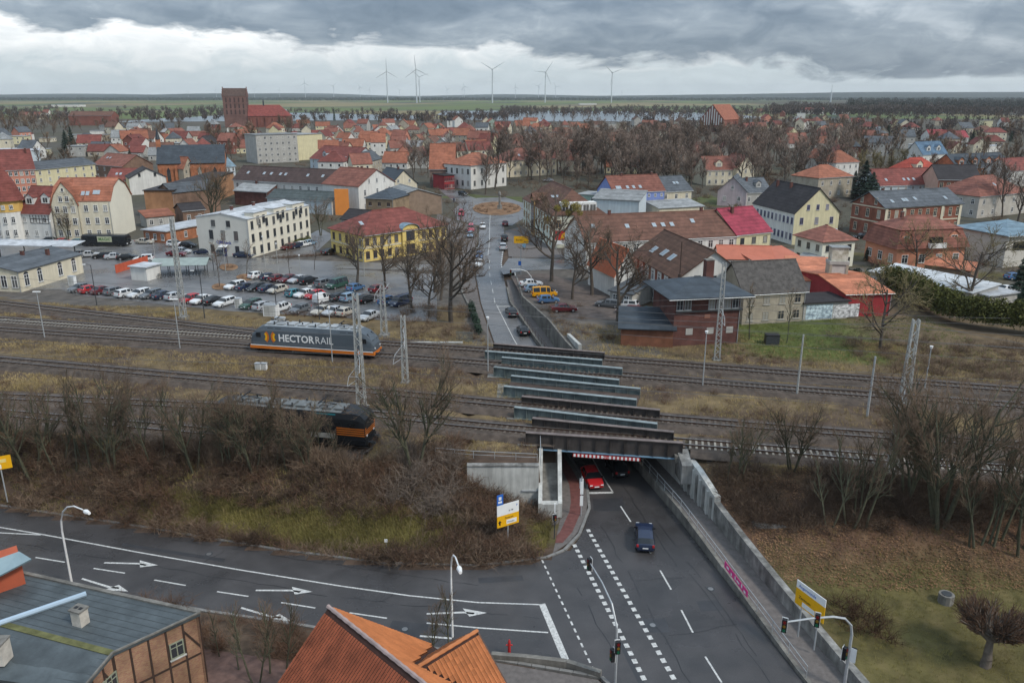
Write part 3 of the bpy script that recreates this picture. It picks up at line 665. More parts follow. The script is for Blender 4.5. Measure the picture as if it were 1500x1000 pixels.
for k, pts in TW.items():
    rs = resample(pts, .65); rs = [(p, d) for p, d in rs if -125 < p.x < 115]
    root = thing('railway_track', TLAB[k], 'railway track', (0, 0, 0), group='railway tracks')
    for s in (-.75, .75):
        mb = MB(); q = rs[::3] + [rs[-1]]
        for (a, da), (b, db) in zip(q, q[1:]):
            na, nb = Vector((-da.y, da.x)) * s, Vector((-db.y, db.x)) * s
            A, B = a + na, b + nb; w = .06
            wa, wb = Vector((-da.y, da.x)) * w, Vector((-db.y, db.x)) * w
            P_ = lambda p, z: (p.x, p.y, z)
            mb.poly([P_(A + wa, 5.58), P_(A - wa, 5.58), P_(B - wb, 5.58), P_(B + wb, 5.58)][::-1], 1)
            mb.poly([P_(A - wa, 5.38), P_(B - wb, 5.38), P_(B - wb, 5.58), P_(A - wa, 5.58)], 0)
            mb.poly([P_(A + wa, 5.38), P_(B + wb, 5.38), P_(B + wb, 5.58), P_(A + wa, 5.58)][::-1], 0)
        mb.build('rail', [rust, steel], root)
    def conc(p): return (k == 4 and p.x > 19) or (k == 1 and p.x < -35) or (k == 2 and p.x > 20 and False)
    if k in (3, 4, 5):
        cand = sorted(rs, key=lambda a: a[0].length); near = cand[:298]; rest = cand[298:]
        for i, (p, d) in enumerate(near):
            o = link('sleeper', SLC if conc(p) else SLW, root, (p.x, p.y, 5.21), math.atan2(d.y, d.x) + R(90) + nr.normal() * .015)
    else: rest = rs
    if rest:
        mb = MB()
        for p, d in rest:
            n = Vector((-d.y, d.x)) * 1.3; e = d * .13; c = [p - n - e, p + n - e, p + n + e, p - n + e]
            mb.hexa([(q.x, q.y, 5.2) for q in c] + [(q.x, q.y, 5.41) for q in c], 1 if conc(p) else 0)
        o = mb.build('sleepers', [sleeperw, sleeperc], root); o['kind'] = 'stuff'
    # ballast bed, split at the underpass
    mb = MB(); q = rs[::2]
    for (a, da), (b, db) in zip(q, q[1:]):
        if k in (1, 2, 3, 4) and gap(a.x, a.y): continue
        def sec(p, d):
            n = Vector((-d.y, d.x)); j = mnoise.noise((p.x * .6, p.y * .6, k)) * .25
            return [(*(p + n * w), z) for w, z in ((-2.9 - j, 4.93), (-2.0, 5.36), (0, 5.34), (2.0, 5.36), (2.9 + j, 4.93))]
        A, B = sec(a, da), sec(b, db)
        for j in range(4): mb.poly([A[j], B[j], B[j + 1], A[j + 1]][::-1])
    tag(mb.build('ballast_bed', ballast), kind='structure')
mb = MB(); p = G(548, 653, 5.0); mb.box(-1.3, 1.3, -.15, .15, .5, 1.1); mb.box(-1, -.7, -.1, .1, 0, .5); mb.box(.7, 1, -.1, .1, 0, .5)
bs = thing('buffer_stop', 'dark buffer stop at the end of the siding in front of the black locomotive', 'buffer stop', p, R(78)); mb.build('buffer_beam', rust, bs)
for s in (-.8, .8): mb = MB(); mb.tube([(s, -.15, .8), (s, -.5, .8)], .17, 8); mb.build('buffer', darkmetal, bs)
# ---------------------------------------------------------------- plate girder bridge
GL = [((-2.7, 111.5), (13.1, 107.2), girder_d), ((-3.8, 107.9), (12.4, 103.9), girder_t), ((-1.4, 105.1), (14.7, 100.4), girder_t), ((-2.4, 101.0), (13.7, 95.9), girder_t), ((-0.1, 97.5), (15.9, 92.7), girder_t),
      ((-1.0, 93.6), (14.9, 89.0), girder_t), ((1.2, 90.1), (17.1, 85.7), girder_d), ((0.3, 86.6), (16.1, 81.7), girder_t), ((2.3, 83.3), (17.5, 79.4), girder_d), ((1.5, 79.3), (17.9, 76.6), girder_d)]
GN = ['far dark rail span at the back of the bridge, beside the far road', 'teal girder span carrying the track of the grey locomotive', 'empty teal girder span without rails in the middle of the bridge', 'dark and teal girder span carrying the middle track', 'front rail span of the bridge with a blue lower flange and striped height board']
GZ0, GZ1 = 4.98, 6.3
spans = []
for i in range(5):
    (a, b, m0), (c, d, m1) = GL[2 * i], GL[2 * i + 1]
    sp = thing('bridge_span', GN[i], 'bridge span', ((a[0] + c[0]) / 2, (a[1] + c[1]) / 2, 0), group='plate girder spans of the railway bridge'); spans.append(sp)
    off = Vector(sp.location)
    for (p, q, m) in ((a, b, m0), (c, d, m1)):
        p, q = Vector((*p, 0)) - Vector((off.x, off.y, 0)), Vector((*q, 0)) - Vector((off.x, off.y, 0))
        front_ = i == 4 and m is girder_d and (p.y + off.y) < 80
        z0 = 4.45 if front_ else GZ0
        mb = MB(); dd = (q - p).normalized(); n = Vector((dd.y, -dd.x, 0))
        mb.bar(p + Vector((0, 0, (z0 + GZ1) / 2)), q + Vector((0, 0, (z0 + GZ1) / 2)), .06, GZ1 - z0 - .1)
        mb.bar(p + Vector((0, 0, GZ1)), q + Vector((0, 0, GZ1)), .5, .07, 1)
        mb.bar(p + Vector((0, 0, z0)), q + Vector((0, 0, z0)), .5, .08, 2)
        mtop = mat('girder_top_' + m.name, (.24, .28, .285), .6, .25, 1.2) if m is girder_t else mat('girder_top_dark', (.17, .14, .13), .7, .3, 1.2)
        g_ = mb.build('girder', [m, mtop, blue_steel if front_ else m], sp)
        L_ = (q - p).length; ns = 11
        for s in range(ns + 1):
            o = p + dd * (L_ * s / ns); mb = MB()
            for sgn in (1, -1): mb.bar(o + n * sgn * .13 + Vector((0, 0, z0 + .05)), o + n * sgn * .13 + Vector((0, 0, GZ1 - .05)), .18, .03, 0, up=dd)
            mb.build('stiffener', m, g_)
    # deck between the two girders
    mb = MB(); A, B, C_, D_ = (Vector((*v, 0)) - Vector((off.x, off.y, 0)) for v in (a, b, d, c))
    ins = .06
    A, D_ = A.lerp(D_, ins), D_.lerp(A, ins); B, C_ = B.lerp(C_, ins), C_.lerp(B, ins)
    zz = 5.35 if i != 2 else 5.5
    mb.hexa([(*v.xy, zz - .35) for v in (D_, C_, B, A)] + [(*v.xy, zz) for v in (D_, C_, B, A)])
    mb.build('deck', mat('deck_plate', (.075, .055, .047), .9, .35, .8), sp)
for i in range(4):                                        # footways that close the gaps between the spans
    a, b = GL[2 * i + 1][:2]; c, d = GL[2 * i + 2][:2]; mb = MB(); z = 5.5
    mb.hexa([(c[0] + 2.4, c[1] - .1, z - .12), (d[0], d[1] + .3, z - .12), (b[0], b[1] - .3, z - .12), (a[0] + 2.4, a[1] - .7, z - .12), (c[0] + 2.4, c[1] - .1, z), (d[0], d[1] + .3, z), (b[0], b[1] - .3, z), (a[0] + 2.4, a[1] - .7, z)])
    tag(mb.build('walkway_plate', MATS['deck_plate']), f'dark walkway plate between bridge spans, {ORD[i]} gap from the far side', 'walkway', 'walkway plates of the railway bridge')
sp = spans[4]; off = Vector((sp.location.x, sp.location.y, 0))
p, q = Vector((4.6, 78.55, 4.12)), Vector((10.2, 77.75, 4.12))
p, q = Vector((1.5, 79.3, 4.15)).lerp(Vector((17.9, 76.6, 4.15)), .31), Vector((1.5, 79.3, 4.15)).lerp(Vector((17.9, 76.6, 4.15)), .74)
d = (q - p).normalized(); n = Vector((d.y, -d.x, 0)); p += n * .3 - off; q += n * .3 - off
mb = MB(); mb.bar(p, q, .06, .36); hb = mb.build('height_board', red, sp)
for s in range(17):
    if s == 8: continue
    a = p + (q - p) * (s + .2) / 17 + n * .034; b = p + (q - p) * (s + .72) / 17 + n * .034
    mb = MB(); mb.poly([a - Vector((0, 0, .17)), b - Vector((0, 0, .17)), b + Vector((0, 0, .17)), a + Vector((0, 0, .17))]); mb.build('stripe', signwhite, hb)
tm = text_mesh('height_mark', '4,2 m', .3, signwhite, .005, .003, 'CENTER'); to = link('height_mark', tm, hb); to.location = p.lerp(q, .5) + n * .035 - Vector((0, 0, .1)); to.rotation_euler = (R(90), 0, math.atan2(d.y, d.x))
# bearings shelves and left wing wall with its planter
ab = thing('bridge_abutment', 'white rendered abutment and wing wall left of the front bridge span', 'abutment')
mb = MB(); mb.box(-4.6, 2.75, 74.0, 74.45, -.2, 4.85); mb.box(-4.6, 2.75, 73.9, 74.5, 4.852, 5.0, 1); mb.build('wing_wall', [concrete_w, concrete], ab)
def sw(x): return x
mb = MB()
for (xa, xb, w) in ((4.95, 4.75, .42), (2.95, 2.75, .4)):
    mb.hexa([(xb - .1, 72.0, -.2), (xb + w - .1, 72.0, -.2), (xa + w, 79.4, -.2), (xa, 79.4, -.2), (xb - .1, 72.0, 1.7), (xb + w - .1, 72.0, 1.7), (xa + w, 79.4, 4.9), (xa, 79.4, 4.9)])
mb.hexa([(3.06, 72.0, -.2), (4.64, 72.0, -.2), (4.64, 72.4, -.2), (3.06, 72.4, -.2), (3.06, 72.0, 1.6), (4.64, 72.0, 1.6), (4.64, 72.4, 1.8), (3.06, 72.4, 1.8)])
mb.build('side_wall', concrete_w, ab)
mb = MB(); mb.poly([(3.0, 72.35, .9), (4.75, 72.35, .9), (5.0, 79.3, 2.7), (3.0, 79.3, 2.7)]); mb.build('planter_soil', concrete_o, ab)
mb = MB(); mb.bar((1.0, 73.94, 2.1), (2.7, 73.94, 2.1), .12, .16); mb.build('plaque', galv, ab)
railing('railing', 'thin steel railing on top of the left bridge abutment', [(2.9, 73.9, 5.0), (3.0, 76.5, 5.0), (3.05, 79, 5.0)], galv)
railing('railing', 'low white rail along the edge of the wing wall left of the bridge', [(-8, 76.4, 5.0), (-4, 75.6, 5.0), (2.6, 74.9, 5.0)], galv, .8)
for nm, (x0, x1), (yl, yr) in (('left', (-4.8, .1), (80, 112)),):
    pass
for i in range(5):
    a, c = GL[2 * i][0], GL[2 * i + 1][0]; b, d_ = GL[2 * i][1], GL[2 * i + 1][1]
    for (p, q, s) in ((a, c, -1), (b, d_, 1)):
        mb = MB(); mb.box(min(p[0], q[0]) - .9 if s < 0 else min(p[0], q[0]) - .4, max(p[0], q[0]) + .4 if s < 0 else max(p[0], q[0]) + .9, q[1] - .5, p[1] + .5, 4.2, 4.97 - .002 * i)
        tag(mb.build('bearing_shelf', concrete_o), f'concrete bearing shelf under the {"left" if s < 0 else "right"} girder ends of the {ORD[i]} span from the far side', 'abutment', 'bearing shelves of the bridge')
mb = MB(); mb.hexa([(17.55, 74.6, 2.5), (18.6, 74.6, 2.5), (18.6, 77.2, 2.5), (17.4, 77.2, 2.5), (17.55, 74.6, 4.6), (18.6, 74.6, 4.6), (18.6, 77.2, 5.3), (17.4, 77.2, 5.3)])
o = mb.build('abutment_pillar', concrete); tag(o, 'weathered concrete pillar under the right end of the front span', 'abutment')
mb = MB(); mb.hexa([(22.5, 66, 2.2), (29, 64.4, 2.2), (29, 64.9, 2.2), (22.5, 66.5, 2.2), (22.5, 66, 2.9), (29, 64.4, 2.8), (29, 64.9, 2.8), (22.5, 66.5, 2.9)])
tag(mb.build('kerb_wall', concrete), 'low curved concrete edge on the slope right of the retaining wall', 'wall')
mb = MB()
for i in range(14): mb.box(19.7 + i * .06, 20.7 + i * .06, 71.0 + i * .42, 71.44 + i * .42, 1.5, 3.05 + i * .14)
tag(mb.build('stairway', concrete_o), 'narrow concrete steps climbing behind the retaining wall to the tracks', 'stairs')
# north side bridge walls and barrier
mb = MB(); mb.hexa([(9.9, 113.2, 3.5), (10.4, 113.2, 3.5), (9.2, 121, 3.5), (8.7, 121, 3.5), (9.9, 113.2, 5.6), (10.4, 113.2, 5.6), (9.2, 121, 5.0), (8.7, 121, 5.0)])
tag(mb.build('parapet_wall', concrete_w), 'short white parapet wall beside the far right end of the bridge', 'wall')
r_ = thing('metal_fence', 'teal metal fence panel at the far left end of the bridge', 'fence', (-8.6, 118, 4.6), R(-8))
for i in range(16): mb = MB(); mb.box(i * .17, i * .17 + .05, -.02, .02, 0, 1.5); mb.build('fence_bar', girder_t, r_)
mb = MB(); mb.box(-.05, 2.65, -.03, .03, 1.5, 1.56); mb.box(-.05, 2.65, -.03, .03, .1, .16); mb.build('fence_rail', girder_t, r_)
mb = MB(); mb.box(-15.5, -7.5, 115.5, 115.9, 4.2, 5.25); tag(mb.build('low_wall', concrete_w), 'low white concrete edge left of the bridge beside the tracks', 'wall')

# ================================================================ masts, lamps, signals, wires
def lattice(name, label, p, H_, w0, w1, cat='catenary mast', group=None, m=None, n=None, z0=ZR):
    m = m or mastm; r = thing(name, label, cat, (p.x, p.y, z0), R(-8), group); mb = MB(); n = n or max(6, int(H_ / .8))
    def c(k, t): s = lerp(w0, w1, t) / 2; return Vector(((-s, s, s, -s)[k], (-s * .75, -s * .75, s * .75, s * .75)[k], t * H_))
    for k in range(4): mb.bar(c(k, 0), c(k, 1), .13)
    mb.build('mast_leg', m, r); mb = MB()
    for i in range(n):
        for k in range(4):
            a, b = (k, (k + 1) % 4) if i % 2 else ((k + 1) % 4, k)
            mb.bar(c(a, i / n), c(b, (i + 1) / n), .075)
    mb.build('lattice_brace', m, r)
    mb = MB(); mb.box(-w0 * .8, w0 * .8, -w0 * .8, w0 * .8, -.5, .15); mb.build('mast_foot', concrete, r); return r
def cantilever(r, z, dx, s=1):
    mb = MB(); mb.tube([(0, 0, z), (dx, -s * 2.4, z + .9)], .045, 5); mb.tube([(0, 0, z + 1.8), (dx, -s * 2.4, z + .9)], .035, 5); mb.tube([(0, 0, z), (dx * 1.1, -s * 3.0, z - .1)], .03, 5)
    mb.tube([(dx, -s * 2.4, z + .9), (dx * 1.1, -s * 3.0, z - .1)], .03, 5); mb.build('cantilever_arm', galv, r)
    for u in ((0, .12), (1.8, 1.7)): mb = MB(); mb.tube([(0, -s * .1, z + u[0]), (0, -s * .35, z + u[1])], .08, 6); mb.build('insulator', MATS['wall_brown'], r)
def foot(px, py, z=ZR): return G(px, py, z)
MS = [('tall lattice catenary mast in front of the grey locomotive', (530, 597), 430, .95, .5), ('lattice catenary mast behind the grey locomotive beside the car park', (563, 490), 418, .9, .5), ('thin lattice mast right of the grey locomotive between the tracks', (594, 560), 462, .7, .45),
      ('lattice mast between station car park and forecourt', (269, 464), 318, .85, .45), ('lattice mast with a dish in front of the brick signal box', (1050, 527), 385, .75, .4), ('tall leaning lattice mast among the trees right of the bridge', (1308, 690), 468, 1.0, .5)]
MO = []
for lab, f, ty, w0, w1 in MS:
    p = foot(*f); r = lattice('catenary_mast', lab, p, HT(*f, ty, ZR), w0, w1, group='lattice masts along the railway'); MO.append(r)
for i, z, dx, s in ((0, 5.6, .9, 1), (0, 3.9, -.5, 1), (2, 5.8, .8, 1), (2, 3.6, -.6, 1), (1, 6.2, -.4, 1), (1, 6.8, .4, -1), (5, 7, .8, -1), (4, 6, .3, 1)):
    cantilever(MO[i], z, dx, s)
def pole(name, label, f, ty, z0=ZR, cat='lamp post', m=None, r0=.09, r1=.055, head='T', group=None, rz=0):
    p = G(*f, z0); H_ = HT(*f, ty, z0); r = thing(name, label, cat, p, rz, group); m = m or galv
    mb = MB(); mb.tube([(0, 0, -.3), (0, 0, H_ * .5), (0, 0, H_)], [r0, (r0 + r1) / 2, r1], 6); mb.build('post', m, r)
    if head == 'T':
        mb = MB(); mb.box(-.55, .55, -.14, .14, H_, H_ + .14); mb.build('lamp_head', white, r)
    elif head == 'R':
        mb = MB(); mb.tube([(0, 0, H_), (0, 0, H_ + .3)], [.16, .22], 8); mb.build('lamp_head', white, r)
    elif head == 'A':
        mb = MB(); mb.tube([(0, 0, H_ - .1), (.5, 0, H_ + .1), (1.0, 0, H_ + .1)], .04, 5); mb.build('arm', m, r)
        mb = MB(); mb.box(.9, 1.5, -.12, .12, H_ + .02, H_ + .14); mb.build('lamp_head', white, r)
    return r
for lab, f, ty, hd in [('white topped yard lamp at the far left of the tracks', (66, 497), 428, 'T'), ('slim yard lamp with a white head in front of the lattice mast', (264, 512), 439, 'T'), ('slim yard lamp crossing the lettering of the grey locomotive', (487, 530), 452, 'R'),
                       ('slim yard lamp at the left end of the bridge', (715, 545), 467, 'R'), ('yard lamp in front of the brick signal box', (1029, 568), 488, 'R'), ('small yard lamp with a round head right of the leaning mast', (1354, 572), 510, 'R')]:
    pole('yard_lamp', lab, f, ty, head=hd, group='yard lamps along the tracks')
pole('signal_post', 'concrete post with short white arms right of the bridge', (1167, 580), 490, cat='signal post', m=mastm, r0=.14, r1=.1, head='')
pole('signal_post', 'plain grey concrete post between the tracks on the right', (1270, 610), 522, cat='signal post', m=galv, r0=.15, r1=.11, head='')
for lab, f, ty in [('dark lamp post in front of the left car park row', (142, 447), 388), ('dark wooden lamp post beside the red car in the front row', (300, 466), 397), ('thin dark lamp post among the front parked cars', (406, 463), 405), ('thin dark lamp post behind the grey locomotive', (468, 468), 420)]:
    pole('lamp_post', lab, f, ty, ZT, m=darkmetal, head='A', group='dark lamp posts of the car park', rz=R(180))
for i, (f, ty) in enumerate([((331, 400), 361), ((389, 399), 348), ((408, 402), 358), ((440, 402), 375), ((82, 375), 325), ((120, 361), 322), ((228, 383), 352), ((534, 405), 352)]):
    pole('lamp_post', f'thin grey lamp post on the station forecourt, {ORD[i]} of those round the car park', f, ty, ZT, m=mastm, head='R', r0=.07, r1=.05, group='forecourt lamp posts')
def street_lamp(label, base, tip, group='curved white street lamps'):   # swan neck, leaning over the road
    p = G(*base); H_ = 9.3; r = thing('street_lamp', label, 'street lamp', p, 0, group)
    d = (G(*tip, H_) - Vector((p.x, p.y, H_))).xy; mb = MB(); pts = [(0, 0, 0), (0, 0, 3)] + [(d.x * (1 - math.cos(t)), d.y * (1 - math.cos(t)), 5.4 + (H_ - 5.4) * math.sin(t)) for t in [0, .3, .6, .9, 1.2, 1.5]]
    mb.tube(pts, [.1, .09, .08, .075, .07, .065, .06, .055], 6); mb.build('post', white, r)
    e = d.normalized(); mb = MB(); q = Vector((d.x, d.y, H_)); E = Vector((e.x, e.y, .1)); mb.tube([q - E * .1, q + E * .25, q + E * .85], [.1, .2, .12], 8); mb.build('lamp_head', white, r); return r
street_lamp('white swan neck street lamp above the flat roof corner on the left', (106, 858), (124, 748)); street_lamp('white swan neck street lamp behind the tiled roof ridge', (663, 932), (672, 830))
# overhead wires
def wire(label, pts):
    mb = MB(); q = []
    for a, b in zip(pts, pts[1:]):
        a, b = Vector(a), Vector(b)
        for i in range(6): t = i / 6; q.append(a.lerp(b, t) - Vector((0, 0, 1.0 * 4 * t * (1 - t) * min(1, (b - a).length / 60))))
    q.append(Vector(pts[-1])); mb.tube(q, .018, 4, cap=False)
    tag(mb.build('overhead_wire', mat('wire', (.12, .12, .12), .6, .1, 1)), label, 'wire', 'overhead wires')
top = lambda i, dz=0: MO[i].location + Vector((0, 0, HT(*MS[i][1], MS[i][2], ZR) + dz))
wire('thin wire from the mast behind the locomotive to the leaning mast on the right', [G(300, 445, 12), top(1, -1.2), top(4, -5.0), G(1480, 466, 12)])
wire('second thin wire running just below the first above the signal box wing', [G(300, 452, 12), top(1, -1.9), top(4, -5.9), G(1480, 475, 12)])
wire('thin wire between the tall front mast and the leaning mast', [(-110, 96, 13), top(0, -.4), top(5, -.4), (100, 62, 14)])
for k in (1, 2, 3, 4):
    for dz_, nm_w in ((5.6, 'contact'), (7.2, 'carrying')):
        mbw = MB(); mbw.tube([(x, y, 5.4 + dz_) for x, y in TW[k]], .022, 4, cap=False); tag(mbw.build('overhead_wire', mat('wire', (.12, .12, .12), .6, .1, 1)), f'{nm_w} wire hanging above the {["", "far", "second", "middle", "nearest"][k]} through track', 'wire', 'overhead wires')
# lineside cabinets
for i, (f, s) in enumerate([((434, 518), (.9, .6, 1.5)), ((379, 541), (.8, .5, .9)), ((387, 541), (.8, .5, .9)), ((411, 476), (1.6, .8, 1.3)), ((398, 462), (2.4, 1.4, 2.0)), ((350, 451), (1.0, 1.0, 1.8)), ((107, 418), (1.3, .8, 1.9))]):
    p = G(*f, ZR if f[1] > 480 else ZT); r = thing('lineside_cabinet', ['tall white cabinet under the grey locomotive', 'left one of a pair of small white cabinets between the tracks', 'right one of a pair of small white cabinets between the tracks', 'small white box above the roof of the grey locomotive', 'large pale blue-white box beside the front parked cars', 'white rounded bin at the gap in the front car row', 'pale cabinet beside the cream station building'][i], 'cabinet', p, R(-8), 'white lineside cabinets')
    mb = MB(); mb.box(-s[0] / 2, s[0] / 2, -s[1] / 2, s[1] / 2, 0, s[2]); mb.build('cabinet_body', signwhite, r); mb = MB(); mb.box(-s[0] / 2 - .05, s[0] / 2 + .05, -s[1] / 2 - .05, s[1] / 2 + .05, s[2] + .002, s[2] + .07); mb.build('cabinet_roof', galv, r)
    mb = MB(); mb.box(-s[0] * .42, s[0] * .42, -s[1] / 2 - .02, -s[1] / 2 - .002, .12, s[2] * .92); mb.build('door', concrete_w, r)
# ================================================================ locomotives
def loco(name, label, f_front, f_rear, z, L_, mats, style):
    a, b = G(*f_rear, z).xy, G(*f_front, z).xy; d = (b - a).normalized(); c = (a + b) / 2
    r = thing(name, label, 'locomotive', (c.x, c.y, 5.58), math.atan2(d.y, d.x)); W = 1.48; h = L_ / 2
    body, skirt, roof, line = mats
    # loft: x, z of floor, half width, roof height, roof half width
    if style == 'round': st = [(-h, 1.0, 1.2, 1.9, 1.0), (-h + .35, .95, 1.36, 2.6, 1.2), (-h + 1.3, .95, 1.48, 3.45, 1.25), (-h + 2.3, .95, 1.5, 3.85, 1.25), (-h + 3.2, .95, 1.5, 3.9, 1.25)]
    else: st = [(-h, 1.0, 1.35, 3.2, 1.25), (-h + .5, .95, 1.48, 3.75, 1.3), (-h + 1.5, .95, 1.5, 3.9, 1.3), (-h + 2.6, .95, 1.5, 3.9, 1.3)]
    st = st + [(-x, *q) for x, *q in st[::-1]]; mb = MB()
    def sec(s): x, z0, w, zt, rw = s; zs = lerp(z0, zt, .78); return [(x, -w, z0), (x, -w, z0 + (zs - z0) * .55), (x, -w * .985, zs), (x, -rw, zt), (x, 0, zt + .1), (x, rw, zt), (x, w * .985, zs), (x, w, z0 + (zs - z0) * .55), (x, w, z0)]
    S = [sec(s) for s in st]
    for A, B in zip(S, S[1:]):
        for j in range(8): mb.poly([A[j], A[j + 1], B[j + 1], B[j]][::-1], 1 if j in (3, 4) and abs(A[j][0]) < h - 2.2 and abs(B[j][0]) < h - 2.2 else 0)
    mb.poly(S[0]); mb.poly(S[-1][::-1]); mb.build('body_shell', [body, roof], r)
    mb = MB(); mb.box(-h - .05, h + .05, -W - .04, W + .04, .5, .948); mb.build('skirt', skirt, r)
    for s in (-1, 1):
        mb = MB(); mb.box(-h + .1, h - .1, s * (W + .03) - .03, s * (W + .03) + .03, .952, 1.05); mb.build('stripe', line, r)
        mb = MB()                                         # windscreen and lamps at each end
        if style == 'round': q = [(s * (h - .34), -.98, 2.42), (s * (h - .34), .98, 2.42), (s * (h - 1.24), .92, 3.3), (s * (h - 1.24), -.92, 3.3)]; off = Vector((s * .07, 0, .06))
        else: q = [(s * (h + .02), -1.1, 2.1), (s * (h + .02), 1.1, 2.1), (s * (h + .02), 1.0, 3.0), (s * (h + .02), -1.0, 3.0)]; off = Vector((s * .01, 0, 0))
        q = [Vector(v) + off for v in q]; mb.hexa(q + [v + off * .3 for v in q]); mb.build('windscreen', carglass, r)
        for t in (-1, 1):
            mb = MB(); mb.tube([(s * (h - .1), t * .95, 1.45), (s * (h + .06), t * .95, 1.45)], .13, 8); mb.build('headlight', lampglass, r)
            mb = MB(); mb.tube([(s * h, t * .87, .72), (s * (h + .5), t * .87, .72)], .1, 6); mb.tube([(s * (h + .5), t * .87, .72), (s * (h + .6), t * .87, .72)], .23, 8); mb.build('buffer', darkmetal, r)
            sx = s * (h - 1.75); mb = MB(); mb.box(min(sx, sx + s * .7), max(sx, sx + s * .7), t * 1.49, t * 1.515, 2.2, 2.85); mb.build('cab_window', carglass, r)
            mb = MB(); sx = s * (h - 2.9); mb.box(sx - .35, sx + .35, t * 1.49, t * 1.512, 1.0, 2.9); mb.build('door', body, r)
    for s in (-1, 1):
        mb = MB(); bx = s * (h - 4.2); mb.box(bx - 2.1, bx + 2.1, -1.2, 1.2, .25, .5); bo = mb.build('bogie', darkmetal, r)
        for w in (-1.45, 1.45):
            for t in (-1, 1): mb = MB(); mb.tube([(bx + w, t * .68, .56), (bx + w, t * .84, .56)], .56, 12); mb.build('wheel', darkmetal, bo)
    mb = MB(); mb.box(-2.6, 2.6, -1.25, 1.25, .15, .5); mb.build('transformer_box', darkmetal, r)
    g_ = random.Random(3)
    for i in range(9):                                    # roof gear
        x = -h + 3 + i * (L_ - 6) / 8; mb = MB(); mb.box(x - .55, x + .55, -.8, .8, 4.003, 4.16)
        mb.build('roof_hatch', mat('roof_hatch', (.34, .36, .37), .55, .2, 2) if style == 'round' else MATS['loco_roof_dark'], r)
    for i in range(14):
        x = -h + 2.6 + i * (L_ - 5) / 13; mb = MB(); t = (-1) ** i * g_.uniform(.5, .95); mb.tube([(x, t, 4.0), (x, t, 4.45)], .09, 6); mb.build('insulator', darkmetal, r)
    for s in (-1, 1):
        x = s * (h - 4.4); mb = MB()
        for t in (-.55, .55): mb.bar((x - .9, t, 4.2), (x + 1.0, t * .8, 4.5), .06); mb.bar((x + 1.0, t * .8, 4.5), (x - .8, t * .9, 4.62), .05)
        mb.bar((x - .8, -.95, 4.66), (x - .8, .95, 4.66), .1); mb.build('pantograph', black, r)
        for k in (-1, 1): 
            xx = s * (h - 3.9 + k * .6); mb = MB(); mb.hexa([(xx - .45, -1.43, 3.28), (xx + .45, -1.43, 3.28), (xx + .45, -1.38, 3.28), (xx - .45, -1.38, 3.28), (xx - .45, -1.36, 3.62), (xx + .45, -1.36, 3.62), (xx + .45, -1.3, 3.62), (xx - .45, -1.3, 3.62)]); mb.build('vent_grille', black, r)
    return r
slate_p = mat('loco_grey', (.085, .105, .125), .45, .08, .5); orange_p = mat('loco_orange', (.58, .16, .02), .5, .1, 1)
roofg = mat('loco_roof', (.30, .33, .35), .6, .15, 1)
L1 = loco('locomotive', 'grey electric locomotive with orange skirt and HECTORRAIL lettering on its side', (553, 521), (376, 509), 5.6, 18.9, (slate_p, orange_p, roofg, signwhite), 'round')
tb = text_mesh('lettering', 'HECTOR', 1.5, signwhite, .035, .004); o = link('lettering', tb, L1); o.location = (-4.95, -1.525, 1.75); o.rotation_euler = (R(90), 0, 0)
w1 = max(v.co.x for v in tb.vertices)
tb2 = text_mesh('lettering', 'RAIL', 1.5, signwhite, -.004, .004); o2 = link('lettering', tb2, L1); o2.location = (-4.95 + w1 + .1, -1.525, 1.75); o2.rotation_euler = (R(90), 0, 0)
w2 = max(v.co.x for v in tb2.vertices); k = 8.4 / (w1 + w2 + .1); o.scale = o2.scale = (k, 1, 1); o2.location.x = -4.95 + (w1 + .1) * k
for s, nm in ((-1, yellow), (1, yellow)):                 # two crescents back to back
    for ri, ro_, m in ((.74, 1.08, orange_p), (.52, .80, yellow)):
        mb = MB(); cx = -6.25 + s * 1.22; n = 12
        for i in range(n):
            a0, a1 = (-.85 + 1.7 * i / n), (-.85 + 1.7 * (i + 1) / n)
            P_ = lambda a, rr_: (cx - s * rr_ * math.cos(a), -1.527 - (.004 if m is yellow else 0), 2.3 + rr_ * 1.0 * math.sin(a))
            mb.poly([P_(a0, ri), P_(a1, ri), P_(a1, ro_), P_(a0, ro_)])
        mb.build('emblem', m, L1)
loco_black = mat('loco_black', (.016, .018, .021), .4, .1, 1); loco_teal = mat('loco_teal', (.02, .16, .19), .45, .1, 1)
L2 = loco('locomotive', 'black locomotive with orange bands at its cab, half hidden behind the embankment shrubs', (540, 650), (326, 631), 5.6, 17.6, (loco_black, loco_black, mat('loco_roof_dark', (.15, .16, .16), .7, .3, 1), loco_black), 'box')
for i in range(4):
    mb = MB(); z = 1.5 + i * .24; mb.box(5.7, 8.78, -1.53, -1.516, z, z + .13); mb.box(8.806, 8.82, -1.36, 1.36, z, z + .13); mb.build('orange_band', orange_p, L2)
mb = MB(); mb.hexa([(3.0, -1.42, 3.3), (5.6, -1.42, 3.3), (5.6, -1.3, 3.3), (3.0, -1.3, 3.3), (3.0, -1.36, 3.75), (5.6, -1.36, 3.75), (5.6, -1.1, 3.8), (3.0, -1.1, 3.8)]); mb.build('teal_panel', loco_teal, L2)
mb = MB(); mb.box(2.6, 5.5, -1.53, -1.516, 1.05, 1.6); mb.build('grey_panel', mastm, L2)
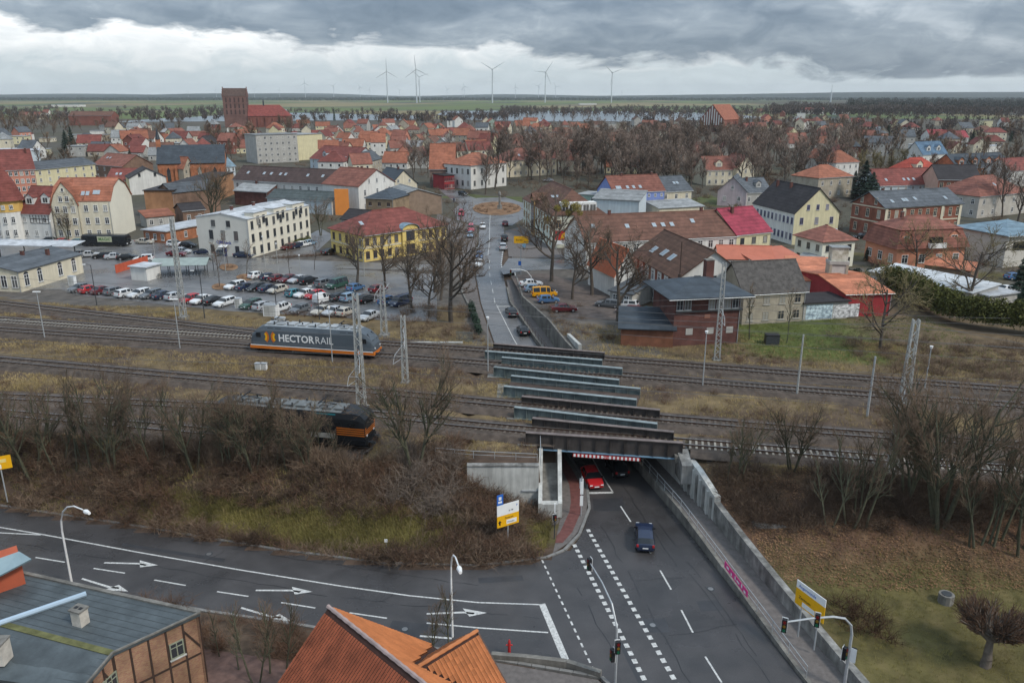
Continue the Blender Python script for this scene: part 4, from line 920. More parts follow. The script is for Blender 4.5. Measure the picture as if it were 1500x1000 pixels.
# ================================================================ houses
WINC = {}
def win_mesh(w, h, fm, mull=2):
    k = (round(w, 2), round(h, 2), fm.name, mull)
    if k in WINC: return WINC[k]
    mb = MB(); f = .09; d = .05                           # local x along the wall, -y outwards, origin at the sill centre
    mb.box(-w / 2, w / 2, -d, .02, 0, f); mb.box(-w / 2, w / 2, -d, .02, h - f, h)
    mb.box(-w / 2, -w / 2 + f, -d, .02, f, h - f); mb.box(w / 2 - f, w / 2, -d, .02, f, h - f)
    if mull: mb.box(-.035, .035, -d, .02, f, h - f)
    if mull > 1: mb.box(-w / 2 + f, w / 2 - f, -d + .004, .02, h * .66, h * .66 + .06)
    mb.poly([(-w / 2 + f, -.012, f), (w / 2 - f, -.012, f), (w / 2 - f, -.012, h - f), (-w / 2 + f, -.012, h - f)], 1)
    mb.box(-w / 2 - .08, w / 2 + .08, -.14, .0, -.09, -.004, 2)
    WINC[k] = mb.mesh('window', [fm, glass, concrete_w]); return WINC[k]
def far_win(w, h):
    k = ('far', w, h)
    if k not in WINC:
        mb = MB(); mb.box(-w / 2, w / 2, -.06, .02, 0, h, 0); mb.poly([(-w / 2 + .12, -.064, .12), (w / 2 - .12, -.064, .12), (w / 2 - .12, -.064, h - .12), (-w / 2 + .12, -.064, h - .12)], 1)
        WINC[k] = mb.mesh('window', [white, glass])
    return WINC[k]
_sk = MB(); _sk.box(-.45, .45, -.65, .65, .0, .1); _sk.poly([(-.36, -.56, .104), (.36, -.56, .104), (.36, .56, .104), (-.36, .56, .104)], 1)
SKY = _sk.mesh('skylight', [galv, mat('skylight_glass', (.30, .36, .40), .1, .1, 1, spec=.7)])
def chimney(x, y, z0, z1, m, par, w=.6):
    mb = MB(); mb.box(x - w / 2, x + w / 2, y - w / 2, y + w / 2, z0, z1); mb.box(x - w / 2 - .06, x + w / 2 + .06, y - w / 2 - .06, y + w / 2 + .06, z1 + .002, z1 + .1, 1); mb.build('chimney', [m, concrete_o], par)
def house(label, p1, p2, h, D, roof, rh, wall, roofm, F=None, Rr=None, Lf=None, gf=0, gr=0, gl=0, ww=1.05, wh=1.6, wm=None, sky=(), chim=(), dorm=(), over=.35, z0=None, cat='house', name='house', world=False, group=None, band=None, mull=2, plinth=None, frac=.45, wd=None, sidewall=None, insL=1., insR=1.):
    z0 = ZT if z0 is None else z0
    a = Vector(p1) if world else G(*p1, z0).xy; b = Vector(p2) if world else G(*p2, z0).xy
    W = (b - a).length; d = b - a; rz = math.atan2(d.y, d.x)
    r = thing(name, label, cat, (a.x, a.y, z0), rz, group); wm = wm or white; th = .16; o = over
    sw_ = sidewall or wall
    mb = MB(); B = .3                                     # walls go a little into the ground
    yr = D / 2; xr = W / 2
    def wall_poly(pts, m=0): mb.poly(pts, m)
    prof = [(0, h), (yr, h + rh), (D, h)]
    if roof == 'gam': prof = [(0, h), (yr * frac, h + rh * .68), (yr, h + rh), (D - yr * frac, h + rh * .68), (D, h)]
    if roof == 'pent': prof = [(0, h), (D, h + rh)]
    if roof in ('gx', 'gam', 'pent'):
        mb.poly([(0, 0, -B), (W, 0, -B), (W, 0, h), (0, 0, h)]); mb.poly([(W, D, -B), (0, D, -B), (0, D, prof[-1][1]), (W, D, prof[-1][1])])
        ins = [(y, z - .03) for y, z in prof]
        mb.poly([(0, D, -B), (0, 0, -B)] + [(0, y, z) for y, z in ins], 1); mb.poly([(W, 0, -B), (W, D, -B)] + [(W, y, z) for y, z in ins[::-1]], 1)
    elif roof == 'gy':
        mb.poly([(0, 0, -B), (W, 0, -B), (W, 0, h), (xr, 0, h + rh - .03), (0, 0, h)]); mb.poly([(W, D, -B), (0, D, -B), (0, D, h), (xr, D, h + rh - .03), (W, D, h)])
        mb.poly([(0, D, -B), (0, 0, -B), (0, 0, h), (0, D, h)], 1); mb.poly([(W, 0, -B), (W, D, -B), (W, D, h), (W, 0, h)], 1)
    else:
        mb.poly([(0, 0, -B), (W, 0, -B), (W, 0, h), (0, 0, h)]); mb.poly([(W, D, -B), (0, D, -B), (0, D, h), (W, D, h)])
        mb.poly([(0, D, -B), (0, 0, -B), (0, 0, h), (0, D, h)], 1); mb.poly([(W, 0, -B), (W, D, -B), (W, D, h), (W, 0, h)], 1)
    mb.build('wall', [wall, sw_], r)
    rf = MB(); up = Vector((0, 0, th)); S = lambda *q: rf.slab([Vector(v) + up for v in q], th)
    ridge = None
    if roof == 'gx':
        k = rh / yr; S((-o, -o, h - k * o), (W + o, -o, h - k * o), (W + o, yr, h + rh), (-o, yr, h + rh)); S((W + o, D + o, h - k * o), (-o, D + o, h - k * o), (-o, yr, h + rh), (W + o, yr, h + rh)); ridge = ((-o, yr), (W + o, yr))
    elif roof == 'gam':
        for (ya, za), (yb, zb) in zip(prof, prof[1:]): S((-o, ya, za), (W + o, ya, za), (W + o, yb, zb), (-o, yb, zb))
        ridge = ((-o, yr), (W + o, yr))
    elif roof == 'pent': S((-o, -o, h - rh / D * o), (W + o, -o, h - rh / D * o), (W + o, D + o, h + rh + rh / D * o), (-o, D + o, h + rh + rh / D * o))
    elif roof == 'gy':
        k = rh / xr; S((-o, D + o, h - k * o), (-o, -o, h - k * o), (xr, -o, h + rh), (xr, D + o, h + rh)); S((W + o, -o, h - k * o), (W + o, D + o, h - k * o), (xr, D + o, h + rh), (xr, -o, h + rh)); ridge = ((xr, -o), (xr, D + o))
    elif roof in ('hip', 'mans'):
        H0, HH, i0 = h, rh, 0.
        if roof == 'mans':
            i0 = .85; q = rh * .62; e = -o
            c0 = [(e, e), (W - e, e), (W - e, D - e), (e, D - e)]; c1 = [(i0, i0), (W - i0, i0), (W - i0, D - i0), (i0, D - i0)]
            for j in range(4): S((*c0[j], h - .1), (*c0[(j + 1) % 4], h - .1), (*c1[(j + 1) % 4], h + q), (*c1[j], h + q))
            H0, HH = h + q, rh - q; o = -i0 + .25
        w2, d2 = W + 2 * o, D + 2 * o; hz = H0
        if w2 >= d2:
            ra, rb_ = (-o + d2 / 2 * insL, yr), (W + o - d2 / 2 * insR, yr); t = H0 + HH
            S((-o, -o, hz), (W + o, -o, hz), (*rb_, t), (*ra, t)); S((W + o, D + o, hz), (-o, D + o, hz), (*ra, t), (*rb_, t)); S((-o, D + o, hz), (-o, -o, hz), (*ra, t)); S((W + o, -o, hz), (W + o, D + o, hz), (*rb_, t)); ridge = (ra, rb_)
        else:
            ra, rb_ = (xr, -o + w2 / 2), (xr, D + o - w2 / 2); t = H0 + HH
            S((-o, -o, hz), (W + o, -o, hz), (*ra, t)); S((W + o, D + o, hz), (-o, D + o, hz), (*rb_, t)); S((-o, D + o, hz), (-o, -o, hz), (*ra, t), (*rb_, t)); S((W + o, -o, hz), (W + o, D + o, hz), (*rb_, t), (*ra, t)); ridge = (ra, rb_)
    elif roof == 'flat':
        rf.box(-o, W + o, -o, D + o, h, h + .22)
    ro_ = rf.build('roof', roofm, r)
    if ridge and W > 4:
        t = h + rh + th + .02; mb = MB(); mb.tube([(*ridge[0], t), (*ridge[1], t)], .13, 5); mb.build('ridge_cap', roofm, ro_)
    # windows
    wd = wd or win_mesh
    def place(me, x, y, z, ang): q = link('window', me, r, (x, y, z), ang)
    def grid(spec, face):
        if not spec: return
        if isinstance(spec, str): spec = [int(v) for v in spec.split('x')]
        rows, cols = spec; n = W if face in 'fb' else D; st = h / rows; me = wd(ww, min(wh, st * .66), wm, mull) if wd is win_mesh else wd(ww, min(wh, st * .66))
        for i in range(rows):
            for j in range(cols):
                u = n * (j + .5) / cols; z = st * i + max(.55, (st - wh) * .5)
                if face == 'f': place(me, u, 0, z, 0)
                elif face == 'r': place(me, W, u, z, R(90))
                elif face == 'l': place(me, 0, u, z, R(-90))
    grid(F, 'f'); grid(Rr, 'r'); grid(Lf, 'l')
    def gable(n, face):
        me = wd(ww * .85, wh * .8, wm, mull) if wd is win_mesh else wd(ww * .85, wh * .8); span = W if face == 'f' else D
        for j in range(n):
            u = span * (.5 + (j - (n - 1) / 2) * .42 / max(1, n - 1) if n > 1 else .5); z = h + rh * .12
            if face == 'f': place(me, u, 0, z, 0)
            elif face == 'r': place(me, W, u, z, R(90))
            else: place(me, 0, u, z, R(-90))
    if gf: gable(gf, 'f')
    if gr: gable(gr, 'r')
    if gl: gable(gl, 'l')
    run = yr if roof != 'pent' else D
    def slope(v):                                         # front slope: v from eave to ridge
        if roof == 'gam': 
            return (lerp(0, yr * frac, v / .6), h + rh * .68 * v / .6, math.atan2(rh * .68, yr * frac)) if v < .6 else (lerp(yr * frac, yr, (v - .6) / .4), h + rh * lerp(.68, 1, (v - .6) / .4), math.atan2(rh * .32, yr * (1 - frac)))
        if roof == 'mans': return (lerp(.0, .85, v), h + rh * .62 * v, math.atan2(rh * .62, 1.1))
        return run * v, h + rh * v, math.atan2(rh, run)
    for u, v in sky:
        if roof == 'gy':
            k = math.atan2(rh, xr); q = link('skylight', SKY, ro_, (W - xr * v, D * u, h + rh * v + th * 1.3)); q.rotation_euler = (0, k, R(0)); q.rotation_euler = (0, k, 0); continue
        y, z, an = slope(v); q = link('skylight', SKY, ro_, (W * u, y, z + th * 1.3)); q.rotation_euler = (an, 0, 0)
    for u, v in chim:
        if roof in ('gy',): z = h + rh * (1 - abs(u * W - xr) / xr)
        elif roof == 'flat': z = h
        else: z = h + rh * (1 - abs(v * D - yr) / yr)
        chimney(u * W, v * D, z - .3, max(z + 1.0, h + rh * .98 + .7 if roof != 'flat' else z + 1.1), brick_d, ro_)
    for u, v, w, hh in dorm:
        y, z, an = slope(v); x = W * u; dr = link('dormer', None, ro_, (x, y, z)); bk = hh / math.tan(max(an, .3)) + .6
        m1 = MB(); m1.hexa([(-w / 2, 0, -.2), (w / 2, 0, -.2), (w / 2, bk, hh - .4), (-w / 2, bk, hh - .4), (-w / 2, 0, hh), (w / 2, 0, hh), (w / 2, bk, hh), (-w / 2, bk, hh)]); 
        m1.poly([(-w / 2, -.003, hh), (w / 2, -.003, hh), (0, -.003, hh + w * .38)])
        bpy.data.objects.remove(dr); dr = m1.build('dormer', [wall], r); dr.location = (x, y, z)
        m2 = MB(); e = .18; t = hh + w * .38 + .05
        m2.slab([(-w / 2 - e, -.2, hh - e * .6), (0, -.2, t), (0, bk + .5, t), (-w / 2 - e, bk + .5, hh - e * .6)], .1); m2.slab([(w / 2 + e, -.2, hh - e * .6), (w / 2 + e, bk + .5, hh - e * .6), (0, bk + .5, t), (0, -.2, t)], .1); m2.build('dormer_roof', roofm, dr)
        q = link('window', win_mesh(w * .62, hh * .75, wm, 1), dr, (0, -.004, .25))
    for z in (band or ()):
        mb = MB(); mb.box(-.07, W + .07, -.07, -.004, z, z + .3); mb.box(W + .004, W + .07, -.004, D, z, z + .3); mb.box(-.07, -.004, -.004, D, z, z + .3); mb.build('cornice', wcream, r)
    if plinth:
        mb = MB(); mb.box(-.05, W + .05, -.05, -.003, -.2, .6); mb.box(W + .003, W + .05, -.003, D, -.2, .6); mb.build('plinth', plinth, r)
    if h > 3.5 and roof not in ('flat',) and not world:      # downpipe on the near corner
        mb = MB(); mb.tube([(W - .12, -.09, 0), (W - .12, -.09, h - .1)], .05, 5); mb.build('downpipe', galv, r)
        if roof in ('gx', 'hip'): mb = MB(); mb.tube([(-o, -o - .06, h - (rh / yr * o if roof == 'gx' else 0)), (W + o, -o - .06, h - (rh / yr * o if roof == 'gx' else 0))], .07, 5); mb.build('gutter', galv, ro_)
    r['W'] = W; return r
H = house
def HC(label, c, yaw, W, h, D, *a, **k): return house(label, c, (c[0] + W * math.cos(R(yaw)), c[1] + W * math.sin(R(yaw))), h, D, *a, world=True, **k)
e = lambda p, yt: HT(*p, yt)
# --- left of the far road
h1 = H('tall cream house with orange gambrel roof and blank white right gable, behind the black bus', (84, 351), (168, 350), 9.8, 15, 'gam', 5.4, wcream, ro, F='3x6', ww=1.1, wh=1.7, sky=[(.72, .34), (.78, .34), (.52, .3), (.6, .3)], chim=[(.6, .6)], sidewall=mat('wall_ivory', (.74, .70, .58), .9, .05, .3))
Wd = h1['W']; mb = MB(); u = .46 * Wd
mb.poly([(0, -.25, 9.0), (u, -.25, 9.0), (u * .86, -.25, 11.6), (u * .5, -.25, 15.0), (u * .14, -.25, 11.6)]); mb.poly([(0, -.25, 0), (u, -.25, 0), (u, -.25, 9.0), (0, -.25, 9.0)]); mb.box(u - .25, u, -.25, -.003, 0, 9); mb.box(0, .25, -.25, -.003, 0, 9); mb.build('gable_bay', wcream, h1)
mb = MB()
for q in ([(-.3, -.45, 8.9), (u * .12, -.45, 11.7), (u * .12, 4, 11.7), (-.3, 1, 8.9)], [(u * .12, -.45, 11.7), (u * .5, -.45, 15.15), (u * .5, 7.4, 15.15), (u * .12, 5, 11.7)], [(u * .5, -.45, 15.15), (u * .88, -.45, 11.7), (u * .88, 5, 11.7), (u * .5, 7.4, 15.15)], [(u * .88, -.45, 11.7), (u + .2, -.45, 8.9), (u + .2, 1, 8.9), (u * .88, 4, 11.7)]): mb.slab(q, .15)
mb.build('gable_roof', ro, h1)
for i in range(3):
    for j in range(3): link('window', win_mesh(1.1, 1.7, white), h1, (u * (.2 + .3 * j), -.254, .9 + 3.1 * i))
for j in (.38, .62): link('window', win_mesh(1.0, 1.5, white), h1, (u * j, -.254, 9.9))
link('window', win_mesh(.7, .9, white, 0), h1, (u * .5, -.254, 12.6))
H('pink-red brick block with wide red roof at the far left behind the tower house', (-6, 296), (58, 292), 11, 16, 'gx', 6.5, wpink, rr, F='4x8', ww=1.1, wh=1.6, chim=[(.9, .4)])
H('cream four-storey block with a flat dark roof right of the pink block', (58, 291), (145, 279), 10.5, 12, 'gx', 2.2, wpale, rgr, F='4x7', ww=1.0, wh=1.4)
H('small house with brown and red roofs behind the cream block', (140, 262), (182, 266), 6.5, 15, 'gx', 4.5, wbrown, rbo, F='2x4', sky=[(.2, .6), (.3, .6)])
H('low beige gabled house in front of the small red-roofed house', (158, 281), (196, 281), 4.5, 12, 'gx', 4.0, wpale, rr, gr=1, F='1x4', sky=[(.3, .5), (.45, .5)])
H('white house with black roof and two small gable windows behind the ivory gable', (192, 286), (246, 283), 6.3, 12, 'gy', 3.4, wwhite, rdk, gf=2, F='1x0', wm=darkmetal, sidewall=wpale)
g1 = H('brown brick flank building with two white windows on its gable, right of the ivory gable', (233, 314), (258, 318), 7.5, 16, 'gy', 2.4, wbrown, rgr, F=[2, 2], ww=1.1, wh=1.3)
H('long orange-brown brick fire wall with a flat roof behind the bare tree', (258, 318), (345, 284), 8.2, 9, 'flat', 0, mat('wall_rust', (.36, .19, .10), .9, .3, .25), rdk)
H('small shed with orange roof beside the light roofed garage', (216, 334), (257, 330), 3.0, 6, 'pent', 1.2, wgrey, ro, F='1x3', cat='shed', name='shed')
H('long garage of orange brick with a pale flat roof left of the white office', (212, 354), (245, 357), 3.1, 22, 'flat', 0, brick_o, rlt, F='1x3', Rr='1x5', cat='garage', name='garage', over=.5)
H('dark brown shed behind the pale roofed garage', (270, 330), (302, 327), 4.2, 8, 'gx', 1.6, wbrown, rdk, F='1x2', cat='shed', name='shed')
off = H('white three-storey office building with pale flat roofs and blue lettering over its door', (293, 372.6), (368, 378), 9.0, 26, 'gy', 1.1, mat('wall_office', (.62, .60, .54), .9, .06, .4), rlt, Rr='3x9', ww=1.0, wh=1.9, wm=darkmetal, mull=1, chim=[(.3, .3), (.35, .6)], over=.15, sidewall=mat('wall_office_cream', (.70, .66, .55), .9, .06, .4))
Wd = off['W']
for z, q, wh_ in ((7.0, (.33, .62), 1.5), (3.9, (.27, .5, .75), 2.2), (.8, (.27, .75), 1.8)):
    for u in q: link('window', win_mesh(1.1, wh_, darkmetal, 1), off, (Wd * u, 0, z))
tb = text_mesh('lettering', 'CJM-bank', 1.05, mat('letter_blue', (.03, .05, .3), .5, .05, 2), .01, .01, 'CENTER'); o = link('lettering', tb, off, (Wd * .5, -.03, 2.95)); o.rotation_euler = (R(90), 0, 0)
mb = MB(); mb.box(Wd * .5 - .6, Wd * .5 + .6, -.08, -.003, 0, 2.3); mb.build('door', mat('door_blue', (.03, .05, .16), .4, .1, 2), off)
mb = MB(); mb.slab([(Wd * .5 - 1.1, -1.0, 2.35), (Wd * .5 + 1.1, -1.0, 2.35), (Wd * .5 + 1.1, 0, 2.75), (Wd * .5 - 1.1, 0, 2.75)], .06); mb.build('door_canopy', signwhite, off)
for k in (1, 2, 3):
    y = 26 * (k * .31 - .12); mb = MB(); mb.box(Wd - 2.5, Wd + .06, y - 2.6, y + 2.6, 8.9, 10.2); mb.build('wall_dormer', MATS['wall_office_cream'], off); mb = MB(); mb.box(Wd - 2.8, Wd + .25, y - 2.8, y + 2.8, 10.203, 10.36); mb.build('dormer_roof', rlt, off)
    for s in (-1.1, 1.1): link('window', win_mesh(1.0, 1.9, darkmetal, 1), off, (Wd + .064, y + s, 7.5), R(90))
H('terraced town house with half-timbered front and orange roof beside the brick church', (272, 278), (288, 276), 8.5, 14, 'gy', 4.2, wbeige, ro, F='3x2', gf=1, wm=wcream)
H('ochre terraced town house with purple mansard roof', (288, 276), (322, 272), 8.5, 12, 'gam', 4, mat('wall_ochre', (.48, .36, .22), .9, .12, .5), roofmat('purple', (.11, .065, .10)), F='3x5', sky=[(.2, .4), (.4, .4), (.7, .4)], band=[3.2])
H('pale blue terraced town house with slate roof', (322, 274), (347, 271), 8.0, 12, 'gx', 4.5, wlblue, rbl, F='3x4', dorm=[(.5, .3, 3, 2.2)], sky=[(.15, .6)])
H('long white row house with dark brown roof and red skylights', (345, 296), (497, 306), 8.0, 12, 'gx', 4.2, wwhite, roofmat('dark_brown', (.075, .05, .045)), F='2x13', ww=1.1, wh=1.9, sky=[(.1, .5), (.26, .5), (.33, .5), (.42, .5), (.47, .5), (.68, .5), (.82, .5)])
H('white corner house with orange roof wing behind the dark barn', (494, 306), (530, 310), 8.6, 13, 'gx', 4.6, mat('wall_greywhite', (.58, .57, .54), .9, .07, .4), ro, F='2x2', ww=1.2, wh=2.0)
H('tall white gabled house with red roof and small windows right of the orange wing', (527, 314), (580, 305), 8.8, 16, 'gy', 4.6, wwhite, rbo, F='2x3', gf=3, ww=1.0, wh=1.9, chim=[(.6, .5)])
H('long white low workshop with slate roof and orange-red pilasters', (393, 309), (487, 315), 4.4, 9, 'gx', 2.2, wlblue, roofmat('greygreen', (.085, .105, .105)), F='1x6', gr=0, ww=.9, wh=.9, sidewall=mat('wall_plaster', (.66, .62, .55), .9, .12, .4))
H('dark brick barn with a grey roof left of the white workshop', (345, 300), (393, 303), 5.0, 13, 'gx', 2.4, brick_d, rlg, gr=1, chim=[(.4, .4), (.8, .5)], F='1x0')
mb = MB(); a = G(502, 315, ZT); mb.box(-2.2, 2.2, -.3, .3, 0, 8.2); tag(link('orange_wall', mb.mesh('orange_wall', mat('wall_bright_orange', (.75, .27, .06), .85, .06, .5)), None, a, 0), 'bright orange painted stair tower face beside the white workshop', 'wall')
H('derelict brown brick house with a slate hip roof right of the red gabled house', (537, 322), (577, 324), 6.6, 14, 'hip', 2.2, mat('wall_derelict', (.27, .20, .13), .92, .3, .5), rflint, F='2x3', ww=1.1, wh=1.2, wm=wbrown)
H('broad brown brick hall with a pale shallow gable roof behind the yellow building', (577, 318), (648, 313), 5.8, 16, 'gy', 2.4, mat('wall_tanbrick', (.26, .19, .14), .92, .2, .5), rlg, sidewall=wbrown)
H('small cream house with steep anthracite gable roof near the street', (573, 293), (612, 290), 5.4, 14, 'gy', 5, wcream, rflint, gf=2, F='1x3', chim=[(.5, .3)], dorm=[])
H('small dark roofed shed between the workshop and the yellow building', (500, 335), (536, 338), 2.8, 9, 'gx', 2.2, wgrey, rdk, cat='shed', name='shed')
ye = H('yellow two-storey building with a wide red hip roof by the far road', (534, 384), (655, 365), 6.0, 14.5, 'hip', 4.2, mat('wall_sun_yellow', (.70, .53, .18), .9, .06, .4), rr, F='2x12', Lf='2x5', ww=1.05, wh=1.75, wm=mat('frame_brown', (.09, .05, .035), .6, .2, 3), sky=[(.08, .5)], band=[3.0], over=.6)
Wd = ye['W']; x = Wd * .53; mb = MB(); n = 10; w = 2.3
pts = [(x - w, -.5, 0), (x + w, -.5, 0), (x + w, -.5, 6.3)] + [(x + w * math.cos(a_), -.5, 6.3 + 1.1 * math.sin(a_)) for a_ in [math.pi * i / n for i in range(1, n)]] + [(x - w, -.5, 6.3)]
mb.poly(pts); mb.box(x - w, x - w + .1, -.5, 0, 0, 6.3); mb.box(x + w - .1, x + w, -.5, 0, 0, 6.3); mb.build('entrance_bay', MATS['wall_sun_yellow'], ye)
mb = MB()
for i in range(n):
    a0, a1 = math.pi * i / n, math.pi * (i + 1) / n; P_ = lambda a_, y: (x + (w + .2) * math.cos(a_), y, 6.3 + 1.3 * math.sin(a_)); mb.slab([P_(a0, -.9), P_(a0, 4), P_(a1, 4), P_(a1, -.9)], .08)
mb.build('arched_roof', rbl, ye)
for z in (.4, 3.6): mb = MB(); mb.box(x - 1.2, x + 1.2, -.56, -.503, z, z + 2.4); mb.build('glazed_door', glass, ye)
H('white house with red roof left of the tall cream flats', (455, 247), (515, 252), 5.2, 20, 'gx', 6.0, wlblue, rr, F='2x6', sky=[(.8, .2)], dorm=[(.3, .2, 3, 2)])
H('large grey apartment block with flat roof near the big church', (378, 240), (438, 237), 15.5, 18, 'flat', 0, wgrey, rlg, F='5x7', ww=1.3, wh=1.5, cat='apartment block', name='apartment_block')
H('tall cream windowless flats gable beside the grey apartment block', (432, 236), (474, 232), 14.5, 22, 'flat', 0, wpale, rlg, cat='apartment block', name='apartment_block')
H('red brick house with steep orange roof by the bend of the far street', (630, 274), (666, 274), 7.5, 16, 'gx', 9.5, stone_g, ro, F='1x3')
H('narrow dark red house front squeezed beside the white corner house', (651, 278), (666, 277), 5.5, 10, 'flat', 0, wred, rdk, F='2x5', ww=.9, wh=1.6, wm=wred)
H('white two-storey corner house with orange hip roof facing the roundabout', (690, 278), (742, 272), 9.4, 16, 'hip', 4.2, wwhite, ro, F='2x5', Lf='2x5', ww=1.2, wh=2.2, wm=wgrey)
H('long house with red roof half hidden behind the park trees near the roundabout', (742, 260), (815, 256), 7.5, 14, 'hip', 5, wcream, rbo, F='2x9', sky=[(.3, .4), (.5, .4), (.7, .4)])
# --- right of the far road
hr = HC('large cream building with brown hip roof and arched glass gable at the roundabout corner', (9.9, 197.5), 11, 13.7, 8.0, 34.7, 'hip', 5.5, mat('wall_greenish', (.60, .62, .52), .9, .06, .4), rb, F='2x4', Lf='3x11', ww=1.2, wh=1.9, wm=mat('frame_tan', (.42, .27, .12), .7, .1, 2), sky=[(.2, .6), (.3, .6)], sidewall=mat('wall_mint', (.62, .66, .58), .9, .06, .4))
Wd = hr['W']
mb = MB(); mb.box(-.3, -.02, 19, 23, 0, 9.6); mb.build('stair_bay', MATS['frame_tan'], hr); mb = MB(); mb.box(-.36, -.304, 19.4, 22.6, .6, 9.2); mb.build('stair_glazing', glass, hr); mb = MB(); mb.slab([(-.6, 18.7, 9.6), (-.6, 21, 11.4), (7, 21, 11.4), (3, 18.7, 9.6)], .12); mb.slab([(-.6, 21, 11.4), (-.6, 23.3, 9.6), (3, 23.3, 9.6), (7, 21, 11.4)], .12); mb.build('gable_roof', rb, hr)
mb = MB(); mb.box(Wd * .2, Wd * .85, .8, 4, 8.4, 11.0); mb.build('roof_loggia', wwhite, hr)
for i in range(5): link('window', win_mesh(1.6, 1.9, white, 1), hr, (Wd * (.26 + .13 * i), .79, 8.7))
H('blue house with orange roof and small windows behind the brown roofed row', (898, 318), (972, 314), 7.6, 12, 'gx', 4.4, wblue, rbo, F='3x8', ww=.8, wh=1.0, sky=[(.1, .25), (.15, .25), (.3, .25), (.42, .25), (.55, .25)], chim=[(.9, .5), (.3, .5)], Lf='2x2', over=.3)
H('white flat fronted annex left of the blue house', (868, 322), (935, 326), 6.4, 9, 'pent', 2.0, wlblue, rlg, F='1x0', ww=1.4, wh=1.8)
H('mint green annex with grey roof at the corner building', (846, 312), (874, 314), 6.0, 9, 'flat', 0, wgreen, rlg, F='2x2')
H('cream house with slate gable roof right of the blue house', (966, 312), (1012, 309), 6.8, 14, 'gx', 4.0, wcream, rgr, F='2x3', sky=[(.6, .5), (.7, .5)], gl=1)
H('low flat roofed cream annex in front of the slate roofed house', (965, 322), (1030, 318), 3.4, 9, 'pent', 1.2, wcream, rlg)
H('long row house with a wide brown roof and white front, behind the half-brick house', (858, 398), (1076, 386), 6.4, 15, 'gx', 4.6, wwhite, rb, F='2x14', ww=1.2, wh=1.7, sky=[(.08, .55), (.3, .5), (.48, .5), (.54, .5), (.6, .5), (.75, .6)], chim=[(.22, .5), (.85, .5)])
H('yellow house with a magenta-red roof at the right end of the brown row', (1076, 386), (1126, 380), 6.6, 14, 'gx', 4.8, wpale, rmag, F='2x3', ww=1.2, wh=1.5, wm=mat('frame_dark', (.08, .07, .06), .6, .1, 2), chim=[(.3, .4)], mull=0)
hb = HC('large white house with brown roof and brick window bands, blank white gable to the right', (28.1, 132.5), 11, 12.6, 6.8, 22.4, 'gy', 4.4, wwhite, rbrg, F=[1, 0], Lf='2x7', ww=1.3, wh=1.9, sky=[], over=.5, name='house')
Wd = hb['W']
mb = MB(); mb.box(-.06, -.004, .4, 22, 3.9, 6.3); mb.build('brick_band', brick_r, hb)
for j in range(7): mb = MB(); y = 22.4 * (j + .5) / 7; mb.box(-.1, -.062, y - .95, y + .95, 3.95, 6.25); mb.build('window_surround', wwhite, hb); link('window', win_mesh(1.2, 1.9, white), hb, (-.101, y, 4.1), R(-90))
for u, z in ((.52, 5.0), (.8, 5.0), (.3, 1.6), (.7, 1.6)): link('window', win_mesh(1.1, 2.0, darkmetal), hb, (Wd * u, 0, z))
for v, q in ((.35, .22), (.35, .25), (.4, .42), (.4, .45), (.38, .6), (.38, .63)):
    s_ = link('skylight', SKY, hb, (Wd / 2 * v, 22.4 * (1 - q), 6.8 + 4.4 * v + .22)); s_.rotation_euler = (0, -math.atan2(4.4, Wd / 2), 0); s_.scale = (1.8, .8, 1)
H('house with a bright orange roof and white gable behind the half-brick house', (899, 436), (934, 433), 4.4, 12, 'gy', 4.6, wwhite, mat('roof_bright_orange', (.50, .15, .075), .8, .1, .8), gf=1, F='1x3')
H('small white outbuilding in front of the orange roofed house', (893, 446), (925, 452), 2.6, 8, 'pent', 1.0, wgrey, rgr, F='1x2', cat='shed', name='shed')
sbx = H('brick railway signal box with overhanging anthracite hip roof beside the tracks', (985, 507), (1080, 502), 7.6, 9.5, 'hip', 1.9, brick_d, rflint, over=1.5, cat='signal box', name='signal_box')
Wd = sbx['W']
mb = MB(); mb.box(.2, Wd + .3, -.35, -.004, 5.3, 5.5); mb.box(.2, Wd + .3, -.35, -.004, 7.3, 7.5); mb.box(Wd + .004, Wd + .3, 0, 9, 5.3, 5.5); mb.build('balcony_band', darkmetal, sbx)
for i in range(8):
    if i in (2, 3): continue
    link('window', win_mesh(1.05, 1.6, galv, 1), sbx, (.8 + i * (Wd - 1.4) / 7.2, -.01, 5.6))
for i in range(3): link('window', win_mesh(1.0, 1.6, galv, 1), sbx, (Wd + .01, 1.5 + i * 2.4, 5.6), R(90))
for u in (.24, .56, .86): mb = MB(); mb.box(Wd * u - .55, Wd * u + .55, -.06, -.004, 1.7, 2.7); mb.build('blind_window', wgrey, sbx)
mb = MB(); mb.box(Wd * .5 - .45, Wd * .5 + .45, -.06, -.004, 4.2, 4.8); mb.build('name_plate', mat('plate_rust', (.28, .13, .09), .8, .1, 2), sbx)
chimney(Wd * .82, 8.4, 7.5, 11.4, brick_d, sbx, 1.3); mb = MB(); mb.tube([(Wd * .36, 8.3, 8), (Wd * .36, 8.3, 14.5)], .09, 6); mb.tube([(Wd * .36, 8.3, 8), (Wd * .36, 8.3, 9.3)], .3, 8); mb.build('antenna_pole', rust, sbx)
H('low brick wing of the signal box with anthracite pent roof', (909, 506), (985, 509), 2.8, 6.5, 'pent', 1.4, mat('brick_wing', (.20, .085, .05), .9, .35, .6), rflint, F='1x0', cat='shed', name='signal_box_wing', over=.5)
H('weathered beige two-storey house with mossy dark tiled roof right of the signal box', (1086, 476), (1176, 470), 5.4, 9, 'gx', 4.2, wbeige, mat('roof_mossy_grey', (.085, .078, .072), .9, .4, 1.4), F='2x4', ww=1.2, wh=1.5, wm=wbeige)
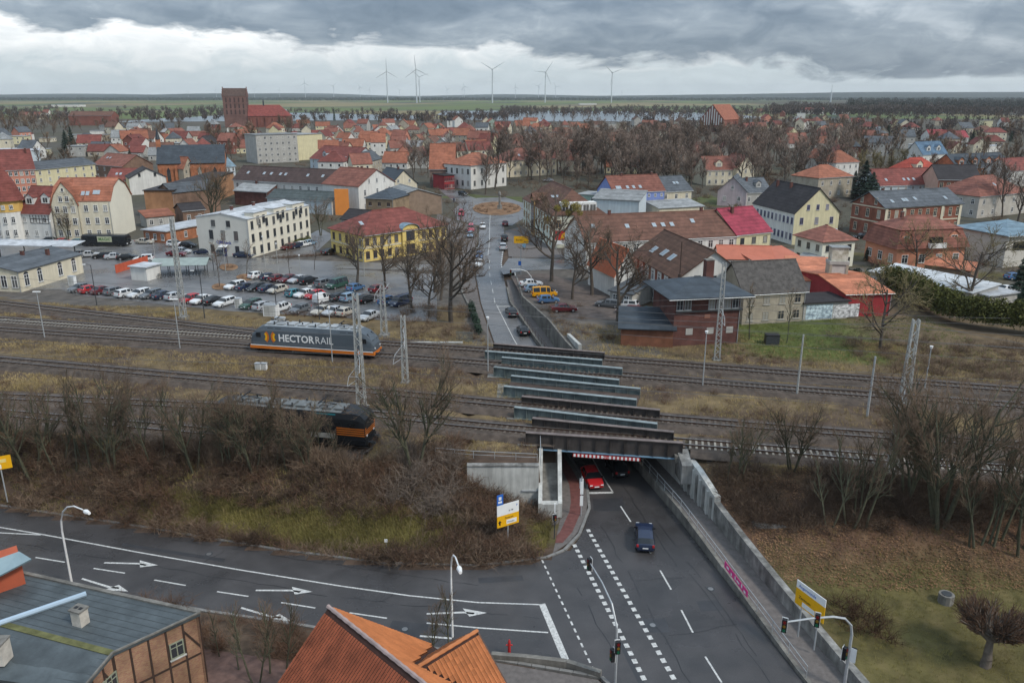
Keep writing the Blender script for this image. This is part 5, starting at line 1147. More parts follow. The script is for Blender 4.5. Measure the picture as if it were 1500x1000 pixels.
H('flat building with bright salmon-orange roof behind the beige house', (1052, 402), (1130, 404), 3.4, 9, 'gx', 2.0, wwhite, mat('roof_vermilion', (.45, .145, .09), .7, .1, .5))
H('second salmon-orange roof wing right of the bright orange roof', (1108, 408), (1176, 402), 3.2, 8, 'pent', 1.4, wwhite, mat('roof_vermilion', (.45, .145, .09), .7, .1, .5))
H('long low workshop with pale orange roof behind the white tower', (1160, 436), (1238, 440), 3.4, 16, 'pent', 1.4, wwhite, rsal, cat='workshop', name='workshop')
H('dark red building with orange shed roof right of the white tower', (1236, 464), (1302, 462), 4.0, 20, 'gx', 1.2, wred, rsal, F='1x0', cat='workshop', name='workshop', sidewall=wred)
gw = H('long low grey garage wall covered with blue and white graffiti beside the lawn', (1176, 470), (1240, 466), 3.0, 6, 'flat', 0, wgrey, rdk, cat='garage', name='garage')
mb = MB(); mb.box(.4, 5.4, -.03, -.004, .2, 2.7); mb.build('graffiti', mat('graffiti_sky', (.18, .30, .48), .8, .6, 1.5, c2=(.5, .6, .7)), gw); mb = MB(); mb.box(5.6, 10.5, -.03, -.004, .2, 2.5); mb.build('graffiti', mat('graffiti_pale', (.28, .28, .29), .8, .7, 1.8, c2=(.62, .62, .62)), gw)
tw = thing('concrete_tower', 'tall square pale concrete tower with a mossy head beside the orange roofs', 'tower', G(1220, 440, ZT), R(-6))
hh = HT(1220, 440, 362); mb = MB(); mb.box(-1.5, 1.5, -1.2, 1.2, 0, hh * .68); mb.build('shaft', mat('tower_plaster', (.52, .50, .46), .9, .2, .4), tw)
for s in (-1, 1): mb = MB(); mb.box(s * 1.45 - .22, s * 1.45 + .22, -1.32, 1.3, 0, hh * .70); mb.build('corner_pier', wbeige, tw)
mb = MB(); mb.box(-1.75, 1.75, -1.4, 1.4, hh * .70 + .004, hh * .76); mb.build('ledge', wgrey, tw); mb = MB(); mb.box(-1.45, 1.45, -1.1, 1.1, hh * .76 + .004, hh); mb.build('tower_head', mat('mossy_plaster', (.42, .36, .20), .9, .5, .7, c2=(.5, .48, .42)), tw); mb = MB(); mb.box(-1.65, 1.65, -1.3, 1.3, hh + .004, hh + .2); mb.build('roof', rlg, tw)
HC('large cream villa with black roof and blank-edged right gable, long white side to the left', (71.5, 202), 13, 12.8, 8.0, 20.8, 'gy', 6.0, wpale, rdk, F='2x3', Lf='2x11', gf=3, ww=1.0, wh=1.7, wm=mat('frame_bluegrey', (.22, .22, .36), .6, .1, 2), chim=[(.42, .55), (.4, .85)], sidewall=wwhite, over=.25)
HC('cream cube house with red pyramid roof beside the white tower', (68.0, 172.8), 18, 8.6, 5.8, 9.4, 'hip', 2.8, mat('wall_light_cream', (.72, .70, .58), .9, .05, .4), rbo, F='2x3', Lf='2x3', ww=1.1, wh=1.4, wm=MATS['frame_dark'], sky=[(.65, .6)], over=.6, mull=0)
H('flat roofed pale garage annex left of the cream cube house', (1170, 394), (1200, 397), 2.6, 5, 'flat', 0, wgrey, rlg, cat='garage', name='garage')
m1 = HC('brick mansion with cream pilasters, a gabled left end and a long slate roof', (98.8, 211.8), 20, 27, 8.2, 12, 'gx', 3.4, brick_r, rgr, F='2x10', Lf='2x3', gl=2, ww=1.2, wh=2.2, wm=wcream, sky=[(.14, .3), (.29, .35), (.33, .35), (.45, .4), (.84, .35)], band=[3.9, 7.7], chim=[(.2, .6)], over=.5)
Wd = m1['W']
for u in (.02, .24, .74, .98): mb = MB(); mb.box(Wd * u - .45, Wd * u + .45, -.16, -.075, 0, 8.1); mb.build('pilaster', wcream, m1)
pk = HC('salmon pink villa with a red mansard roof, dormers and a balcony', (83.8, 171.4), 10, 16.6, 4.6, 11.5, 'mans', 6.2, mat('wall_salmon', (.58, .25, .155), .9, .1, .4), rbo, F='1x4', Lf='1x3', ww=1.5, wh=1.9, sky=[], chim=[(.25, .5)], dorm=[(.12, .25, 2.2, 2.0), (.82, .25, 2.4, 2.0)], over=.7)
Wd = pk['W']; mb = MB(); mb.box(Wd * .42, Wd * .66, -1.2, .3, 4.7, 4.9); mb.build('balcony_floor', white, pk); mb = MB(); mb.box(Wd * .42, Wd * .66, -1.2, -1.12, 4.9, 5.8); mb.box(Wd * .42, Wd * .42 + .06, -1.12, 0, 4.9, 5.8); mb.box(Wd * .66 - .06, Wd * .66, -1.12, 0, 4.9, 5.8); mb.build('balustrade', white, pk); mb = MB(); mb.box(Wd * .45, Wd * .63, -.5, .4, 4.92, 7.0); mb.build('balcony_door', carglass, pk)
for u, v in ((.3, 0), (.58, 0), (.72, 0)): s_ = link('skylight', SKY, pk, (Wd * u, 3.4, 4.6 + 6.2 * .62 + 1.05)); s_.rotation_euler = (R(24), 0, 0)
H('brick and cream villa with dark roof behind the slate roofed mansion', (1370, 296), (1432, 297), 8.0, 16, 'gx', 4.4, brick_r, rdk, F='2x6', Rr='2x3', gr=2, ww=1.2, wh=2.0, wm=wcream, sidewall=mat('wall_pinkish', (.55, .36, .28), .9, .1, .4), chim=[(.7, .5)], band=[3.8])
H('long white house with dark red roof left of the brick and cream villa', (1287, 292), (1372, 289), 5.0, 14, 'gx', 5.2, wlblue, rr, F='2x8', ww=1.0, wh=1.4, sky=[(.15, .3), (.45, .3), (.53, .3), (.62, .3), (.9, .3)])
H('house with steep bright red roof and cream dormer behind the long white house', (1332, 274), (1382, 270), 5.0, 14, 'hip', 6.0, wcream, roofmat('crimson', (.42, .075, .05)), dorm=[(.3, .2, 4, 3)])
H('pale stone house with brown hip roof at the right edge', (1430, 320), (1502, 312), 6.6, 16, 'hip', 5.2, mat('wall_stone', (.46, .43, .38), .9, .15, .5), rbo, F='2x5', Lf='2x4', ww=1.1, wh=1.6, sky=[(.5, .5)])
bl = H('pale modern house with blue metal roof at the right edge behind the hedge', (1468, 392), (1540, 386), 7.0, 14, 'hip', 2.2, mat('wall_pale', (.56, .53, .47), .9, .06, .4), rbl, F='1x0', Lf='2x2', over=.8)
mb = MB(); mb.box(2, 9, -.08, -.004, 3.7, 5.6); mb.build('window_strip', carglass, bl)
H('row of houses with dark solar panel roofs and orange brick ends, top right', (1400, 272), (1478, 268), 7.2, 14, 'gx', 5.2, brick_o, rflint, F='2x8', dorm=[(.1, .25, 3, 2), (.35, .25, 3, 2), (.6, .25, 3, 2), (.78, .25, 3, 2)], ww=1.2, wh=1.4)
H('white house with red roof at the right edge behind the solar row', (1478, 274), (1530, 270), 6.6, 12, 'gx', 4.5, wwhite, rr, F='2x4')
H('mauve gabled house with grey roof left of the black roofed villa', (1050, 301), (1092, 303), 5.2, 13, 'gy', 4.6, wmauve, rgr, F='1x2', gf=1)
H('dark slate roofed house right behind the mauve gabled house', (1090, 302), (1128, 300), 4.6, 11, 'gx', 4.2, wgrey, rgr, F='1x3', chim=[(.3, .4)], dorm=[(.6, .3, 2, 1.8)])
H('white villa with orange roof seen between the park trees, right of centre', (1034, 272), (1072, 271), 6.5, 12, 'gx', 5.0, wcream, rbo, F='2x4', dorm=[(.5, .2, 3, 2)])
H('second white villa with orange roof right of the first among the park trees', (1078, 268), (1104, 267), 6.5, 12, 'gy', 5.0, wcream, rbo, F='2x3', gf=1)
H('beige house with orange hip roof between bare trees left of the conifers', (1196, 292), (1246, 288), 7.5, 13, 'hip', 4.0, wbeige, ro, F='2x4')
H('half-timbered house with orange roof beside the tall conifers', (1222, 262), (1256, 260), 7.0, 12, 'hip', 5.0, wwhite, ro, F='2x4')
H('blue roofed white house with dormers in the gardens at upper right', (1350, 240), (1386, 238), 5, 12, 'gx', 6.5, wwhite, roofmat('steelblue', (.10, .17, .25)), F='1x4', dorm=[(.3, .25, 3, 2.2), (.7, .25, 3, 2.2)])
for i, (p, q) in enumerate((((1362, 207), (1385, 207)), ((1386, 208), (1402, 208)), ((1403, 209), (1418, 209)))):
    H(f'{["left", "middle", "right"][i]} one of three joined red roofed bungalows at upper right', p, q, 4, 16, 'gx', 5, wwhite, roofmat('wine', (.32, .06, .07)), F='1x3', group='joined red roofed bungalows')
# garages and sheds by the hedge
H('long shed with white corrugated roof behind the hedge on the right', (1272, 416), (1420, 450), 2.6, 8, 'pent', .7, wgrey, mat('corrugated_white', (.50, .52, .53), .7, .25, .6), cat='shed', name='shed', F='1x4')
H('orange roofed garden shed in front of the salmon villa', (1352, 404), (1420, 414), 2.4, 5, 'pent', .8, wbrown, rsal, cat='shed', name='shed')
H('flat carport with a pale roof right of the hedge', (1446, 452), (1488, 446), 2.2, 5, 'flat', 0, wgrey, rlt, cat='carport', name='carport')
# station building, canopy and bicycle shelter
stn = H('cream station building with arched windows and a dark shallow roof at the left edge', (-60, 424), (32, 428), 4.0, 18, 'gy', 1.4, wcream, rgr, F=[1, 6], Rr=None, ww=1.3, wh=2.4, chim=[(.55, .5), (.75, .7)], over=.3)
Wd = stn['W']
for v in (.1, .3, .62, .85): link('window', win_mesh(1.3, 2.3, white), stn, (Wd, 18 * v, .9), R(90)); mb = MB(); n = 8; mb.poly([(Wd + .04, 18 * v + .65 * math.cos(math.pi * i / n), 3.2 + .5 * math.sin(math.pi * i / n)) for i in range(n + 1)]); mb.build('window_arch', glass, stn)
cn = thing('platform_canopy', 'pale corrugated canopy roof behind the station building', 'canopy', G(48, 382, ZT), R(-6)); mb = MB(); mb.slab([(-16, -2.6, 4.0), (12, -2.6, 4.0), (12, 2.6, 4.5), (-16, 2.6, 4.5)], .14); mb.build('roof', rlt, cn)
for i in range(5): mb = MB(); mb.tube([(-14 + i * 6.2, 0, 0), (-14 + i * 6.2, 0, 4.2)], .12, 6); mb.build('post', darkmetal, cn)
bk = thing('bicycle_shelter', 'open bicycle shelter with grey-green pitched roof on the station car park', 'shelter', G(222, 406, ZT), R(7))
Lb = (G(306, 398, ZT) - G(222, 406, ZT)).length
mb = MB(); mb.slab([(0, -.4, 2.4), (Lb, -.4, 2.4), (Lb, 2.6, 3.5), (0, 2.6, 3.5)], .1); mb.slab([(0, 2.6, 3.5), (Lb, 2.6, 3.5), (Lb, 5.6, 2.4), (0, 5.6, 2.4)], .1); mb.build('roof', mat('roof_greengrey', (.27, .32, .30), .6, .15, .8), bk)
for i in range(7):
    for y in (0, 5.2): mb = MB(); mb.box(i * Lb / 6.02, i * Lb / 6.02 + .12, y - .06, y + .06, 0, 2.5); mb.build('post', darkmetal, bk)
H('small white kiosk in front of the bicycle shelter', (193, 410), (216, 412), 2.8, 4, 'flat', 0, wwhite, rlt, F='1x0', cat='kiosk', name='kiosk')
fc = thing('board_fence', 'red-orange board fence behind the small white kiosk', 'fence', G(170, 401, ZT), 0); q = (G(219, 386, ZT) - G(170, 401, ZT)); fc.rotation_euler[2] = math.atan2(q.y, q.x); n = int(q.length / .9)
for i in range(n): mb = MB(); mb.box(i * .9, i * .9 + .87, -.04, .04, .1, 1.9); mb.build('panel', mat('fence_red', (.50, .10, .05), .8, .15, 1), fc)
# tower house far left
th_ = H('white tower house with a red conical roof and yellow top storey at the far left', (34, 350), (78, 352), 7.0, 12, 'gx', 6.2, wwhite, rr, F='2x3', gr=1, dorm=[(.25, .3, 2.6, 2), (.75, .35, 2.6, 2)], ww=1.1, wh=1.5)
mb = MB(); mb.tube([(-2.5, -.4, -.3), (-2.5, -.4, 7.4)], 3.4, 12, cap=False); mb.tube([(-2.5, -.4, 7.4), (-2.5, -.4, 10.6)], 3.5, 12, 1, cap=True); mb.build('tower', [wwhite, mat('wall_tower_yellow', (.62, .40, .12), .9, .08, .4)], th_)
mb = MB(); mb.tube([(-2.5, -.4, 10.3), (-2.5, -.4, 11.2), (-2.5, -.4, 15), (-2.5, -.4, 19)], [4.2, 3.7, 2.3, .12], 14); mb.build('tower_roof', rr, th_)
for i, z in enumerate((1.2, 4.6, 8.2)):
    for a_ in (-130, -100, -65, -35): x, y = -2.5 + 3.5 * math.cos(R(a_)), -.4 + 3.5 * math.sin(R(a_)); link('window', win_mesh(.9, 1.7 if i < 2 else 1.1, white), th_, (x, y, z), R(a_ + 90))
tm_ = MB(); W_ = th_['W']
for i in range(7): tm_.box(W_ * .35 + i * W_ * .1, W_ * .35 + i * W_ * .1 + .16, -.05, -.004, 4.3, 6.6)
for z in (4.3, 5.4, 6.5): tm_.box(W_ * .35, W_ * .97, -.06, -.051, z, z + .16)
tm_.build('timber_frame', mat('timber', (.05, .032, .025), .8, .2, 2), th_)
# churches
ch = thing('brick_church', 'orange-red brick church with a slate roof in the left half of the town', 'church'); a = G(235, 278, ZT); b = G(275, 281, ZT); Lc = 30.
ch.location = a; q = G(272, 277, ZT) - a; ch.rotation_euler = (0, 0, math.atan2(q.y, q.x))
wl = MB(); Lc = q.length + 16; wl.poly([(0, 0, -.3), (Lc, 0, -.3), (Lc, 0, 10.5), (0, 0, 10.5)]); wl.poly([(0, 14, -.3), (0, 0, -.3), (0, 0, 10.5), (0, 7, 17), (0, 14, 10.5)]); wl.poly([(Lc, 0, -.3), (Lc, 14, -.3), (Lc, 14, 10.5), (Lc, 7, 17), (Lc, 0, 10.5)]); wl.poly([(Lc, 14, -.3), (0, 14, -.3), (0, 14, 10.5), (Lc, 14, 10.5)]); wl.build('wall', brick_o, ch)
wl = MB(); wl.slab([(-.3, -.5, 10.2), (Lc + .3, -.5, 10.2), (Lc + .3, 7, 17.2), (-.3, 7, 17.2)], .2); wl.slab([(Lc + .3, 14.5, 10.2), (-.3, 14.5, 10.2), (-.3, 7, 17.2), (Lc + .3, 7, 17.2)], .2); wl.build('roof', rflint, ch)
for i in range(5): wl = MB(); x = 1 + i * (Lc - 2) / 4; wl.box(x - .5, x + .5, -.9, -.003, 0, 8.6); wl.build('buttress', brick_o, ch)
for i in range(4): wl = MB(); x = 1 + (i + .5) * (Lc - 2) / 4; n = 6; wl.poly([(x - .7, -.02, 3), (x + .7, -.02, 3), (x + .7, -.02, 7.4), (x, -.02, 8.8), (x - .7, -.02, 7.4)]); wl.build('window', glass, ch)
wl = MB(); wl.box(-.5, 1.2, 6.2, 7.8, 14, 19.5); wl.build('bell_turret', brick_o, ch); wl = MB(); wl.tube([(.35, 7, 19.4), (.35, 7, 24)], [1.1, .05], 6); wl.build('spire', rflint, ch)
# big church with massive west tower
bc = thing('brick_church', 'massive brick church with a stepped gable tower and long red nave roof on skyline', 'church', G(330, 187, ZT), R(10))
k = 1 / 1.02; wt = G(364, 187, ZT).x - G(330, 187, ZT).x; ht = HT(345, 187, 141); brick_t = mat('brick_tower', (.18, .10, .085), .95, .3, .12); brick_n = mat('brick_nave', (.22, .085, .065), .95, .25, .12)
wl = MB(); wl.box(0, wt * .97, 0, 18, -.5, ht); wl.build('tower', brick_t, bc)
wl = MB(); wl.slab([(-.3, -.3, ht), (wt * .97 + .3, -.3, ht), (wt * .97 + .3, 9, ht + 9), (-.3, 9, ht + 9)], .3); wl.slab([(wt * .97 + .3, 18.3, ht), (-.3, 18.3, ht), (-.3, 9, ht + 9), (wt * .97 + .3, 9, ht + 9)], .3); wl.build('tower_roof', roofmat('church_dark', (.12, .075, .06)), bc)
for s in (0, 1):
    x = -.6 if s == 0 else wt * .97 - .2
    for j in range(7): wl = MB(); y = j * 18 / 7; t = ht + 1 + 9.5 * (1 - abs(j - 3) / 3.6); wl.box(x, x + .8, y + .15, y + 18 / 7 - .15, ht - 1, t); wl.build('gable_step', brick_t, bc)
for i in range(3):
    for j in range(5):
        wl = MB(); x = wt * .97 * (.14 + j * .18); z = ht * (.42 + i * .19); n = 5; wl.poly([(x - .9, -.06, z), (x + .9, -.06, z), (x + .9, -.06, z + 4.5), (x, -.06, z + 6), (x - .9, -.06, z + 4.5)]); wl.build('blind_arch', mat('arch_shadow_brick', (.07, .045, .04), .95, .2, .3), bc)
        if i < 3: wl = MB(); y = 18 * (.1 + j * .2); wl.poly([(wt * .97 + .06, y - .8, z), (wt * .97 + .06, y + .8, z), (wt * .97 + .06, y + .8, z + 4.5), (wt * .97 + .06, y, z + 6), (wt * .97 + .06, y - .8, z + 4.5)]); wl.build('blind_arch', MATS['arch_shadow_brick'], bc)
nx0, nx1 = wt * .98, wt * .98 + (G(425, 187, ZT).x - G(364, 187, ZT).x); nh = 13.; rn = HT(395, 187, 154) - nh
wl = MB(); wl.box(nx0, nx1, -1.5, 20, -.5, nh); wl.build('nave', brick_n, bc)
wl = MB(); wl.slab([(nx0, -2.2, nh), (nx1 + .5, -2.2, nh), (nx1 - 13, 9.2, nh + rn), (nx0, 9.2, nh + rn)], .3); wl.slab([(nx1 + .5, 20.7, nh), (nx0, 20.7, nh), (nx0, 9.2, nh + rn), (nx1 - 13, 9.2, nh + rn)], .3); wl.slab([(nx1 + .5, -2.2, nh), (nx1 + .5, 20.7, nh), (nx1 - 13, 9.2, nh + rn)], .3); wl.build('roof', roofmat('nave_red', (.235, .06, .05)), bc)
for i in range(6): wl = MB(); x = nx0 + 3 + i * (nx1 - nx0 - 6) / 5; wl.box(x - .8, x + .8, -3, -1.502, 0, nh - 1); wl.build('buttress', brick_n, bc)
wl = MB(); wl.tube([(nx0 + 18, 9, nh + rn - 1), (nx0 + 18, 9, nh + rn + 4), (nx0 + 18, 9, nh + rn + 7)], [.9, .9, .05], 6); wl.build('ridge_turret', rflint, bc)
# gabled church right with white blind bands
gc = thing('brick_church', 'brick church with a white striped pointed gable and broad red roof on the right skyline', 'church', G(1024, 193, ZT), R(-40))
wg = 27.0; hg = HT(1035, 195, 176); rg = HT(1040, 195, 153.5) - hg; Lg = 40
wl = MB(); wl.poly([(0, 0, -.5), (wg, 0, -.5), (wg, 0, hg), (wg / 2, 0, hg + rg), (0, 0, hg)]); wl.poly([(wg, 0, -.5), (wg, Lg, -.5), (wg, Lg, hg), (wg, 0, hg)]); wl.poly([(0, Lg, -.5), (0, 0, -.5), (0, 0, hg), (0, Lg, hg)]); wl.poly([(wg, Lg, -.5), (0, Lg, -.5), (0, Lg, hg), (wg / 2, Lg, hg + rg), (wg, Lg, hg)]); wl.build('wall', brick_n, gc)
wl = MB(); wl.slab([(-.6, Lg, hg - .4), (-.6, .4, hg - .4), (wg / 2, .4, hg + rg), (wg / 2, Lg, hg + rg)], .3); wl.slab([(wg + .6, .4, hg - .4), (wg + .6, Lg, hg - .4), (wg / 2, Lg, hg + rg), (wg / 2, .4, hg + rg)], .3); wl.build('roof', roofmat('church_orange', (.38, .14, .085)), gc)
for i in range(9): wl = MB(); x = wg * (.1 + i * .1); t = hg + rg * (1 - abs(i - 4) / 5) - 1.5; wl.box(x - wg * .022, x + wg * .022, -.15, -.004, hg * .55, t); wl.build('white_band', wwhite, gc)
# white baroque turret
bt = thing('church_turret', 'small white church tower with a dark onion cap above the orange roofs', 'church tower', G(659, 192, ZT)); hh = HT(659, 192, 177)
wl = MB(); wl.box(-2.6, 2.6, -2.6, 2.6, 0, hh); wl.build('tower', wwhite, bt); wl = MB(); wl.tube([(0, 0, hh), (0, 0, hh + 1.5), (0, 0, hh + 3.5), (0, 0, hh + 5), (0, 0, hh + 9)], [3.2, 3.0, 1.2, 1.3, .08], 8); wl.build('onion_cap', rdk, bt)
for z in (hh * .55, hh * .8): wl = MB(); wl.box(-.7, .7, -2.66, -2.604, z, z + 2.6); wl.build('belfry_opening', glass, bt)
# ================================================================ the further town, house by house
used = []
def free(x, y, r):
    for a, b, q in used:
        if (x - a) ** 2 + (y - b) ** 2 < (r + q) ** 2: return False
    return True
for o in list(C.objects):
    if o.parent is None and o.get('category') in ('house', 'church', 'apartment block', 'signal box', 'workshop', 'garage', 'shed') and o.type == 'EMPTY':
        b = [ch_ for ch_ in o.children if ch_.name.startswith(('wall', 'nave', 'tower'))]
        for w in b:
            co_ = [o.matrix_basis @ v.co for v in w.data.vertices]; cx = sum(v.x for v in co_) / len(co_); cy = sum(v.y for v in co_) / len(co_); rad = max((v.xy - Vector((cx, cy))).length for v in co_)
            used.append((cx, cy, rad * .8))
RN = {'orange': ro, 'brick red': rbo, 'dark red': rr, 'brown': rb, 'slate grey': rgr, 'black': rdk, 'pale grey': rlg}
WN = {'white': wwhite, 'cream': wcream, 'grey': wgrey, 'pale yellow': wpale, 'beige': wbeige, 'pinkish': wpink, 'green': wgreen, 'brick': brick_n}
ZONES = [  # pixel box, count, roof weights, phrase
    ((440, 186, 660, 232), 58, {'orange': 6, 'brick red': 6, 'dark red': 3, 'brown': 2, 'black': 1, 'pale grey': 1}, 'in the old town left of the turret'),
    ((660, 186, 830, 236), 44, {'orange': 6, 'brick red': 6, 'dark red': 3, 'brown': 2, 'slate grey': 1}, 'in the old town right of the turret'),
    ((830, 184, 1010, 226), 22, {'orange': 3, 'brick red': 4, 'brown': 2, 'black': 1, 'pale grey': 1}, 'left of the striped church'),
    ((150, 190, 330, 236), 38, {'orange': 3, 'dark red': 3, 'brick red': 3, 'brown': 2, 'black': 1, 'pale grey': 3, 'slate grey': 1}, 'left of the massive church'),
    ((0, 196, 150, 236), 16, {'dark red': 2, 'brick red': 2, 'slate grey': 2, 'pale grey': 3}, 'in the gardens at the far left'),
    ((330, 192, 445, 226), 18, {'orange': 3, 'brick red': 4, 'dark red': 2, 'brown': 2, 'pale grey': 1}, 'below the massive church nave'),
    ((1090, 164, 1240, 200), 26, {'brick red': 3, 'dark red': 2, 'pale grey': 5, 'slate grey': 2, 'orange': 1}, 'in the suburb right of the striped church'),
    ((1240, 172, 1500, 232), 24, {'dark red': 2, 'brick red': 2, 'pale grey': 3, 'slate grey': 2, 'brown': 1}, 'in the gardens at upper right'),
    ((1130, 205, 1240, 250), 7, {'orange': 2, 'brick red': 2, 'dark red': 1}, 'between the conifers and the park trees'),
    ((820, 226, 1110, 258), 12, {'brick red': 4, 'dark red': 2, 'orange': 2, 'brown': 2}, 'half hidden in the park grove'),
    ((1100, 205, 1240, 225), 8, {'brick red': 3, 'dark red': 2, 'orange': 2}, 'behind the grove at right'),
    ((480, 236, 640, 262), 8, {'orange': 2, 'brick red': 2, 'dark red': 1, 'slate grey': 1}, 'behind the white gabled house'),
    ((10, 164, 130, 178), 7, {'brick red': 2, 'pale grey': 3}, 'in the hamlet on the far left fields')]
fr = random.Random(21)
for (x0, y0, x1, y1), cnt, wts, phr in ZONES:
    rn = list(wts); done = tries = 0
    while done < cnt and tries < cnt * 40:
        tries += 1; py = fr.uniform(y0, y1); px = fr.uniform(x0, x1); p = G(px, py, ZT)
        W = fr.uniform(9, 17); D = fr.uniform(8, 11)
        if not free(p.x, p.y, max(W, D) * .52): continue
        used.append((p.x, p.y, max(W, D) * .52)); done += 1
        rk = fr.choices(rn, [wts[k] for k in rn])[0]; wk = fr.choices(list(WN), [5, 4, 3, 2, 2, 1, .5, 1.5])[0]
        yaw = R(fr.choice((-12, -12, 78, 20, 100)) + fr.uniform(-10, 10)); h = fr.choice((3.2, 5.6, 6, 6.4, 8.4)); flat_ = rk == 'pale grey' and fr.random() < .6
        d = Vector((math.cos(yaw), math.sin(yaw))); a = p.xy - d * W / 2
        if yaw > 1: a = p.xy - d * W / 2 + Vector((d.y, -d.x)) * D / 2; 
        rt_ = 'flat' if flat_ else fr.choice(('gx', 'gx', 'gx', 'hip'))
        lb_ = (f'{"low" if h < 4 else "tall" if h > 7 else "two-storey"} {wk} {"wide " if W > 13.5 else ""}house, {rk} {dict(flat="flat", gx="gable", hip="hip")[rt_]} roof, {phr}')
        if len(lb_.split()) > 16: lb_ = lb_.replace('wide ', '').replace('two-storey ', '')
        H(lb_, tuple(a), tuple(a + d * W), h, D, rt_, D * fr.uniform(.38, .52), WN[wk], RN[rk],
          F='%dx%d' % (2 if h > 4 else 1, max(2, int(W / 3.4))) if p.y < 900 else None, Rr='%dx2' % (2 if h > 4 else 1) if p.y < 620 and yaw < 1 else None, Lf='%dx2' % (2 if h > 4 else 1) if p.y < 620 and yaw > 1 else None, ww=1.2, wh=1.5,
          wd=far_win, world=True, group=f'houses {phr}', chim=[(fr.uniform(.25, .75), .5)] if fr.random() < .6 and not flat_ else (), dorm=())
# long hall roofs seen far off
for lab, p, q, h, D, w, r_ in [('long white hall with a red roof in the suburb at upper right', (1174, 168), (1208, 168), 8, 20, wwhite, rr), ('second white hall with a red roof right of the long one', (1225, 169), (1245, 169), 8, 20, wwhite, rr), ('pale flat hall on the far fields at left', (75, 157), (117, 157), 7, 40, wwhite, rlt),
                               ('low brown brick factory with a chimney left of the massive church', (102, 184), (165, 184), 12, 20, brick_n, rb), ('group of pale greenhouses below the right horizon', (849, 155), (874, 155), 8, 60, wwhite, rlt), ('pale flat warehouse in the suburb left', (0, 238), (60, 236), 6, 30, wlblue, rlt), ('flat white bungalow hall in the gardens at upper right', (1434, 224), (1466, 222), 4, 14, wwhite, rlt)]:
    H(lab, p, q, h, D, 'gx' if r_ in (rr, rb) else 'flat', 5, w, r_, F=None, cat='hall', name='hall')
# ================================================================ foreground buildings
def tile_mesh(name, w, l, m):                             # one pantile: a shallow S in section
    xs = [-.44, -.28, -.08, .12, .30, .42]; zs = [.06, .02, .0, .04, .10, .08]; mb = MB()
    for i in range(5):
        a = [(xs[i] * w, 0, zs[i] + .035), (xs[i + 1] * w, 0, zs[i + 1] + .035), (xs[i + 1] * w, l, zs[i + 1]), (xs[i] * w, l, zs[i])]; mb.poly(a)
        mb.poly([(xs[i] * w, 0, zs[i]), (xs[i + 1] * w, 0, zs[i + 1]), (xs[i + 1] * w, 0, zs[i + 1] + .035), (xs[i] * w, 0, zs[i] + .035)])
    return mb.mesh(name, m)
under = mat('roof_batten_shade', (.05, .025, .02), .95, .2, 2)  # slab under the tiles coloured dark for the shadow lines between them
tile_m = mat('clay_tile', (.29, .085, .042), .75, .35, 1.0, .15, 20, rnd=.22); tile_o = mat('clay_tile_new', (.46, .17, .065), .75, .2, 1.0, .15, 20, rnd=.15)
def roof_frame(o, ex, ey):                                # matrix with x along the course, y up the slope
    ex = Vector(ex).normalized(); ey = Vector(ey); ey = (ey - ex * ey.dot(ex)).normalized(); n = ex.cross(ey)
    if n.z < 0: ex = -ex; n = -n
    return Matrix(((ex.x, ey.x, n.x, o[0]), (ex.y, ey.y, n.y, o[1]), (ex.z, ey.z, n.z, o[2]), (0, 0, 0, 1)))
tr = thing('tiled_house', 'house with a steep orange clay tile roof and a cross gable at the bottom edge', 'house')
A0 = Vector((-11.5, 43.2, 10)); dr_ = Vector((.702, -.712, 0)); nn = Vector((.712, .702, 0))
sl = .90; LR = 15; bR, bL = 8.2, 10.5
def RP(t, q, dz=0): return A0 + dr_ * t + nn * q + Vector((0, 0, -sl * abs(q) + dz))
mb = MB(); mb.slab([RP(-.2, 0), RP(LR, 0), RP(LR, bR), RP(-.2, bR)], .2); mb.slab([RP(-.2, -bL), RP(LR, -bL), RP(LR, 0), RP(-.2, 0)], .2); roofb = mb.build('roof', under, tr)
mb = MB(); z0 = 10 - sl * (bR - .5)
w_ = [RP(.3, bR - .5, -.25), RP(.3, 0, -.35), RP(.3, -bL + .5, -.25)]
mb.poly([(*w_[0].xy, -.2), w_[0], w_[1], w_[2], (*w_[2].xy, -.2)]); a, b = RP(.3, bR - .5, -.25), RP(LR, bR - .5, -.25); mb.poly([(*a.xy, -.2), (*b.xy, -.2), b, a]); a, b = RP(.3, -bL + .5, -.25), RP(LR, -bL + .5, -.25); mb.poly([(*a.xy, -.2), (*b.xy, -.2), b, a][::-1]); mb.build('wall', worange, tr)
TM = tile_mesh('tile', .235, .40, tile_m); TO = tile_mesh('tile', .30, .42, tile_o)
TO2 = tile_mesh('tile', .235, .40, tile_o)
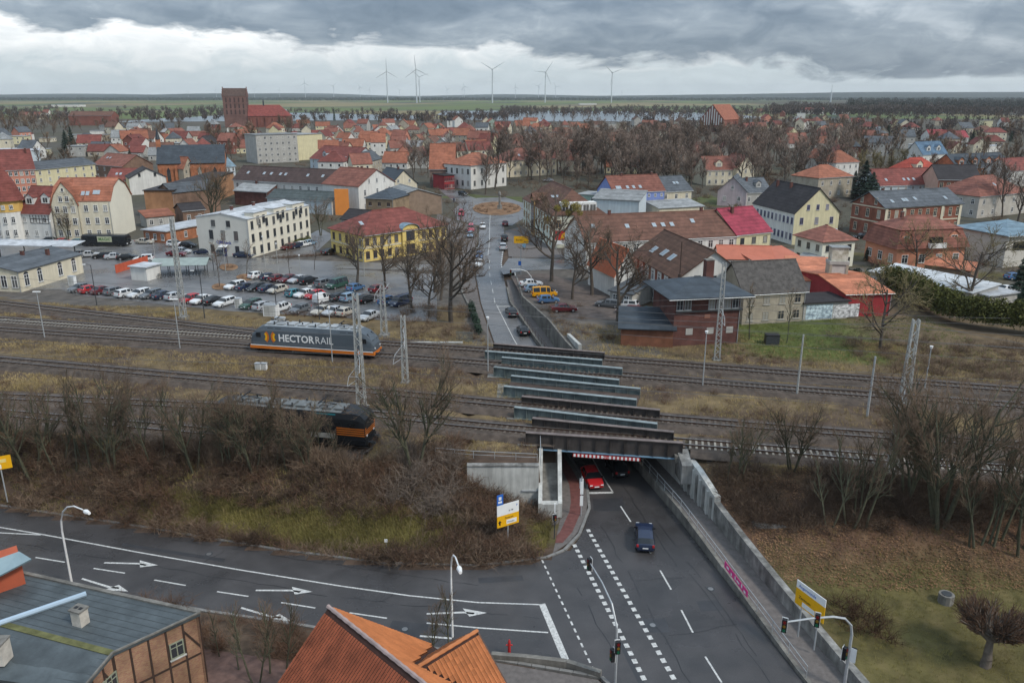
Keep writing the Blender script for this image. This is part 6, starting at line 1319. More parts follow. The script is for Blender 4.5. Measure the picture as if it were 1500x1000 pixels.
def lay(parent, o, ex, ey, wdt, hgt, pw, pl, me, budget, keep=lambda u, v: True, name='tile'):
    M_ = roof_frame(o, ex, ey); flip = M_.col[0].xyz.dot(Vector(ex)) < 0; cells = []
    for j in range(int(hgt / pl)):
        for i in range(int(wdt / pw)):
            u, v = (i + .5) * pw, j * pl
            if keep(u, v): cells.append((u, v))
    P_ = [(M_ @ Vector(((-u if flip else u) , v, .012 + rng.uniform(0, .008))), u, v) for u, v in cells]
    P_.sort(key=lambda c: (c[0] - co.location).length)
    rot = M_.to_3x3()
    for c, u, v in P_[:budget]:
        t = link(name, me, parent); t.matrix_local = Matrix.Translation(c) @ rot.to_4x4() @ Matrix.Rotation(rng.uniform(-.02, .02), 4, 'Z')
    rest = P_[budget:]
    if rest:
        V0 = np.array([v.co[:] for v in me.vertices]); F0 = np.array([tuple(p.vertices) for p in me.polygons])
        R3 = np.array(rot); VV = (V0 @ R3.T)[None] + np.array([c[:] for c, _, _ in rest])[:, None]
        FF = F0[None] + (np.arange(len(rest)) * len(V0))[:, None, None]
        oo = link('tiles', npmesh('tiles', VV.reshape(-1, 3), FF.reshape(-1, 4), me.materials[0]), parent); oo['kind'] = 'stuff'
hs = math.hypot(1, sl)
ws = 6.45; zw = 10 - sl * 1.95                            # cross gable at t = ws
def in_wing(t, q): return abs(t - ws) < (q - 1.75) * 1.0 + .12 and q > 1.7
mainV = []
lay(roofb, RP(-.15, -bL), dr_, RP(0, 0) - RP(0, -bL), LR, bL * hs - .1, .235, .36, TM, 130)
lay(roofb, RP(-.15, bR), dr_, RP(0, 0) - RP(0, bR), LR, bR * hs - .1, .235, .36, TO2, 60, keep=lambda u, v: not in_wing(u - .15, bR - v / hs))
def WP(q, s, dz=0): return A0 + dr_ * (ws + s) + nn * q + Vector((0, 0, zw - 10 - sl * abs(s) + dz))
wl_ = 2.75; q1 = 6.6
wg_ = thing('x', None, None); bpy.data.objects.remove(wg_)
mb = MB()
for s in (-1, 1):
    mb.slab([WP(1.95, 0), WP(q1, 0), WP(q1, s * wl_), WP(1.95 + wl_, s * wl_)], .16)
wing = mb.build('cross_gable_roof', under, tr)
for s in (-1, 1):
    lay(wing, WP(q1, s * wl_), -nn, WP(q1, 0) - WP(q1, s * wl_), q1 - 1.95, wl_ * hs - .08, .30, .38, TO, 55, keep=lambda u, v: (q1 - u) > 1.95 + wl_ - v / hs + .1)
mb = MB(); mb.tube([RP(t, 0, .05) for t in np.linspace(-.25, LR, 46)], [.15, .12] * 23, 6); mb.build('ridge_tiles', mat('ridge_grey', (.34, .26, .24), .8, .2, 1), roofb)
mb = MB(); mb.tube([WP(q, 0, .05) for q in np.linspace(1.9, q1 + .1, 16)], [.14, .11] * 8, 6); mb.build('ridge_tiles', tile_o, wing)
mb = MB()
g = [WP(q1 - .35, s, -.22) for s in (-wl_ + .15, 0, wl_ - .15)]; mb.poly([(*g[0].xy, 0), (*g[2].xy, 0), g[2], g[1], g[0]])
for s in (-1, 1): a, b = WP(q1 - .35, s * (wl_ - .15), -.22), WP(4.5, s * (wl_ - .15), -.22); mb.poly([(*a.xy, 0), (*b.xy, 0), b, a])
mb.build('cross_gable_wall', worange, tr)
for s in (-1, 1): mb = MB(); mb.bar(WP(q1 + .02, 0, .02), WP(q1 + .02, s * wl_, .02), .1, .2); mb.build('verge_board', MATS['frame_brown'], wing)
mb = MB(); a = RP(3.4, -3.6); mb.tube([a, a + Vector((-.1, -.1, .45))], .13, 8); mb.tube([a + Vector((-.1, -.1, .45)), a + Vector((-.1, -.1, .62))], [.2, .1], 8); mb.build('vent_cowl', mat('clay_pipe', (.5, .3, .2), .8, .1, 2), roofb)
# half-timbered building with bitumen roof, bottom left
ft = thing('half_timbered_building', 'brick and timber building with a grey bitumen roof and pale chimney at bottom left', 'building')
zb = 6.0
def Q(px, py, z=zb): return G(px, py, z)
c1, c2, c3, c4 = Q(28, 838), Q(293, 897), Q(165, 956), Q(-70, 894)
c5, c6 = Q(118, 1012, 5.4), Q(-70, 985, 5.4)
mb = MB(); mb.slab([c1, c2, c3, c4], .25); mb.slab([c3, c4, c6, c5], .25); mb.slab([c1, c4, Q(-70, 815)], .25); rfb = mb.build('roof', rbit, ft)
mb = MB()
for i in range(1, 9):
    a, b = c1.lerp(c4, i / 9), c2.lerp(c3, i / 9); mb.bar(a + Vector((0, 0, .006)), b + Vector((0, 0, .006)), .05, .02)
for i in range(1, 5):
    a, b = c4.lerp(c6, i / 5), c3.lerp(c5, i / 5); mb.bar(a + Vector((0, 0, .006)), b + Vector((0, 0, .006)), .05, .02)
mb.build('felt_seams', mat('felt_seam', (.06, .07, .075), .6, .2, 2), rfb)
mb = MB(); mb.bar(c4 + Vector((0, 0, .01)), c3 + Vector((0, 0, .01)), .5, .03); mb.build('moss_strip', mat('moss', (.12, .12, .05), .95, .4, 1.2), rfb)
mb = MB(); mb.bar(c1 + Vector((0, 0, .05)), c2 + Vector((0, 0, .05)), .3, .14); mb.bar(c2 + Vector((0, 0, .05)), c3 + Vector((0, 0, .05)), .12, .12); mb.bar(c3 + Vector((0, 0, .05)), c5 + Vector((0, 0, .05)), .12, .12); mb.build('roof_edge', concrete_o, rfb)
mb = MB(); a, b = Q(126, 869, 6.15), Q(-30, 922, 6.15); mb.tube([a, b], .2, 8); mb.build('blue_ridge_roll', mat('pale_blue_metal', (.36, .46, .55), .45, .1, .7), rfb)
p = Q(119, 913); mb = MB(); mb.box(-.42, .42, -.36, .36, 0, 1.15); mb.box(-.5, .5, -.44, .44, 1.152, 1.27, 1)
for s in (-.2, .2): mb.box(s - .12, s + .12, -.12, .12, 1.272, 1.3, 2)
ck = mb.build('chimney', [mat('chimney_plaster', (.50, .46, .40), .9, .25, 1.2), concrete_o, black], rfb); ck.location = p; ck.rotation_euler = (0, 0, R(-20))
p = Q(2, 968, 5.7); mb = MB(); mb.box(-.5, .5, -.5, .5, 0, 1.5); mb.box(-.55, .55, -.55, .55, 1.502, 1.62, 1); ck = mb.build('chimney', [MATS['chimney_plaster'], concrete_o], rfb); ck.location = p
inn = .18
def wallq(a, b, m, name):                                 # wall under a roof edge, set in a little
    cx = (c1 + c2 + c3 + c4) / 4; d = (cx - (a + b) / 2).normalized() * inn; A, B = a + d, b + d; mb = MB(); mb.poly([(A.x, A.y, -.1), (B.x, B.y, -.1), (B.x, B.y, B.z - .2), (A.x, A.y, A.z - .2)]); return mb.build(name, m, ft), A, B
_, A1, B1 = wallq(c2, c3, brick_y, 'wall'); _, A2, B2 = wallq(c3, c5, brick_y, 'wall'); wallq(c1, c2, brick_y, 'wall')
timb = MATS['timber']
for A, B, n in ((A1, B1, 5), (A2, B2, 3)):
    d = (B - A).normalized(); o_ = Vector((d.y, -d.x, 0)); o_ = o_ if o_.x > 0 else -o_
    for i in range(n + 1):
        p = A.lerp(B, i / n) + o_ * .02; mb = MB(); mb.bar((p.x, p.y, 0), (p.x, p.y, p.z - .25), .13, .08, up=o_); mb.build('timber_post', timb, ft)
    for z in (2.7,): mb = MB(); a, b = A + o_ * .03, B + o_ * .03; mb.bar((a.x, a.y, z), (b.x, b.y, z), .07, .13); mb.build('timber_rail', timb, ft)
    for i in (0,): p, q = A.lerp(B, i / n) + o_ * .03, A.lerp(B, (i + 1) / n) + o_ * .03; mb = MB(); mb.bar((p.x, p.y, 3.0), (q.x, q.y, 5.1), .07, .13); mb.build('timber_brace', timb, ft)
    ang = math.atan2(d.y, d.x)
    if o_.dot(Vector((math.sin(ang), -math.cos(ang), 0))) < 0: ang += math.pi
    for i in ((1,) if n == 5 else (0, 1)): p = A.lerp(B, (i + .5) / n) + o_ * .04; link('window', win_mesh(1.0, 1.25, mat('frame_greenish', (.25, .27, .2), .6, .2, 3)), ft, (p.x, p.y, 3.3), ang)
mb = MB(); q = B2.lerp(A2, .3); mb.slab([q + Vector((.2, 0, -2.6)), q + Vector((1.6, .5, -3.1)), q + Vector((2.2, -1.2, -3.1)), q + Vector((.6, -1.8, -2.6))], .1); mb.build('porch_roof', signwhite, ft)
up = thing('rooftop_structure', 'grey-blue sheet roof over an orange-red wall at the left edge behind the bitumen roof', 'building')
a, b = Q(45, 843, 6.6), Q(-80, 870, 6.6); mb = MB(); mb.slab([Q(46, 818, 8.3), Q(28, 807, 8.6), Q(-60, 838, 8.6), Q(-60, 862, 7.9), Q(0, 842, 7.9)], .2); mb.build('roof', mat('roof_greyblue', (.22, .30, .33), .5, .12, .6), up)
a, b = Q(36, 846, 6.5), Q(-60, 880, 6.5); mb = MB(); d_ = Vector((-.3, .4, 0)); mb.hexa([(*a.xy, 0), (*b.xy, 0), (*(b + d_ * 6).xy, 0), (*(a + d_ * 6).xy, 0), (*a.xy, 7.6), (*b.xy, 7.6), (*(b + d_ * 6).xy, 7.8), (*(a + d_ * 6).xy, 7.8)]); mb.build('wall', mat('wall_orange_red', (.42, .10, .05), .85, .12, .6), up)
# yard between the two buildings
flat('yard', [(-24, 52), (-14, 50), (-16.5, 40), (-24, 34), (-30, 34)], .09, mat('yard_brick', (.14, .085, .07), .9, .3, 1.5))
# ================================================================ vehicles
PAINT = {'white': (.68, .69, .69), 'silver': (.42, .44, .46), 'grey': (.13, .14, .15), 'black': (.012, .013, .015), 'dark blue': (.018, .028, .06), 'blue': (.06, .14, .28), 'light blue': (.22, .32, .42), 'red': (.42, .018, .022), 'dark red': (.12, .015, .02),
         'teal': (.03, .16, .20), 'green': (.03, .08, .06), 'yellow': (.72, .33, .01), 'pink': (.62, .12, .18), 'beige': (.45, .42, .36)}
def cmat(c): return mat('car_' + c.replace(' ', '_'), PAINT[c], .22, .04, .5, spec=.55)
PROF = {  # length, half width, stations (x, sill, deck, roof)
    'hatchback': (4.1, .87, [(0, .42, .62, .62), (.012, .3, .86, .88), (.05, .26, .94, 1.02), (.15, .25, .95, 1.40), (.19, .25, .95, 1.43), (.40, .25, .93, 1.46), (.43, .25, .93, 1.46), (.56, .25, .92, 1.42), (.585, .25, .92, 1.40), (.74, .25, .93, .95), (.93, .26, .78, .78), (.985, .3, .66, .66), (1, .4, .5, .5)]),
    'estate car': (4.65, .89, [(0, .42, .62, .62), (.012, .3, .88, .9), (.03, .26, .95, 1.0), (.10, .25, .96, 1.40), (.13, .25, .96, 1.44), (.38, .25, .94, 1.47), (.41, .25, .94, 1.47), (.56, .25, .92, 1.43), (.58, .25, .92, 1.41), (.72, .25, .94, .96), (.93, .26, .78, .78), (.985, .3, .66, .66), (1, .4, .5, .5)]),
    'saloon': (4.65, .89, [(0, .42, .62, .62), (.012, .3, .90, .9), (.04, .26, .98, .98), (.15, .25, .99, 1.0), (.28, .25, .95, 1.40), (.31, .25, .95, 1.42), (.44, .25, .94, 1.44), (.46, .25, .94, 1.44), (.56, .25, .92, 1.41), (.58, .25, .92, 1.39), (.72, .25, .94, .96), (.93, .26, .78, .78), (.985, .3, .66, .66), (1, .4, .5, .5)]),
    'off-roader': (4.5, .92, [(0, .5, .75, .75), (.012, .36, 1.0, 1.02), (.03, .32, 1.08, 1.14), (.09, .3, 1.1, 1.58), (.12, .3, 1.1, 1.63), (.38, .3, 1.06, 1.66), (.41, .3, 1.06, 1.66), (.56, .3, 1.05, 1.62), (.58, .3, 1.05, 1.6), (.71, .3, 1.06, 1.08), (.93, .32, .95, .95), (.985, .36, .8, .8), (1, .48, .6, .6)]),
    'van': (4.9, .95, [(0, .45, .7, .7), (.01, .3, 1.05, 1.1), (.03, .28, 1.1, 1.75), (.05, .26, 1.1, 1.9), (.30, .26, 1.08, 1.95), (.33, .26, 1.08, 1.95), (.54, .26, 1.06, 1.93), (.57, .26, 1.06, 1.93), (.70, .26, 1.05, 1.86), (.72, .26, 1.05, 1.82), (.86, .26, 1.08, 1.1), (.96, .28, .85, .85), (1, .4, .6, .6)]),
    'delivery van': (4.4, .92, [(0, .45, .7, .7), (.01, .3, 1.05, 1.1), (.025, .28, 1.1, 1.75), (.045, .26, 1.1, 1.85), (.30, .26, 1.08, 1.88), (.33, .26, 1.08, 1.88), (.50, .26, 1.06, 1.84), (.53, .26, 1.06, 1.80), (.60, .26, 1.0, 1.66), (.62, .26, 1.0, 1.6), (.76, .26, 1.02, 1.04), (.96, .28, .82, .82), (1, .4, .6, .6)])}
WH = MB(); WH.tube([(0, -.1, 0), (0, .1, 0)], .31, 12); WHEEL = WH.mesh('wheel', tyre)
WR = MB(); WR.tube([(0, -.113, 0), (0, .113, 0)], .2, 10); RIM = WR.mesh('rim', rim)
CM = {}
def car_mesh(kind):
    if kind in CM: return CM[kind]
    Lc, w, st = PROF[kind]; B = MB(); Gl = MB(); S = []
    for xf, z0, zd, zt in st:
        x = (xf - .5) * Lc; e = abs(xf - .5) * 2; ww = w * (1 - .16 * max(0, (e - .72) / .28) ** 2); k = max(0, zt - zd); wt = ww - .03 - .34 * k
        S.append([(x, -ww + .06, z0), (x, -ww, z0 + .16), (x, -ww, lerp(z0, zd, .72)), (x, -ww + .03, zd), (x, -wt, max(zt - .04, zd)), (x, -wt * .6, zt + .02), (x, wt * .6, zt + .02), (x, wt, max(zt - .04, zd)), (x, ww - .03, zd), (x, ww, lerp(z0, zd, .72)), (x, ww, z0 + .16), (x, ww - .06, z0)])
    n = len(st)
    cab = [i for i in range(n) if st[i][3] - st[i][2] > .25]; i0, i1 = cab[0], cab[-1]
    for i in range(n - 1):
        A, Bq = S[i], S[i + 1]
        for j in range(11):
            q = [A[j], A[j + 1], Bq[j + 1], Bq[j]]; gl = False
            wide = st[i + 1][0] - st[i][0] > .05
            if j in (3, 7):                               # side windows
                gl = wide and i0 <= i and i + 1 <= i1 or (i == i1 and wide)
                if kind == 'delivery van' and st[i][0] < .3: gl = False
            if j in (4, 5, 6): gl = (i == i1 and wide) or (i + 1 == i0)
            if kind == 'delivery van' and i + 1 == i0: gl = False
            (Gl if gl else B).poly(q, 0)
        B.poly([A[0], Bq[0], Bq[11], A[11]])
    B.poly(S[0][::-1]); B.poly(S[-1])
    CM[kind] = (B.mesh('body', cmat('white')), Gl.mesh('windows', carglass)); return CM[kind]
def small(name, x0, x1, y0, y1, z0, z1, m):
    k = (name, x0, y0, z0, x1)
    if k not in CM: mb = MB(); mb.box(x0, x1, y0, y1, z0, z1); CM[k] = mb.mesh(name, m)
    return CM[k]
def car(label, kind, colour, pos, yaw, group=None, z=None, cat='car'):
    r = thing({'van': 'van', 'delivery van': 'delivery_van'}.get(kind, 'parked_car' if group and 'parked' in group else 'car'), label, 'van' if 'van' in kind else cat, pos, yaw, group)
    b, g = car_mesh(kind); Lc, w, st = PROF[kind]; h = Lc / 2
    o = link('body', b, r); o.material_slots[0].link = 'OBJECT'; o.material_slots[0].material = cmat(colour); link('windows', g, r)
    for x in (-h * .62, h * .64):
        for y in (-w + .09, w - .09): wv = link('wheel', WHEEL, r, (x, y, .31)); link('rim', RIM, wv)
    zf = st[-3][2]; zr_ = st[2][2]
    for s in (-1, 1):
        y0, y1 = sorted((s * (w - .12), s * (w - .42))); link('headlight', small('headlight', h - .17, h - .03, y0, y1, zf - .24, zf - .1, lampglass), r)
        y0, y1 = sorted((s * (w - .06), s * (w - .26))); link('tail_light', small('tail_light', -h - .005, -h + .12, y0, y1, zr_ - .25, zr_ - .02, taillamp), r)
        y0, y1 = sorted((s * (w - .02), s * (w + .14))); link('wing_mirror', small('wing_mirror', h * .30, h * .38, y0, y1, st[-4][2] - .02, st[-4][2] + .13, black), r)
    link('number_plate', small('number_plate', -h - .02, -h - .002, -.26, .26, .55, .66, signwhite), r); link('number_plate', small('number_plate', h + .002, h + .02, -.26, .26, .42, .53, signwhite), r)
    return r
def road_yaw(y): return math.atan2(4, (interp(RR, y + 2) + interp(RL, y + 2) - interp(RR, y - 2) - interp(RL, y - 2)) / 2)
def rcar(lab, kind, col, px, z, away, group='cars on the road'):
    p = G(*px, z); z2 = zrd(p.y) + .02 + (.02 if p.y > 184 else 0); p = G(*px, z2); p = G(*px, zrd(p.y) + .015); return car(lab, kind, col, p, road_yaw(p.y) + (0 if away else math.pi), group)
rcar('red hatchback waiting at the stop line in the underpass', 'hatchback', 'red', (867, 706), 0, False)
rcar('dark blue estate car with a glossy roof driving towards the bridge', 'estate car', 'dark blue', (944, 792), 0, True)
rcar('dark car deep in the shade under the bridge', 'hatchback', 'black', (903, 690), 0, True)
rcar('black hatchback right behind the bridge driving away', 'hatchback', 'black', (766, 488), .8, True); rcar('black estate car climbing the ramp ahead of the other black car', 'estate car', 'black', (749, 461), 1.6, True)
for lab, k, c, px, aw in [('white car driving towards the bridge just below the roundabout', 'hatchback', 'white', (707, 334), False), ('dark red car entering the roundabout', 'hatchback', 'dark red', (740, 330), True), ('dark off-roader in the queue below the roundabout', 'off-roader', 'black', (739, 352), True), ('silver car with dark bumper at the end of the queue', 'off-roader', 'silver', (737, 365), True),
                          ('white car waiting at the stop line on the far road', 'saloon', 'white', (701, 389), False), ('blue car waiting behind the white car on the far road', 'hatchback', 'blue', (702, 378), False), ('red and white van parked on the left of the far road', 'van', 'pink', (690, 338), False), ('pale van parked behind the red and white van', 'hatchback', 'light blue', (689, 347), False), ('pink-red car leaving the roundabout on the left', 'van', 'pink', (676, 315), True), ('dark car on the far street above the roundabout', 'off-roader', 'black', (678, 286), False)]:
    p = G(*px, ZT + .07); car(lab, k, c, p, road_yaw(min(p.y, 240)) + (0 if aw else math.pi) + (R(35) if p.y > 290 else 0), 'cars on the far road')
ROWS = [('in the front row of the station car park', (105, 452), R(63), [(117, 426, 'hatchback', 'grey'), (132, 428, 'hatchback', 'red'), (150, 429, 'saloon', 'dark red'), (170, 430, 'estate car', 'grey'), (186, 433, 'estate car', 'white'), (205, 434, 'estate car', 'white'), (222, 435, 'estate car', 'grey'), (240, 436, 'saloon', 'dark blue'), (257, 438, 'hatchback', 'silver'), (279, 442, 'hatchback', 'red'), (296, 443, 'saloon', 'white'), (314, 444, 'saloon', 'black'), (330, 447, 'estate car', 'white'), (368, 450, 'estate car', 'green'), (387, 452, 'estate car', 'silver'), (411, 455, 'hatchback', 'white'), (440, 457, 'hatchback', 'grey'), (472, 459, 'saloon', 'beige'), (489, 460, 'saloon', 'silver'), (507, 461, 'hatchback', 'beige'), (541, 467, 'saloon', 'silver')]),
        ('in the middle row of the station car park', None, R(58), [(345, 422, 'estate car', 'white'), (361, 424, 'saloon', 'dark blue'), (376, 425, 'hatchback', 'black'), (394, 426, 'saloon', 'dark blue'), (407, 428, 'hatchback', 'beige'), (432, 433, 'hatchback', 'teal'), (447, 434, 'saloon', 'white'), (461, 436, 'hatchback', 'red'), (474, 442, 'delivery van', 'white'), (499, 439, 'estate car', 'black'), (514, 440, 'off-roader', 'light blue'), (537, 442, 'estate car', 'black'), (569, 445, 'off-roader', 'blue'), (587, 447, 'van', 'dark blue')]),
        ('in the back row of the station car park', None, R(58), [(377, 407, 'hatchback', 'white'), (394, 409, 'hatchback', 'dark blue'), (408, 411, 'hatchback', 'dark red'), (423, 412, 'saloon', 'dark red'), (437, 413, 'saloon', 'silver'), (452, 415, 'off-roader', 'black'), (476, 419, 'off-roader', 'grey'), (494, 421, 'van', 'green'), (521, 425, 'hatchback', 'blue'), (554, 427, 'hatchback', 'dark red')]),
        ('on the station forecourt left of the bicycle shelter', None, R(18), [(118, 375, 'saloon', 'grey'), (132, 376, 'saloon', 'silver'), (151, 378, 'estate car', 'black'), (169, 379, 'saloon', 'silver'), (187, 380, 'saloon', 'black'), (211, 383, 'off-roader', 'white')]),
        ('along the station road', None, R(-6), [(72, 355, 'saloon', 'black'), (94, 357, 'saloon', 'red'), (117, 358, 'hatchback', 'teal'), (212, 357, 'saloon', 'beige'), (258, 361, 'off-roader', 'white'), (276, 362, 'hatchback', 'black'), (259, 375, 'saloon', 'dark red'), (268, 371, 'hatchback', 'silver'), (298, 372, 'saloon', 'dark blue'), (328, 374, 'hatchback', 'grey'), (357, 377, 'saloon', 'dark blue'), (14, 345, 'estate car', 'white')]),
        ('in the yard beside the white office', None, R(55), [(423, 365, 'hatchback', 'dark red'), (434, 363, 'hatchback', 'dark blue'), (444, 361, 'estate car', 'white'), (454, 359, 'hatchback', 'light blue'), (484, 372, 'saloon', 'black')]),
        ('on the gravel by the ramp wall', None, R(8), [(778, 419, 'saloon', 'white'), (783, 427, 'hatchback', 'light blue'), (797, 434, 'van', 'yellow'), (803, 443, 'hatchback', 'blue'), (826, 456, 'saloon', 'dark red')]),
        ('in the yard of the half-brick house', None, R(-20), [(891, 449, 'estate car', 'grey'), (917, 450, 'estate car', 'white'), (922, 459, 'estate car', 'dark red'), (955, 462, 'hatchback', 'teal')]),
        ('by the gardens on the right', None, R(10), [(1263, 349, 'saloon', 'black'), (1485, 409, 'hatchback', 'blue'), (1476, 428, 'saloon', 'white'), (1440, 432, 'saloon', 'silver'), (803, 266, 'saloon', 'silver')])]
nm_ = {'van': 'minibus', 'delivery van': 'box van'}
for phr, _, yaw, cars_ in ROWS:
    for i, (px, py, k, c) in enumerate(cars_):
        p = G(px, py, ZT + .05); flip = math.pi if (i * 7 + int(px)) % 3 == 0 else 0
        nbr = f'next to the {cars_[i - 1][3]} {nm_.get(cars_[i - 1][2], cars_[i - 1][2])}' if i else f'first from the left'
        same = [j for j in range(len(cars_)) if cars_[j][2:] == (k, c)]
        if len(same) > 1: nbr = f'{ORD[i]} from the left'
        car(f'{c} {nm_.get(k, k)} {phr}, {nbr}' if len((f'{c} {nm_.get(k, k)} {phr}, {nbr}').split()) <= 16 else f'{c} {nm_.get(k, k)} {phr}', k, c, p, yaw + flip + rng.uniform(-.04, .04), 'cars parked ' + phr)
# black bus
bp_ = G(157, 360, ZT + .05); bus = thing('bus', 'black coach with a pale panel and green lettering parked in front of the cream house', 'bus', bp_, R(-4)); Lb = 11.8
mb = MB(); q = 1.25
for z0, z1, w0, w1, e_ in ((.35, 1.4, q, q, 0), (1.4, 2.6, q, q - .08, .1), (2.6, 2.95, q - .08, q - .35, .3)): mb.hexa([(-Lb / 2 + e_ * .5, -w0, z0), (Lb / 2 - e_, -w0, z0), (Lb / 2 - e_, w0, z0), (-Lb / 2 + e_ * .5, w0, z0), (-Lb / 2 + e_, -w1, z1), (Lb / 2 - e_ - .1, -w1, z1), (Lb / 2 - e_ - .1, w1, z1), (-Lb / 2 + e_, w1, z1)])
mb.build('body', cmat('black'), bus)
for i in range(6): mb = MB(); x = -Lb / 2 + .6 + i * 1.8; mb.box(x, x + 1.6, -q - .02, -q - .004, 1.55, 2.4); mb.build('side_window', carglass, bus)
mb = MB(); mb.box(-1.6, 2.2, -q - .05, -q - .024, 1.2, 2.6); mb.build('panel', mat('bus_panel', (.42, .44, .30), .6, .2, 2), bus)
tb = text_mesh('lettering', 'MAGIC', 1.0, mat('letter_green', (.05, .16, .04), .5, .1, 2), .02, .003, 'CENTER'); o = link('lettering', tb, bus, (.3, -q - .055, 1.55)); o.rotation_euler = (R(90), 0, 0)
mb = MB(); mb.box(Lb / 2 - .06, Lb / 2 + .02, -1.1, 1.1, 1.3, 2.4); mb.build('windscreen', carglass, bus)
for x in (-3.4, 3.6):
    for s in (-1, 1): wv = link('wheel', WHEEL, bus, (x, s * 1.12, .48)); wv.scale = (1.5, 1.5, 1.5)
for s in (-1, 1): mb = MB(); mb.box(Lb / 2 - .03, Lb / 2 + .03, s * .85 - .2, s * .85 + .2, .7, .95); mb.build('headlight', lampglass, bus)
# bicycles under the shelter
def bicycle(pos, yaw, lab):
    r = thing('bicycle', lab, 'bicycle', pos, yaw, 'bicycles under the shelter')
    for x in (-.52, .52):
        mb = MB(); n = 10
        for i in range(n): a0, a1 = 2 * math.pi * i / n, 2 * math.pi * (i + 1) / n; mb.bar((x + .33 * math.cos(a0), 0, .34 + .33 * math.sin(a0)), (x + .33 * math.cos(a1), 0, .34 + .33 * math.sin(a1)), .04)
        mb.build('wheel', tyre, r)
    mb = MB(); f = [(-.52, 0, .34), (-.1, 0, .34), (-.2, 0, .8), (.38, 0, .82), (.52, 0, .34)]
    for a, b in ((0, 1), (0, 2), (1, 2), (2, 3), (1, 3), (3, 4)): mb.bar(f[a], f[b], .035)
    mb.bar((.4, -.28, 1.0), (.4, .28, 1.0), .03); mb.bar(f[3], (.4, 0, 1.0), .03); mb.build('frame', darkmetal, r); mb = MB(); mb.box(-.34, -.08, -.07, .07, .9, .96); mb.build('saddle', black, r)
a, b = G(228, 409, ZT), G(300, 402, ZT)
for i in range(14): bicycle(a.lerp(b, (i + .5) / 14) + Vector((0, 1.0, .02)), R(80) + rng.uniform(-.1, .1), 'dark bicycle parked under the green-grey roof of the bicycle shelter')
# ================================================================ signs and signals
def sign_frame(name, label, post, c_tl, c_tr, c_br, c_bl, nposts=1):
    pass
def guide_sign(label, base, tl, tr, hpx, zc, layout, z0=0.):
    b = G(*base, z0); zt = zc; A, B = G(*tl, zt), None
    # plane turned so that both upper corners lie at the same height
    B = G(*tr, zt); d = (B - A); L_ = d.length; d.normalize(); n = Vector((d.y, -d.x, 0)); r = thing('direction_sign', label, 'road sign', (A.x, A.y, 0), math.atan2(d.y, d.x)); return r, L_, b
def panel(r, x0, x1, z0, z1, m, y=0., name='panel', t=.05): mb = MB(); mb.box(x0, x1, y - t, y, z0, z1); return mb.build(name, m, r)
def txt(r, s, x, z, size, m=None, y=-.06, name='lettering'):
    o = link(name, text_mesh(name, s, size, m or black, .003, .002), r, (x, y, z)); o.rotation_euler = (R(90), 0, 0); return o
# sign in front of the abutment shrubs
zc = 5.2; A = G(729.5, 741.5, zc); b_ = G(760.5, 731.5, zc + .0); d = G(760, 745, zc) - A
b0 = G(743, 797, .2); ang = R(30); Ls = 2.35; scl = 1.
r = thing('direction_sign', 'white and yellow direction sign with a blue plate on top, before the left abutment', 'road sign', (b0.x, b0.y, .2), ang); hp = HT(743, 797, 735, .2)
panel(r, -1.1, 1.25, hp - 1.25, hp - .12, signwhite); panel(r, -1.1, 1.25, hp - 2.45, hp - 1.256, yellow); panel(r, -1.1, -.45, hp - .114, hp + .95, signblue, name='blue_plate')
mb = MB(); mb.box(-.98, -.58, -.056, -.051, hp + .1, hp + .3); mb.box(-.92, -.64, -.056, -.051, hp + .42, hp + .75); mb.build('pictogram', signwhite, r)
panel(r, -.1, 1.0, hp - 2.25, hp - 1.8, signwhite, -.051, 'inset', .006); txt(r, 'Prenzlau', .0, hp - 2.13, .22, y=-.06); txt(r, 'Zentrum', -.3, hp - 1.66, .26); txt(r, 'B 198', .15, hp - .95, .2); txt(r, 'P', .95, hp - .6, .3, signblue)
mb = MB(); mb.poly([(-.9, -.056, hp - 2.2), (-.74, -.056, hp - 2.2), (-.74, -.056, hp - 1.95), (-.62, -.056, hp - 1.95), (-.82, -.056, hp - 1.7), (-1.02, -.056, hp - 1.95), (-.9, -.056, hp - 1.95)]); mb.build('arrow', black, r)
mb = MB(); mb.tube([(.1, .05, -.3), (.1, .05, hp - .2)], .07, 6); mb.build('post', galv, r)
# left edge sign
b0 = G(8, 728, 1.0); hp = HT(8, 728, 670, 1.0); r = thing('direction_sign', 'yellow direction sign cut off by the left edge on the embankment', 'road sign', (b0.x, b0.y, 1.0), R(30))
panel(r, -2.6, 1.15, hp - 1.35, hp + .1, yellow); panel(r, -2.4, .2, hp - 1.25, hp - .8, signwhite, -.051, 'inset', .006); panel(r, -2.2, .7, hp - .62, hp - .25, mat('sign_pale_yellow', (.78, .62, .22), .5, .1, 2), -.051, 'inset', .006); txt(r, 'Bahnhof', -1.4, hp - 1.15, .26); txt(r, 'Templin', -1.0, hp - .56, .24)
mb = MB(); mb.tube([(.1, .05, -.6), (.1, .05, hp - .3)], .07, 6); mb.build('post', galv, r)
# right sign seen at a slant
b0 = G(1181, 925, 1.6); hp = HT(1181, 925, 866, 1.6); r = thing('direction_sign', 'slanting white and yellow direction sign on the grass above the right wall', 'road sign', (b0.x, b0.y, 1.4), R(-66)); hp += .3
panel(r, -1.45, 1.5, hp - .55, hp + .1, signwhite); panel(r, -1.45, 1.5, hp - 1.95, hp - .556, yellow); txt(r, 'Angermünde', -1.2, hp - .38, .34, signblue); txt(r, 'Zentrum', -1.1, hp - 1.3, .34); panel(r, -.7, .6, hp - 1.85, hp - 1.45, signwhite, -.051, 'inset', .006)
for x in (-.8, .9): mb = MB(); mb.tube([(x, .05, -.8), (x, .05, hp - .3)], .06, 6); mb.build('post', galv, r)
